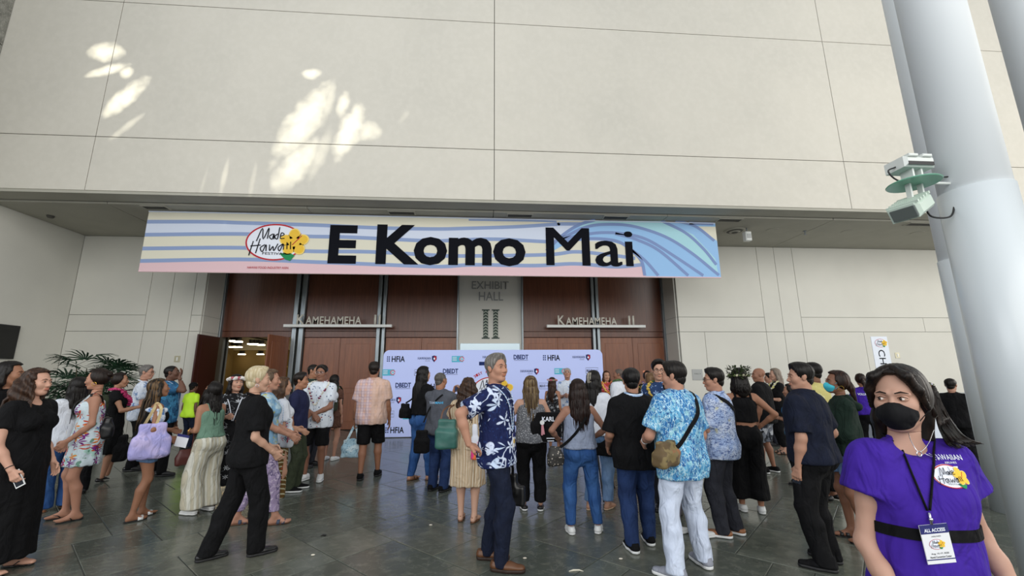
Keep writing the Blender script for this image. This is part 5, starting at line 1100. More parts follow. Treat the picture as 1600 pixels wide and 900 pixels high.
PUR = cloth_('purple_tee', '3A1F8C', '43279A'); LTH = mat('brown_leather', '5C3A22', .45, bump=(60, .002, (1, 1, 1), .4)); TAN = mat('tan_leather', '8A5A38', .5); BLT = mat('black_leather', '101012', .35); WRB = mat('white_rubber', 'DCDEDE', .5); BRB = mat('black_rubber', '18181A', .6)
GOLD = mat('gold', 'C9A24A', .25, metal=1); SIL = mat('silver', 'C8CBD0', .25, metal=1); LAN = mat('lanyard_white', 'C9D6E8', .6, [('wavez', 12, .4, .6, '7FA3CF', dict(amt=.8))])
fl_ = lambda sc, hi, c, **k: ('flower', sc, hi * 1.15, hi, c, k)
AL_GRAY = mat('navy_aloha', '17204A', .75, [('contour', 7, .022, .012, 'C9D4EA', dict(detail=1, mask=4, mth=.45)), fl_(7.5, .44, 'CBD7EE', pet=5, sel=.62), fl_(5.2, .38, 'BFD0EA', pet=6, depth=.34, sel=.5, st=(1, 1, 1.2)), ('noise', 40, .62, .66, '2E4A86', dict(amt=.4))])
AL_BLUE = mat('blue_tapa_print', '3A78B0', .75, [('noise', 9, .46, .6, '62A6CC', dict(detail=3)), ('contour', 20, .035, .02, '9CC8DC', dict(detail=1, st=(1.4, 1, .8))), ('contour', 30, .04, .022, 'B8D8E6', dict(detail=0, rot=(0, .7, 0), st=(1.6, 1, .6))), ('contour', 26, .028, .014, '244C88', dict(detail=1, at=.58)), ('noise', 12, .62, .68, '9ED2D8', dict(amt=.6))])
AL_LEAF = mat('pale_blue_leaf_print', '9FB4DA', .75, [('noise', 9, .45, .6, 'C4D0E6', dict(detail=2)), ('contour', 22, .026, .012, '42568C', dict(detail=2, st=(.6, .6, 1.7), rot=(0, .5, 0))), ('contour', 34, .026, .012, '5F76AC', dict(detail=1, st=(.7, .7, 1.6), rot=(0, -.5, 0))), ('noise', 6, .66, .70, 'C9C79A', dict(amt=.7))])
AL_WHBL = mat('white_blue_floral', 'D3DBE8', .75, [fl_(10, .42, '5B7FB4', pet=5, sel=.7), ('contour', 14, .016, .008, '6E8FC0', dict(mask=5))])
AL_DKBL = mat('dark_blue_floral', '243A62', .75, [fl_(12, .4, '7FA0CC', pet=5, sel=.7), ('contour', 12, .02, .01, '9DB4D8', dict(mask=5))])
AL_TEAL = mat('blue_teal_floral', '2C5A80', .75, [('noise', 12, .5, .55, '3F7FA6', dict(detail=3)), ('contour', 18, .02, .01, '16324F', dict(detail=1))])
AL_WSM = mat('white_small_print', 'D4DCE6', .75, [('vor', 20, .24, .18, '46587E', dict(mask=9, mth=.47)), ('vor', 15, .18, .14, 'A0423E', dict(mask=7, mth=.52))])
AL_GRN = mat('dark_green_floral', '2A3B34', .75, [fl_(13, .4, '8FA893', pet=5, sel=.6), ('noise', 9, .55, .6, '1B2724')])
DRS_FL = mat('floral_sundress', 'CAD9E0', .75, [('noise', 8, .56, .6, 'A9CFC4', dict(mask=3)), fl_(8, .46, 'C24A2E', pet=7, sel=.5), fl_(9, .46, '7B2E7E', pet=6, sel=.5, st=(1.05, 1, 1.1)), fl_(10, .42, 'E08A3A', pet=5, sel=.5, st=(1, 1.1, .9)), fl_(14, .36, '4C66A8', pet=5, sel=.3, st=(.9, 1, 1.2)), ('noise', 14, .66, .7, '3F7F5E', dict(amt=.8))])
DRS_BW = mat('black_white_floral', '141417', .75, [fl_(12, .40, 'BFC3C8', pet=6, sel=.5), ('contour', 15, .016, .008, '9A9DA3', dict(mask=5))])
DRS_BG = mat('beige_wavy', 'BBA88E', .8, [('wavex', 9, .62, .78, 'D2C4AE', dict(dist=5, ds=.6, st=(1, 1, .35))), ('wavex', 14, .78, .9, 'A07F58', dict(dist=6, ds=.6, st=(1, 1, .3), amt=.8))])
DRS_BR = mat('brown_small_print', '54392F', .8, [('vor', 30, .2, .14, '8F6F5E', dict(mask=9, mth=.45))])
SK_OLV = mat('olive_batik', '5C4420', .8, [('wavez', 7, .75, .85, 'A9A489', dict(dist=3, ds=.7, rot=(0, .5, 0))), ('vor', 22, .25, .18, 'A03A2A', dict(mask=5, mth=.45)), ('noise', 10, .6, .66, '3E4A20')])
PK_PLD = mat('pink_plaid', 'CDA898', .8, [('wavex', 3.4, .45, .55, 'C9BCC6', dict(amt=.6)), ('wavez', 3.6, .45, .55, 'C4B4BE', dict(amt=.45)), ('wavex', 7, .82, .9, 'A48C98', dict(amt=.5)), ('wavez', 7, .82, .9, 'A48C98', dict(amt=.5)), ('x', 1, .015, .02, 'CDAC98', dict(amt=.75))])
STRP = mat('striped_linen', 'CCCBC0', .8, [('wavex', 6.5, .66, .72, 'B3AA90', dict(amt=.7)), ('wavex', 13, .9, .94, '9A9278', dict(amt=.6))])
LILAC = mat('lilac_pattern', '9C8CAC', .8, [('contour', 14, .03, .015, 'C6B8CC', {}), ('contour', 9, .02, .01, '5E5478', {})])
TOPBL = mat('light_blue_print', '7FA8C8', .8, [('noise', 9, .5, .56, 'A9C3D0'), ('noise', 13, .62, .66, 'B8B878')])
DOTS = mat('dotted_grey', '5F6166', .8, [('vor', 60, .32, .26, 'B4B6BA')])
TNK = mat('grey_ribbed', '7C87A0', .8, [('wavez', 22, .45, .6, 'A2ACC0', dict(dist=1.2, ds=.5, amt=.8))])
GRNT = mat('sage_top', '6B8A78', .8, [('wavez', 40, .4, .6, '5C7A69', dict(amt=.6))])
CAMO = mat('camo_shorts', '3A3E46', .8, [('noise', 7, .5, .52, '7B818C'), ('noise', 9, .58, .6, 'B4B8C0'), ('noise', 6, .60, .62, '16181C', dict(warp=.4))])
HOOD = cloth_('green_hoodie', '17261F', '1E3028'); YELC = mat('yellow_cloth', 'C8BE7A', .8, [('noise', 9, .55, .6, 'D9D3A0')]); OLV = cloth_('olive_canvas', '33392B', '3E4534')
TEALB = mat('green_leather', '2F5E56', .45, [('noise', 8, .4, .7, '3A6D64')], bump=(50, .002, (1, 1, 1), .4)); LAV = mat('lavender_canvas', 'A7A3D8', .8, [('noise', 5, .45, .6, 'C3B8E4'), ('noise', 9, .6, .64, '8E92CC', dict(amt=.6))])
LBT = mat('light_blue_canvas', 'A6C6D6', .8, [('noise', 9, .5, .55, 'C9DCE4'), ('contour', 14, .02, .01, '6C90A8', {})]); FLT = mat('floral_canvas', 'C9CCD2', .8, [fl_(10, .42, 'A83A4C', pet=6, sel=.6), fl_(12, .4, '3C7A8C', pet=5, sel=.5, st=(1.1, 1, .9))])
CAMB = mat('camo_bag', '5C4A2E', .7, [('noise', 9, .48, .5, '7A6A44'), ('noise', 7, .56, .58, '33301E', dict(warp=.3)), ('noise', 12, .62, .64, '8E6240')])
PURSE = mat('patterned_purse', '2A2826', .6, [('vor', 40, .3, .22, 'B4ACA0')]); MAR = mat('maroon_leather', '4A1E18', .45)
SCRF = mat('scarf_print', 'DADCE6', .7, [('z', 1, .0, -.04, 'E2703A'), ('noise', 9, .5, .53, 'D8307E', dict(mask=3, mth=.3)), ('z', 1, .03, .09, 'DADCE6')])
REDF = mat('red_floral', 'A33A34', .8, [fl_(11, .42, 'D9B04A', pet=5, sel=.6), ('noise', 9, .56, .6, 'C86A7A')]); YELF = mat('yellow_black_floral', 'B09A3A', .8, [fl_(11, .42, 'D9CE9A', pet=5, sel=.6), ('noise', 9, .52, .56, '23221E')])
PHN = mat('phone_black', '0B0C0F', .2)
def phone(P, sd, label, m=None):
    h_ = P.armj[sd][2]; hp_, d, n = P.handp[sd]; c = h_ + d * .085 + n * .022; e = carried(P, c, 'mobile_phone', label, 'phone'); R = np.stack([unit(np.cross(d, n)), n, d], 1)
    e.rotation_mode = 'QUATERNION'; q0 = Matrix.Rotation(P.rot, 3, 'Z') @ Matrix(R.tolist()); e.rotation_quaternion = q0.to_quaternion()
    MB().box(-.037, .037, -.004, .004, -.072, .072, .002).obj('case', m or PHN, e); MB().box(-.03, .03, .004, .0055, -.062, .062).obj('screen', mat('phone_screen', '20242C', .1), e); return e
def pair(sd1, v): return {'R': v, 'L': v}
HOLD = dict(R=(-.09, .27, -.24), L=(-.09, .27, -.24))
def wrap(P, root_objs, surf, back=False):
    """lay flat prints on the shirt: children were built around (cx, cz) facing -y"""
    from mathutils.bvhtree import BVHTree
    bv = BVHTree.FromPolygons([v.co for v in surf.data.vertices], [tuple(p.vertices) for p in surf.data.polygons]); sg = -1 if back else 1
    for o in root_objs:
        for ob in [o] + list(o.children):
            if ob.type != 'MESH': continue
            me = ob.data; off = ob.location if ob is not o else Vector((0, 0, 0)); base = o.location if o is not ob else o.location
            for v in me.vertices:
                x = (v.co.x + (off.x if ob is not o else 0)) + base.x; z = (v.co.z + (off.z if ob is not o else 0)) + base.z; y = v.co.y + (off.y if ob is not o else 0)
                px = -x if not back else x; hit = bv.ray_cast(Vector((px, sg * 1.5, z)), Vector((0, -sg, 0)))
                yy = hit[0].y if hit[0] else 0; v.co = Vector((px, yy + sg * (.0025 - y), z))
            ob.location = (0, 0, 0); ob.rotation_euler = (0, 0, 0)
        o.location = (0, 0, 0); o.rotation_euler = (0, 0, 0)
# ------------------------------------------------------------------ people, from the left
DK = '110D0B'
P = person(-6, 893, 577, 'woman in a long black dress with long curly brown hair at the left edge', rot=-88, sex='f', skin='D49C80', hair=('curly', '2C1D15', '5A4030', .56), lock=1, w=1.18, utop=62, bare=True, arms=dict(R=(.04, .13, -.50), L=(.03, .12, -.50)), hands=dict(R=dict(curl=1.1)))
shirt(P, BLK, sleeve=.55, loose=.006, hem=.5, neck=.05); skirt(P, BLK, hem=.06, waist=.64, r1=.13, n=9); footwear(P, 'flipflop', BLK, BLT, BLT); wrist_band(P, 'R', BRB); phone(P, 'R', 'white phone in the hand of the woman in the long black dress', WRB)
P = person(-40, 0, 566, 'dark-haired woman cut off by the left edge, behind the curly-haired woman', Y=5.0, rot=-70, sex='f', skin='A8704E', hair=('long', DK, None, .3), utop=-2)
shirt(P, BLK, sleeve=.5); trousers(P, DDN); footwear(P, 'shoe', BLT)
P = person(84, 797, 590, 'woman in white tee and wide blue jeans with long black hair near the plant', rot=60, sex='f', skin='C08A6A', hair=('long', DK, None, .34), utop=92, arms=HOLD, bare=True)
shirt(P, WHC, sleeve=.5); trousers(P, DEN, knee=.03, ankle=.06, end=.04); footwear(P, 'slide', BLT, TAN); lanyard(P, NVY, low=.58, side=-.03)
P = person(116, 0, 588, 'woman with long brown hair held by a white clip, facing the plant', Y=6.95, rot=45, sex='f', skin='C08A6A', hair=('long', '1F140F', '3C281C', .5), utop=120, arms=HOLD)
shirt(P, OLV, sleeve=.5); trousers(P, BLK); footwear(P, 'shoe', BLT); T = P.hT
MB().ball(tuple(T(-.05, -.10, -.02)), .028, 8, 6, (1, .5, .8)).ball(tuple(T(-.02, -.115, -.035)), .02, 8, 6, (1.4, .5, .7)).obj('hair_clip', WHC, P.root, smooth=True)
P = person(112, 811, 577, 'woman in a short floral sundress with hair pinned up and a lanyard', rot=132, sex='f', skin='BE8364', hair=('bun', '1A110D', '2E2019'), utop=145, head=(-22, 6), bare=True, arms=dict(R=(.05, .14, -.50), L=(.0, .17, -.46)), feet=((.12, .06, -.15), (-.10, -.02, .1)))
shirt(P, DRS_FL, tank=True, straps='thin', loose=.008, hem=.5, top=.785); skirt(P, DRS_FL, hem=.35, waist=.66, r1=.125); footwear(P, 'flipflop', BLT, BLT, BLT); lanyard(P, BLT, low=.60, ribbon=.008, side=.06); earring(P, -1, .018); earring(P, 1, .018)
bag(P, wl(P, 166, 668, .10), (.32, .14, .26), BLT, 'black shoulder bag of the woman in the floral sundress', [[wl(P, 160, 655, .08), P.J['shL'] + _v((-.01, -.05, .03)), P.J['shL'] + _v((0, .04, .04)), wl(P, 176, 655, .12)]], 'shoulder_bag', n=(0, 0, 1))
P = person(160, 752, 583, 'woman in black with a pink lei and a yellow flower in her hair', rot=-60, sex='f', skin='B07A58', hair=('bun', '1A110D'), utop=172, arms=dict(R=(-.02, .34, -.20), L=(-.05, .33, -.2)))
shirt(P, BLK, sleeve=.4); lei(P, ['C23A72', 'A82A5C'], r=.03); skirt(P, BLK, hem=.25); footwear(P, 'flat', BLT); MB().ball(tuple(P.hT(.03, -.11, .07)), .03, 8, 6, (1, .6, 1)).obj('hair_flower', yel, P.root, smooth=True); phone(P, 'R', 'dark phone held out by the woman in the pink lei')
bag(P, wl(P, 190, 700, -.4), (.34, .16, .38), BLK, 'black cloth tote hanging beside the woman in the pink lei', [[wl(P, 184, 684, -.4), wl(P, 190, 668, -.36), wl(P, 196, 684, -.4)]], n=(0, 1, 0))
P = person(206, 0, 571, 'grey-haired man with glasses in a white and blue floral shirt', Y=8.6, rot=-65, skin='B98266', hair=('short', '5E5B58', '8A8784'), utop=240, head=(-15, 0), arms=HOLD, belly=.6)
shirt(P, AL_WHBL, collar=True, sleeve=.7); trousers(P, BLK); footwear(P, 'shoe', BLT); glasses(P)
P = person(246, 0, 572, 'bald man in a blue patterned shirt raising a hand to his brow', Y=8.1, rot=-75, skin='6B4430', hair=('buzz', '120E0C'), utop=271, head=(0, -8), w=1.08, arms=dict(R=(-.02, .17, .16, (.4, .5, -1)), L=(.03, .05, -.52)), hands=dict(R=dict(d=(-.3, .1, .9), n=(0, -.9, .2), s=(-1, 0, 0))), feet=((.10, .1, -.15), (-.1, -.1, .1)))
shirt(P, AL_TEAL, collar=True, sleeve=.7, loose=.02); trousers(P, BLK); footwear(P, 'shoe', BLT); lanyard(P, LAN, badge=False)
P = person(210, 812, 592, 'woman with long ombre hair in denim shorts carrying a lavender tote', rot=-38, sex='f', skin='A06A48', hair=('long', '15100D', '8A6A45', .50), utop=250, bare=True, arms=dict(R=(.06, .18, -.38), L=(-.05, .26, -.3)), head=(-6, -10), feet=((.07, -.05, -.1), (-.07, .08, .1)), lean=(4, 0))
shirt(P, BLK, tank=True, straps=False, hem=.56, top=.775); trousers(P, LDN, end=.40 * P.h, knee=.02, waist=.61); footwear(P, 'slide', BRB, BRB, WRB)
_ru = sdf([rc(P.J['up'](x0, y, .775), P.J['up'](x0 + .08, y, .775), .028) for x0 in (-.12, -.04, .04) for y in (.07, -.075)] + [rc(P.J['shR'] + _v((.0, 0, -.05)), P.J['shR'] + _v((.02, 0, -.12)), .062, .07)], .013, .03, cuts=[cuts_at(P, .795, 1)], post=vfolds(.004, 20)); link('ruffle', fast_mesh(*_ru), AL_WHBL, P.root)
bag(P, wl(P, 236, 689, -.16), (.38, .12, .42), LAV, 'lavender canvas tote hanging from the shoulder of the woman in denim shorts', [[wl(P, 225, 665, -.16), wl(P, 240, 640, -.16), P.J['shR'] + _v((-.02, -.02, .045)), wl(P, 252, 640, -.14), wl(P, 243, 668, -.16)]], strap_m=mat('cream_strap', 'CDB98C', .8), n=(1, 0, 0), rz=1.45, sw=.03, rd=.055, taper=.7, amp=.009)
P = person(290, 0, 598, 'person in a bright yellow-green safety vest and black cap by the doors', Y=11.0, rot=-20, skin='6B4430', hair=('short', DK), utop=303)
shirt(P, mat('hi_vis', 'B8E62E', .7), sleeve=.6); trousers(P, NVY); footwear(P, 'shoe', BLT); put(P, 'cap', sdf([P.hE(0, -.015, .045, .088, .105, .09)], .01, .01, cuts=[(tuple(P.hT(0, 0, .03)), (0, 0, -1))]), BLK)
P = person(314, 801, 596, 'woman in sage top and striped wide trousers looking down at her phone', rot=68, sex='f', skin='AE7654', hair=('longfront', DK, None, .36), utop=316, bare=False, arms=dict(R=(-.08, .27, -.26), L=(-.06, .26, -.28)), head=(0, -28), lean=(7, 0), w=1.05)
shirt(P, GRNT, tank=True, straps='thin', loose=.006, hem=.56, tuck=True, top=.775); trousers(P, STRP, knee=.055, ankle=.085, end=.07, waist=.625); footwear(P, 'clog', WRB); phone(P, 'L', 'phone in the hands of the woman in striped trousers'); wrist_band(P, 'L', GOLD)
bag(P, wl(P, 293, 714, -.12), (.26, .07, .20), MAR, 'maroon and tan crossbody bag in front of the woman in striped trousers', [[wl(P, 300, 700, -.12), wl(P, 306, 660, -.14), P.J['shL'] + _v((0, .03, .04))]], 'crossbody_bag', n=(1, 0, 0), rz=-.2, sw=.012)
e = carried(P, wl(P, 284, 689, -.15), 'event_badge', 'white event badge dangling beside the maroon crossbody bag', 'badge'); MB().box(-.07, .07, -.002, .002, -.07, .07).obj('card', mat('badge_card', 'E4E6EA', .4), e); MB().box(-.07, .07, -.003, .003, .045, .075).obj('band', mat('badge_navy', '2A2E6B', .4), e); e.rotation_euler = (0, .2, 0)
P = person(349, 0, 586, 'woman with a white flower crown in a black floral dress', Y=6.5, rot=-150, sex='f', skin='C49074', hair=('long', DK, None, .4), utop=346, head=(20, -5), arms=dict(R=(-.08, .26, -.22), L=(-.05, .26, -.26)), w=1.1, bare=True)
shirt(P, DRS_BW, sleeve=.45, hem=.5); skirt(P, DRS_BW, hem=.12, r1=.14); crown(P, ['D8D4D0', 'D8D4D0', 'B0606A'], n=26, r=.034); footwear(P, 'sandals', BLT); lanyard(P, WHC, badge=False)
P = person(372, 870, 573, 'woman with short blonde hair all in black, seen from behind', rot=-52, sex='f', skin='C9977A', hair=('full', 'AE9F7E', 'E4DBC4'), utop=392, head=(-12, 0), w=1.1, arms=dict(R=(-.02, .18, -.45), L=(-.08, .20, -.42)), feet=((.08, .13, -.1), (-.11, -.24, .05)), hands=dict(R=dict(curl=.8, n=(-.6, -.2, .6)), L=dict(curl=.8)))
shirt(P, BLK, sleeve=.8, collar='stand', hem=.47, loose=.016); trousers(P, BLK, knee=.022, ankle=.04); footwear(P, 'loafer', BLT, BRB); earring(P, 1, .012, SIL)
P = person(398, 820, 578, 'woman in a light blue print top and lilac trousers, sunglasses on her head', rot=-70, sex='f', skin='B98266', hair=('bun', '4A3A2C', '7A6450'), utop=418, head=(-4, 0), arms=dict(R=(-.06, .28, -.40), L=(-.12, .28, -.38)), bare=True, feet=((.09, .20, -.1), (-.09, -.20, .05)), w=1.05)
shirt(P, TOPBL, sleeve=.5, hem=.45); trousers(P, LILAC, ankle=.012, end=.14); footwear(P, 'birk', mat('blue_grey_strap', '3A4458', .6), LTH); g_ = glasses(P); g_.location = tuple(Vector(P.hT(0, -.045, .075)) - Vector(P.hT(0, 0, 0))); lanyard(P, LAN, badge=False)
P = person(424, 0, 590, 'woman with long light brown hair in white top and olive batik skirt', Y=5.9, rot=-55, sex='f', skin='C08A6A', hair=('long', '3A281C', '6E5038', .36), utop=432, arms=dict(R=(-.02, .26, -.36), L=(-.1, .24, -.34)))
shirt(P, WHC, sleeve=.8, hem=.5); skirt(P, SK_OLV, hem=.09, r1=.105, amp=.004, n=8, fy_=.0); footwear(P, 'flat', BLT)
bag(P, wl(P, 443, 676, -.12), (.30, .09, .36), FLT, 'white canvas tote with red flowers on the shoulder of the woman in the batik skirt', [[wl(P, 440, 655, -.12), wl(P, 434, 632, -.1), P.J['shR'] + _v((0, .02, .04))], [wl(P, 449, 655, -.12), wl(P, 444, 634, -.08), P.J['shR'] + _v((0, .05, .04))]], strap_m=WHC, n=(1, 0, 0), rz=.5)
P = person(455, 0, 582, 'man in a navy tee with dark hair in profile, facing right', Y=6.85, rot=-85, skin='A8704E', hair=('full', '1A120E'), utop=454, head=(0, -4))
shirt(P, mat('navy_tee', '1E2240', .8), sleeve=.7, loose=.02); trousers(P, OLV, ankle=.04); footwear(P, 'sneaker', BLK, WRB)
P = person(478, 0, 570, 'man in a dark green shirt with cropped hair behind the man with the lei', Y=8.6, rot=-100, skin='A8704E', hair=('buzz', '14100E'), utop=474, arms=HOLD, w=1.08)
shirt(P, AL_GRN, sleeve=.7, collar=True); trousers(P, CHR); footwear(P, 'shoe', BLT); glasses(P)
P = person(489, 750, 571, 'man in a white print shirt and black shorts wearing a white lei', rot=178, skin='946248', hair=('short', '14100E', '3A3634'), utop=488, arms=dict(R=(-.15, .20, -.36, (1, -.5, 0)), L=(-.17, .20, -.38, (1, -.5, 0))), hands=dict(R=dict(d=(.6, .2, -.5), n=(.3, -.8, -.3), curl=.7), L=dict(d=(-.6, .2, -.5), n=(.3, -.8, -.3), curl=.7)), w=1.05, belly=.5, feet=((.13, .02, -.35), (-.12, .02, .3)), gaze=(0, 0))
shirt(P, AL_WSM, sleeve=.72, collar=True, hem=.45, loose=.024); trousers(P, BLK, knee=.04, end=.30 * P.h, ankle=.05); footwear(P, 'sneaker', WRB, WRB, WHC); glasses(P, SIL); lei(P, ['DAD8CC', 'DAD8CC', 'CFCabE'.upper(), '7A2A48'], r=.021, low=.655)
P = person(514, 0, 586, 'woman in a brown print dress seen from behind wearing an olive backpack', Y=9.15, rot=-12, sex='f', skin='B98266', hair=('long', DK, None, .3), utop=513)
shirt(P, DRS_BR, sleeve=.5, hem=.5); skirt(P, DRS_BR, hem=.38, r1=.12); footwear(P, 'sneaker', WRB)
bag(P, (.05, -.25, 1.15), (.32, .18, .42), OLV, 'olive green backpack on the woman in the brown print dress', [[(.13, -.14, 1.30), (.12, -.02, 1.43), (.12, .13, 1.30), (.16, .06, 1.05)], [(-.10, -.14, 1.30), (-.12, -.02, 1.43), (-.12, .13, 1.30), (-.16, .06, 1.05)]], 'backpack', n=(0, 1, .3), sw=.04)
e = carried(P, (.19, -.32, 1.25), 'sun_cap', 'white cap clipped to the olive backpack', 'cap'); o = sdf([el((0, 0, 0), (.09, .08, .085))], .012, .01, cuts=[((0, 0, -.02), (0, 0, -1))]); link('crown', fast_mesh(*o), WHC, e); o = sdf([el((.05, .0, -.03), (.09, .08, .012))], .01, .01); link('brim', fast_mesh(*o), WHC, e); e.rotation_euler[1] = .9
P = person(575, 746, 566, 'man in a pink plaid shirt and black shorts seen from behind', rot=4, skin='9A6444', hair=('short', '17110E', '2A211C'), utop=578, w=1.14, feet=((.13, .10, -.1), (-.10, -.14, .1)), arms=dict(L=(.07, .06, -.54), R=(.08, .06, -.53)), hands=dict(L=dict(curl=1.3)))
shirt(P, PK_PLD, sleeve=.78, collar=True, hem=.455, loose=.026); trousers(P, BLK, knee=.04, end=.285 * P.h, ankle=.05); footwear(P, 'sneaker', BLK, BRB, WRB); wrist_band(P, 'L', BRB)
hp = P.armj['L'][2] + _v((0, .02, -.08)); bag(P, hp + _v((-.03, 0, -.36)), (.33, .12, .30), LBT, 'light blue cloth tote hanging from the hand of the man in pink plaid', [[hp + _v((-.11, .03, -.24)), hp + _v((-.05, .01, -.08)), hp, hp + _v((.04, .01, -.08)), hp + _v((.07, .03, -.24))], [hp + _v((-.11, -.04, -.24)), hp + _v((-.04, -.02, -.08)), hp, hp + _v((.04, -.02, -.08)), hp + _v((.07, -.04, -.24))]], sw=.035, amp=.01)
P = person(655, 750, 573, 'woman in black tee and blue jeans with hair down to her waist', rot=-48, sex='f', skin='C08A6A', hair=('long', '0B0909', None, .62), utop=656, w=1.14, bare=True, arms=dict(R=(-.02, .22, -.36), L=(-.08, .26, -.3)), feet=((.10, .12, -.2), (-.09, -.10, .1)), lean=(2, 0))
shirt(P, BLK, sleeve=.75, hem=.57, loose=.014); trousers(P, DEN, knee=.02, ankle=.022, end=.06); footwear(P, 'birk', LTH, LTH)
bag(P, wl(P, 633, 642, -.02), (.22, .12, .24), BLK, 'small black bag at the back of the woman with waist-long hair', [[wl(P, 634, 630, -.02), P.J['up'](-.13, -.1, .72), P.J['shL'] + _v((0, -.05, .03))]], 'shoulder_bag', n=(1, 0, 0))
P = person(684, 767, 583, 'man with cropped grey hair in a dark grey tee holding up a camera', rot=-28, skin='A8704E', hair=('buzz', '4A4744', '6A6764'), utop=687, w=1.1, arms=dict(R=(-.06, .40, .02, (.8, 0, -1)), L=(-.16, .42, .04, (.5, 0, -1))), head=(-12, 2), feet=((.09, 0, -.1), (-.10, 0, .1)), hands=dict(R=dict(d=(-.2, .3, .9), curl=.9), L=dict(d=(.2, .3, .9), curl=.9)))
sh = shirt(P, GRT, sleeve=.75, hem=.47, loose=.018); trousers(P, DDN, knee=.02, ankle=.035); footwear(P, 'sneaker', BLK, BRB)
a_ = text('lettering', 'TEAM', .11, .032, (-.045, 0, .745 * P.h), mat('print_grey', '9AA6B8', .7), P.root, .03); b_ = text('lettering', 'MAHI', .11, .032, (.075, 0, .745 * P.h), mat('print_cyan', '3FA0D0', .7), P.root, .03); wrap(P, [a_, b_], sh, True)
e = carried(P, (P.armj['R'][2] + P.armj['L'][2]) / 2 + _v((0, .03, .07)), 'compact_camera', 'silver camera raised in the hands of the man in the grey tee', 'camera'); MB().box(-.06, .06, -.012, .012, -.045, .045, .006).obj('case', SIL, e); MB().box(-.045, .045, -.016, -.012, -.035, .035).obj('screen', mat('camera_screen', '2A3A5C', .2), e)
bag(P, wl(P, 659, 690, -.26), (.21, .12, .32), BLK, 'black sling bag behind the man in the grey tee', [push_out(P, [wl(P, 662, 660, -.25), P.J['up'](-.06, -.1, .70), P.J['up'](.06, -.10, .78), P.J['shR'] + _v((-.04, 0, .03))], .01)], 'sling_bag', n=(0, -1, .2), rz=.1)
P = person(729, 814, 591, 'woman in a beige patterned dress with long wavy brown hair', rot=-8, sex='f', skin='CB9A7E', hair=('curly', '2A1C15', '5C402C', .34), utop=729, bare=True, arms=dict(L=(-.03, .26, -.10, (.6, 0, -1)), R=(.02, .16, -.42)), feet=((.09, -.03, -.25), (-.07, .02, .05)), w=1.08)
shirt(P, DRS_BG, sleeve=.5, hem=.5, loose=.02); skirt(P, DRS_BG, hem=.245, r1=.128, waist=.66, amp=.005, n=9); footwear(P, 'sandals', LTH, LTH, TAN)
bag(P, wl(P, 698, 678, -.16), (.25, .14, .33), TEALB, 'green leather bucket bag on the arm of the woman in the beige dress', [[wl(P, 688, 660, -.16), wl(P, 694, 640, -.1), P.J['shL'] + _v((0, -.02, .035)), wl(P, 702, 640, -.18), wl(P, 706, 660, -.16)]], 'bucket_bag', strap_m=LTH, n=(0, -1, .1), sw=.018)
e = carried(P, wl(P, 742, 700, -.2), 'printed_scarf', 'white scarf with orange and pink end beside the navy floral shirt', 'scarf'); o = sdf([bx((0, 0, 0), (.045, .018, .125), None, .02), bx((0, 0, .16), (.03, .015, .1), None, .015)], .01, .02, post=folds(.006, 3)); link('cloth', fast_mesh(*o), SCRF, e)
P = person(775, 0, 584, 'dark-haired person in black behind the grey-haired man', Y=7.6, rot=0, skin='A8704E', hair=('short', DK), utop=765)
shirt(P, BLK, sleeve=.7); trousers(P, BLK); footwear(P, 'shoe', BLT)
# the man with a hand on his hip
P = person(778, 884, 553, 'grey-haired man in a navy floral shirt with one hand on his hip', rot=-112, skin='BC8466', hair=('full', '5E5A56', 'A29E9A'), utop=785, head=(-26, -4), arms=dict(R=(.17, -.12, -.36, (.9, -.9, .1)), L=(.02, -.02, -.53)), hands=dict(R=dict(d=(-.75, .45, -.35), n=(-.4, -.3, -.8), s=(0, .6, .5), curl=.7), L=dict(curl=1.3)), feet=((.09, .06, .1), (-.10, -.14, .25)), lean=(-2, 0), gaze=(.3, 0), lod=.8, brow='3A3632')
shirt(P, AL_GRAY, sleeve=.82, collar=True, hem=.46, loose=.022, amp=.006); trousers(P, NVY, knee=.012, ankle=.026); footwear(P, 'shoe', LTH, mat('dark_sole', '2A1A12', .6), LTH); lanyard(P, LAN, low=.60, side=.02, ribbon=.018)
bag(P, P.armj['L'][2] + _v((-.02, .04, -.30)), (.08, .34, .28), BLT, 'black briefcase carried by the man in the navy floral shirt', [[P.armj['L'][2] + _v((0, -.02, -.19)), P.armj['L'][2] + _v((0, -.01, -.08)), P.armj['L'][2] + _v((0, .09, -.08)), P.armj['L'][2] + _v((0, .10, -.19))]], 'briefcase', n=(1, 0, 0), rd=.02, taper=.95, amp=.002)
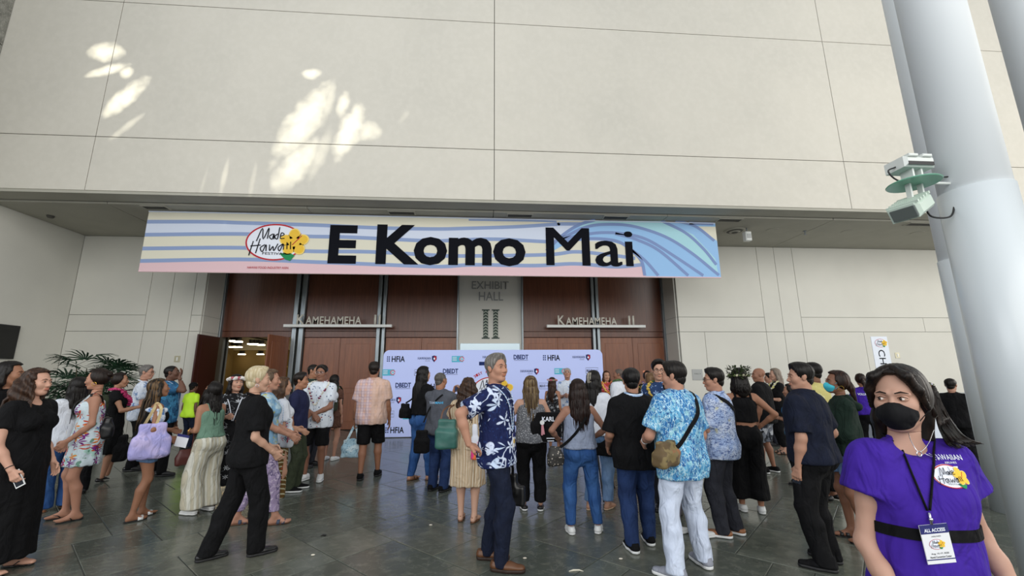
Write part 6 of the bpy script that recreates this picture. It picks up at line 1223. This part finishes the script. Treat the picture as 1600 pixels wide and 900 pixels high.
# before the backdrop
P = person(832, 797, 588, 'woman with long blonde-brown hair in a dotted sleeveless top', rot=-2, sex='f', skin='C08F74', hair=('long', '40301F', 'A08A62', .38), utop=827, arms=dict(R=(-.02, .22, -.32, (.8, -.6, -.3)), L=(.02, .24, -.30, (.8, -.6, -.3))), w=1.12)
shirt(P, DOTS, tank=True, hem=.50, top=.79, loose=.012); trousers(P, BLK, knee=.022, ankle=.04, end=.10, waist=.58); footwear(P, 'loafer', BLT, WRB)
e = bag(P, (.17, -.10, .53 * P.h + .14), (.37, .10, .36), BLK, 'black tote printed KARL on the arm of the woman in the dotted top', [[(.09, -.1, .53 * P.h + .3), (.13, -.03, .70 * P.h), (.24, -.03, .70 * P.h), (.26, -.1, .53 * P.h + .3)]], n=(0, -1, 0), taper=.97, rd=.02, amp=.0015)
text('lettering', 'KARL', .16, .055, (.03, -.078, .10), whi, e, .02); MB().lathe([(.028, -.004), (.028, .004)], n=18, axis=(0, 1, 0), c=(-.05, -.085, .06)).obj('rosette', WRB, e); MB().ribbon([(-.05, -.083, .03), (-.055, -.083, -.09)], (0, -1, 0), .02).ribbon([(-.045, -.082, .03), (-.03, -.082, -.08)], (0, -1, 0), .02).obj('ribbon', mat('pink_ribbon', 'C98A94', .7), e)
MB().box(.0, .10, -.084, -.08, -.13, -.12).box(.01, .09, -.084, -.08, -.16, -.15).obj('small_print', whi, e, kind='stuff')
P = person(866, 0, 590, 'small woman with a pink flower headband and long brown hair', Y=9.6, rot=-35, sex='f', skin='A8704E', hair=('long', '2A1A12', '4A3222', .4), utop=857)
shirt(P, DRS_BW, tank=True, hem=.5); skirt(P, DRS_BW, hem=.2); footwear(P, 'flat', BLT); crown(P, ['C9C4C0', 'B86A78', '8FA078'], n=16, r=.03)
P = person(890, 0, 576, 'elderly grey-haired man in a white and blue shirt looking down', Y=10.3, rot=168, skin='B98266', hair=('short', '8A8784', 'A8A5A2'), utop=884, head=(0, -22), arms=HOLD)
shirt(P, AL_WHBL, sleeve=.75, collar=True); trousers(P, CHR); footwear(P, 'shoe', BLT); glasses(P, SIL)
P = person(911, 834, 593, 'woman in a grey striped tank top and blue jeans seen from behind', rot=2, sex='f', skin='A8745A', hair=('long', '1A0F0C', '33201A', .36), hvol=1.25, utop=895, w=1.02, arms=dict(R=(.05, .20, -.36, (1, -.6, -.2)), L=(.06, .22, -.36, (1, -.6, -.2))), feet=((.17, .02, -.45), (-.12, .03, .05)))
shirt(P, TNK, tank=True, hem=.545, top=.785, loose=.010); trousers(P, DEN, knee=.012, ankle=.016, end=.085); footwear(P, 'sneaker', WRB, WRB, WHC)
bag(P, wl(P, 868, 713, -.14), (.17, .08, .20), PURSE, 'small patterned purse with black strap at the hip of the tank-top woman', [push_out(P, [wl(P, 872, 702, -.14), P.J['up'](-.13, -.10, .61), P.J['up'](-.04, -.14, .68), P.J['up'](.05, -.12, .76), P.J['shR'] + _v((-.03, 0, .03))], .01)], 'purse', strap_m=BLK, n=(0, -1, .2), sw=.028)
P = person(937, 795, 580, 'woman in a white blouse with very long black hair held by a pale clip', rot=-42, sex='f', skin='C08A6A', hair=('long', '0B0909', None, .60), utop=917, arms=dict(R=(-.02, .18, -.42), L=(-.1, .24, -.3)), bare=True, feet=((.09, .05, -.1), (-.09, -.08, .1)))
shirt(P, WHC, sleeve=1.5, hem=.53, loose=.030, amp=.009); trousers(P, LDN, knee=.02, ankle=.03, end=.10); footwear(P, 'sandals', mat('nude_strap', 'C4A88C', .5), mat('nude_strap', ''), None)
cl = MB(); [cl.tube([tuple(P.hT(-.03 + .02 * q, -.105 - .006 * (1 - abs(q - 1)), .10)), tuple(P.hT(-.03 + .02 * q, -.122, .03)), tuple(P.hT(-.03 + .02 * q, -.115, -.03))], .004) for q in range(3)]; cl.obj('hair_clip', mat('clip_cream', 'CFC8B8', .4), P.root)
bag(P, wl(P, 944, 692, -.1), (.34, .16, .30), BLK, 'black slouchy bag at the hip of the woman in the white blouse', [[wl(P, 938, 672, -.1), wl(P, 925, 645, -.1), P.J['shR'] + _v((-.02, -.04, .04))]], 'shoulder_bag', n=(0, -1, 0), sw=.03)
tp = empty('camera_tripod', (*ony(930, 760, 6.2)[:2], 0), label='black tripod standing on the floor among the crowd before the backdrop', cat='tripod')
for a in (.6, 2.7, 4.7): MB().tube([(0.42 * math.cos(a), .42 * math.sin(a), .01), (0.03 * math.cos(a), .03 * math.sin(a), 1.0)], [.010, .015]).obj('leg', BLT, tp)
MB().tube([(0, 0, .7), (0, 0, 1.2)], .014).obj('centre_column', BLT, tp); MB().box(-.04, .04, -.04, .04, 1.2, 1.26, .01).obj('head', BLT, tp)
P = person(953, 0, 580, 'woman in red floral dress with an orange lei facing the camera', Y=10.6, rot=176, sex='f', skin='C08A6A', hair=('long', '3A2418', '5A3A26', .3), utop=946)
shirt(P, REDF, sleeve=.5); trousers(P, BLK); footwear(P, 'flat', BLT); lei(P, ['D08A4A', 'D9B45A'], r=.03)
P = person(974, 0, 577, 'balding man with a green lei over a white shirt, back turned', Y=8.9, rot=40, skin='9A6448', hair=('buzz', '5A504A'), utop=959, head=(30, 0), w=1.1)
shirt(P, WHC, sleeve=.8, collar=True, loose=.03); trousers(P, CHR); footwear(P, 'shoe', BLT); lei(P, ['3A5A32', '4A6A3A', 'A04A3A'], r=.03)
P = person(1003, 858, 576, 'man in a plain black shirt and dark jeans seen from behind', rot=2, skin='B07A5C', hair=('full', '0E0C0C'), utop=979, w=1.16, head=(-14, 0), arms=dict(R=(.03, .20, -.42), L=(.04, .20, -.42)), feet=((.13, .12, -.15), (-.10, -.04, .05)))
shirt(P, BLK, sleeve=.95, hem=.44, loose=.026, amp=.007); trousers(P, DDN, knee=.02, ankle=.03, end=.05); footwear(P, 'sneaker', BLK, WRB, WRB)
nk = P.J['neck']; MB().ribbon([tuple(push_out(P, [nk + P.Rs @ _v((.078 * math.cos(a), .080 * math.sin(a) - .004, .020 - .008 * math.sin(a)))], .008)[0]) for a in np.linspace(PI, 2 * PI, 9)], [(math.cos(a), math.sin(a), .2) for a in np.linspace(PI, 2 * PI, 9)], .024, .003).obj('lanyard', LAN, P.root)
P = person(1030, 0, 583, 'woman in a purple shirt, fair hair pinned up with a white flower', Y=6.3, rot=8, sex='f', skin='C49074', hair=('bun', '5E4632', '9A7A58'), utop=1012, w=1.08)
shirt(P, PUR, sleeve=.6, collar='stand'); trousers(P, BLK); footwear(P, 'shoe', BLT); fb = MB(); [fb.ball(tuple(P.hT(.03 + .016 * math.cos(a), -.15, .05 + .016 * math.sin(a))), .013, 6, 5, (1, .6, 1)) for a in np.linspace(0, 2 * PI, 5, endpoint=False)]; fb.obj('hair_flower', WHC, P.root, smooth=True)
P = person(1020, 0, 580, 'woman with glasses, updo and orange hair flower in a yellow print', Y=9.5, rot=172, sex='f', skin='B98266', hair=('bun', '1A110D'), utop=1003)
shirt(P, YELF, sleeve=.5); trousers(P, BLK); footwear(P, 'flat', BLT); glasses(P); lei(P, ['C9C07A', '5C2A8A'], r=.032); MB().ball(tuple(P.hT(.06, -.02, .10)), .034, 8, 6, (1, .7, 1)).obj('hair_flower', mat('orange_petal', 'D98A6A', .7), P.root, smooth=True)
P = person(1047, 0, 562, 'tall man with black-rimmed glasses smiling, in a blue floral shirt and yellow lei', Y=5.45, rot=150, skin='CC977B', hair=('full', DK), utop=1031, head=(8, 4), gaze=(-.4, 0), arms=dict(R=(.03, .05, -.52)))
shirt(P, AL_DKBL, sleeve=.75, collar=True); trousers(P, CHR); footwear(P, 'shoe', BLT); glasses(P); lei(P, ['B89A3A', 'C9B05A', '3A5A32'], r=.026)
P = person(1069, 838, 592, 'person in dark green floral shirt, grey trousers and white sneakers, mostly hidden', rot=-80, skin='B98266', hair=('short', DK), utop=1066, feet=((.08, .12, -.1), (-.08, -.06, .1)))
shirt(P, AL_GRN, sleeve=.7, collar=True); trousers(P, GRP, knee=.015, ankle=.02, end=.10); footwear(P, 'sneaker', WRB, WRB)
P = person(1078, 894, 565, 'man in white trousers and a blue printed shirt with his back turned', rot=22, skin='B98266', hair=('full', '14100E', '2A2420'), utop=1062, head=(30, 2), w=1.14, lod=.8, arms=dict(L=(-.02, .26, -.34, (.8, -.7, -.3)), R=(.05, .10, -.50)), feet=((.20, .02, -.3), (-.20, -.04, .45)))
shirt(P, AL_BLUE, sleeve=.8, collar=True, hem=.44, loose=.028, amp=.008); trousers(P, WPT, knee=.016, ankle=.042, end=.05, amp=.009); footwear(P, 'sneaker', mat('grey_knit', '8C8F9A', .8), WRB, WRB)
bag(P, wl(P, 1041, 709, -.22), (.30, .13, .20), CAMB, 'small camouflage sling bag at the hip of the man in white trousers', [push_out(P, [wl(P, 1046, 698, -.2), P.J['up'](-.15, -.12, .60), P.J['up'](-.05, -.16, .68), P.J['up'](.06, -.14, .76), P.J['shR'] + _v((-.05, -.01, .035)), P.J['shR'] + _v((-.07, .09, -.02))], .014)], 'sling_bag', strap_m=BLK, n=(0, -1, .3), sw=.035, rz=.3)
wrist_band(P, 'L', WRB)
P = person(1140, 837, 575, 'man with glasses in a pale blue leaf-print shirt and dark trousers', rot=42, skin='BC8466', hair=('full', '14100E'), utop=1117, head=(28, 2), w=1.06, arms=HOLD, feet=((.10, -.04, -.1), (-.09, .03, .25)))
shirt(P, AL_LEAF, sleeve=.85, collar=True, hem=.455, loose=.028, amp=.008); trousers(P, CHR, knee=.022, ankle=.035); footwear(P, 'loafer', TAN, WRB, TAN); glasses(P)
e = carried(P, P.J['up'](0, -.13, .74), 'camera_strap', 'black padded strap across the back of the leaf-print shirt', 'strap'); o0 = P.J['up'](0, -.13, .74); pts = [p - o0 for p in push_out(P, catmull([P.J['shL'] + _v((.05, .04, .03)), P.J['shL'] + _v((.06, -.05, .02)), P.J['up'](0, -.13, .75), P.J['up'](.10, -.12, .66), P.J['up'](.16, -.02, .60)], 5), .012)]; MB().ribbon([tuple(p) for p in pts], (0, -1, .2), .045, .006).obj('webbing', BLK, e); MB().box(-.06, .03, -.02, .0, -.02, .02, .004).obj('buckle', BRB, e)
P = person(1178, 801, 576, 'woman in black with a leafy flower crown, one arm bent', rot=-14, sex='f', skin='A8704E', hair=('long', DK, None, .12), utop=1153, arms=dict(R=(.06, .08, -.36, (1, -.6, 0)), L=(.0, .2, -.35)), feet=((.09, .0, -.25), (-.10, .06, .1)))
shirt(P, BLK, tank=True, hem=.62, top=.80, tuck=True); trousers(P, BLK, knee=.05, ankle=.075, end=.15, waist=.60); footwear(P, 'sneaker', WRB, WRB); crown(P, ['B8B49A', '5C6A3E'], n=18, r=.022, leaf='2E3A1E', rx=.095, z0=.035)
P = person(1204, 739, 576, 'bald man in a black tee and grey camouflage shorts', rot=38, skin='A06A4C', hair=('none', '0B0909'), utop=1186, head=(38, 0), w=1.16, belly=.6, feet=((.13, -.02, -.2), (-.12, .06, .2)))
shirt(P, BLK, sleeve=.85, hem=.47, loose=.024); trousers(P, CAMO, knee=.045, end=.285 * P.h, ankle=.05); footwear(P, 'sneaker', BLK, WRB)
P = person(1216, 0, 583, 'dark-haired person in white just behind the bald man', Y=9.8, rot=70, skin='B07A5C', hair=('short', DK), utop=1201); shirt(P, WHC); trousers(P, CHR); footwear(P, 'shoe', BLT)
P = person(1228, 0, 576, 'woman with long grey hair in black wearing a white lei', Y=8.8, rot=75, sex='f', skin='C49074', hair=('long', '6E6258', 'A89A88', .22), utop=1216, arms=HOLD, bare=True, head=(0, 4))
shirt(P, BLK, sleeve=.8, hem=.5); trousers(P, BLK, ankle=.012, end=.14); footwear(P, 'birk', BLT, LTH); lei(P, ['DAD8CC', 'CFC98A'], r=.026)
P = person(1256, 0, 600, 'short woman with black hair and denim sleeves, arms folded forward', Y=6.4, rot=52, sex='f', skin='B07A5C', hair=('long', DK, None, .14), utop=1243, arms=HOLD, w=1.1)
shirt(P, AL_TEAL, sleeve=.8, hem=.48, loose=.02); trousers(P, BLK, end=.06); footwear(P, 'shoe', BLT)
P = person(1293, 884, 567, 'man in navy polo and black trousers holding a phone at his side', rot=26, skin='B98468', hair=('full', '120E0C'), utop=1268, head=(44, 0), w=1.22, belly=.5, lod=.85, arms=dict(L=(.04, .02, -.53), R=(.05, .12, -.44)), hands=dict(L=dict(curl=1.0)), feet=((.12, .02, -.1), (-.12, -.04, .5)))
shirt(P, DNV, sleeve=.85, collar=True, hem=.50, loose=.016); trousers(P, BLK, knee=.022, ankle=.035, waist=.60); footwear(P, 'boot', BLK, BRB, BRB); phone(P, 'L', 'black phone in the hand of the man in the navy polo')
P = person(1302, 0, 567, 'dark-haired person in pale yellow behind the woman with the turquoise mask', Y=5.6, rot=30, skin='8A5A3E', hair=('full', DK), utop=1292, bare=True)
shirt(P, YELC, sleeve=.9, loose=.03); trousers(P, BLK, end=.1); footwear(P, 'flat', BLT)
P = person(1347, 846, 580, 'woman with a turquoise face mask, brown ponytail and gold hoop earring', rot=62, sex='f', skin='8E5C40', hair=('pony', '1F130E', '4A2C1E', .26), utop=1313, head=(10, -6), masked=True, bare=True, feet=((.08, .05, -.1), (-.08, -.03, .2)), arms=HOLD)
shirt(P, HOOD, sleeve=1.9, hem=.50, loose=.026, amp=.008); trousers(P, LDN, end=.38 * P.h, knee=.03, waist=.6); footwear(P, 'birk', BLT, BLT); facemask(P, mat('turquoise_mask', '3FB8CC', .7)); earring(P, -1, .022); o = sdf([rc(P.J['up'](-.08, -.06, .83), P.J['up'](.08, -.06, .83), .045), rc(P.J['up'](-.05, -.12, .79), P.J['up'](.05, -.12, .79), .05, .05)], .013, .04, post=folds(.006, 4)); link('hood', fast_mesh(*o), HOOD, P.root)
P = person(1372, 0, 585, 'volunteer in a purple tee bending over the white counter', Y=7.9, rot=-25, sex='f', skin='A8704E', hair=('pony', '1A100C', '3A241A', .22), utop=1345, lean=(14, 0), arms=dict(R=(-.02, .34, -.26), L=(-.02, .34, -.26)))
sh = shirt(P, PUR, sleeve=.7, hem=.50); trousers(P, BLK); footwear(P, 'shoe', BLT); a_ = text('lettering', 'VOLUNTEER', .24, .04, (0, 0, .76 * P.h), whi, P.root, .02); wrap(P, [a_], sh, True)
P = person(1518, 0, 592, 'dark-haired man in black standing at the counter beside the column', Y=6.9, rot=-62, skin='B98468', hair=('short', DK), utop=1492, w=1.1, arms=HOLD)
shirt(P, BLK, sleeve=.8); trousers(P, BLK); footwear(P, 'shoe', BLT)
P = person(1472, 0, 597, 'helper in purple with a flower crown behind the white counter', Y=9.6, rot=150, sex='f', skin='A8704E', hair=('bun', DK), utop=1486)
shirt(P, PUR, sleeve=.6); trousers(P, BLK); footwear(P, 'shoe', BLT); crown(P, ['C9C4D8', '6A4A9A', '5C6A3E'], n=16, r=.03)
# ------------------------------------------------------------------ masked woman in the foreground
P = person(1560, 0, 573, 'woman in a purple tee and black face mask in the right foreground', Y=1.52, X=ony(1418, 700, 1.52)[0], rot=172, hamp=.35, hvol=.8, bs=.55, noside=-1, sex='f', skin='C4937A', hair=('long', '120D0B', '2C2019', .30), utop=1430, head=(-52, 2, 0), lod=.62, masked=True, brow='1A1410', gaze=(.75, .1), w=.86, arms=dict(R=(.045, .13, -.49, (.35, -1, 0)), L=(.12, .06, -.49, (.5, -1, 0))), hands=dict(R=dict(curl=.7, d=(-.5, .3, -.8)), L=dict(curl=.5)))
sh = shirt(P, PUR, sleeve=.38, sl_loose=.032, hem=.44, loose=.020, amp=.0055, neck=.055); trousers(P, BLK, end=.06); footwear(P, 'shoe', BLT)
facemask(P, mat('black_mask', '111114', .8, bump=(300, .0005, (1, 1, 1), .4)))
T, C = P.hT, P.hC
fr = []
for q, x1 in ((1, .070), (1, .060), (-1, .058), (-1, .068)):
    fr.append(rc(T(q * .008, .045, .112), T(q * x1 * .75, .070, .085), .012, .013)); fr.append(rc(T(q * x1 * .75, .070, .085), T(q * x1 * 1.1, .052, .035), .013, .010)); fr.append(rc(T(q * x1 * 1.1, .052, .035), T(q * .082, .025, -.03), .010, .005))
link('fringe', fast_mesh(*sdf(fr, .004, .012, post=lambda V, N: V + N * (np.sin(V[:, 0] * 700 + V[:, 2] * 300) * .0008)[:, None])), hair_mat('120D0B', '2C2019'), P.root)
rnd_ = random.Random(3); st_ = MB()
for i in range(34):
    t = i / 33; j = lambda k: rnd_.uniform(-k, k)
    p0 = wl(P, 1458 + 6 * t, 604 + 12 * t + j(3), .03); p1 = wl(P, 1462 + 10 * t + j(2), 640 + j(3), .035); p2 = wl(P, 1468 + 18 * t + j(2), 668 - 8 * t, .03); p3 = hit(P, sh, 1478 + 30 * t, 692 - 8 * t + j(2), .006); p4 = hit(P, sh, 1490 + 46 * t + j(4), 703 - 11 * t + j(2), .004)
    st_.tube([tuple(p) for p in catmull([p0, p1, p2, p3, p4], 5)], [.0055] * 12 + [.0045] * 5 + [.003, .002, .0015, .001], 5)
st_.obj('loose_strand', hair_mat('120D0B', '2C2019'), P.root, smooth=True, kind='stuff')
# lanyard with the pass, necklace, waist band, wrist bands
up = P.J['up']; q0 = hit(P, sh, 1449, 800, .006); m = MB()
for q, (u0, v0), (u1, v1) in ((1, (1404, 694), (1447, 797)), (-1, (1461, 690), (1451, 797))):
    n_ = P.J['neck']; pts = [n_ + _v((0, -.058, .035)), n_ + _v((q * .050, -.03, .030)), n_ + _v((q * .054, .02, .014))] + [hit(P, sh, u0 + (u1 - u0) * t, v0 + (v1 - v0) * t, .005) for t in np.linspace(0, 1, 12)]; m.tube([tuple(p) for p in pts], .0034, 6)
m.obj('lanyard', BLK, P.root, smooth=True)
clip = push_out(P, [q0], .008)[0]; MB().tube([tuple(clip), tuple(clip + _v((0, .002, -.035)))], .004, 8).ball(tuple(clip + _v((0, .002, -.02))), .007, 8, 6).obj('clip', SIL, P.root, smooth=True)
cc = hit(P, sh, 1461, 848, .010); cw, chh = .088, .118
bd = MB().box(-cw / 2, cw / 2, -.0015, .0015, -chh / 2, chh / 2, .0008).obj('badge', mat('badge_card', 'E4E6EA', .4), P.root, loc=tuple(cc), rot=(0, 0, PI)); bd.rotation_euler = (.05, -.10, PI)
MB().box(-cw / 2, cw / 2, -.0022, -.001, chh * .27, chh / 2).obj('badge_band', mat('badge_navy', '2A2E6B', .4), bd); MB().box(-cw / 2, cw / 2, -.0022, -.001, -chh * .40, -chh * .375).obj('badge_line', mat('badge_navy', ''), bd)
text('lettering', 'ALL ACCESS', .066, .011, (0, -.0028, chh * .36), whi, bd, .03); text('lettering', 'Aug. 15-17, 2025', .055, .006, (0, -.0028, -chh * .24), ink, bd, .01); text('lettering', 'Hawaii Convention Center', .066, .006, (0, -.0028, -chh * .32), ink, bd, .01)
text('lettering', 'AIRLINES', .03, .004, (0, -.0028, chh * .20), ink, bd); festival_logo(bd, -.004, .0, .046, -.0026, -.0003)
nk_ = push_out(P, catmull([on_front(P, 1418, 672, .05), on_front(P, 1424, 690, .10), on_front(P, 1436, 706, .12), on_front(P, 1450, 694, .11), on_front(P, 1459, 672, .06)], 8), .003); MB().tube([tuple(p) for p in nk_], .0011, 5).obj('necklace', SIL, P.root, smooth=True)
rg = push_out(P, [on_front(P, 1436, 709, .12)], .003)[0]; MB().tube([tuple(rg + _v((.008 * math.cos(a), .001, .008 * math.sin(a)))) for a in np.linspace(0, 2 * PI, 14, endpoint=False)], .0016, 5, closed=True).obj('pendant', SIL, P.root)
zb = hit(P, sh, 1480, 838)[2]; ring = []
from mathutils.bvhtree import BVHTree
_bv = BVHTree.FromPolygons([q.co for q in sh.data.vertices], [tuple(p.vertices) for p in sh.data.polygons])
for a in np.linspace(0, 2 * PI, 49):
    h_ = _bv.ray_cast(Vector((.17 * math.cos(a), .20 * math.sin(a), zb)), Vector((-math.cos(a), -math.sin(a), 0))); ring.append(_v((h_[0] if h_[0] else Vector((.15 * math.cos(a), .1 * math.sin(a), zb)))) + _v((math.cos(a), math.sin(a), 0)) * .004)
MB().ribbon([tuple(p) for p in ring], [tuple(unit(_v((p[0], p[1], 0)))) for p in ring], .036, .004).obj('waist_band', BLK, P.root)
wrist_band(P, 'R', BRB, 1.0, t=.10); wrist_band(P, 'L', WRB, 1.02, 'watch_strap', t=.06)
wa = P.armj['L']; wd_ = unit(wa[1] - wa[2]); wc = wa[2] + (wa[1] - wa[2]) * .12 + _v((-.012, .024, 0)); e_ = MB().box(-.018, .018, -.006, .006, -.02, .02, .004).obj('watch_case', BLT, P.root, loc=tuple(wc)); e_.rotation_euler = (0, .15, .3)
lg = hit(P, sh, 1484, 744); a_ = festival_logo(P.root, -lg[0], lg[2], .104, 0, -.0014); tp_ = hit(P, sh, 1478, 714)
b_ = text('lettering', 'HAWAIIAN', .090, .016, (-tp_[0], 0, tp_[2]), whi, P.root, .004); c_ = text('lettering', 'AIRLINES', .04, .006, (-tp_[0], 0, tp_[2] - .016), whi, P.root); d_ = MB().box(-.016, .016, -.0005, .0, -.002, .002).obj('lettering', whi, P.root, loc=(-tp_[0] , 0, tp_[2] - .029)); wrap(P, [a_, b_, c_, d_], sh)

# small things dropped on the floor
for (u, v), w_, c, kind in (((489, 868), 'below the open floor at the left of centre', 'E0D8C8', 0), ((673, 821), 'left of the feet of the woman in beige', 'D8D2C4', 0), ((820, 873), 'just right of the brown shoes', 'D8CFC0', 0), ((970, 874), 'left of the black and white sneaker', 'DAD2C4', 0), ((900, 893), 'at the lower edge below the white sneakers', 'CFCAB8', 1), ((504, 838), 'dark and curled, alone on the floor at left', '0E0D0C', 1)):
    p = onz(u, v, 0); e = empty('fallen_petal', (p[0], p[1], 0), label='tiny scrap on the stone floor, %s' % w_, cat='litter')
    if kind == 0: MB().ball((0, 0, .006), .016, 8, 4, (1.2, .8, .35)).obj('petal', mat('petal_' + c, c, .7), e)
    else: MB().tube([(-.06, 0, .004), (-.02, .012, .006), (.03, .01, .006), (.06, -.01, .004)] if c != '0E0D0C' else [(-.02, 0, .004), (0, .02, .006), (.03, .01, .006), (.02, -.01, .004)], [.003, .007, .006, .002], 6).obj('strip', mat('petal_' + c, c, .7), e)
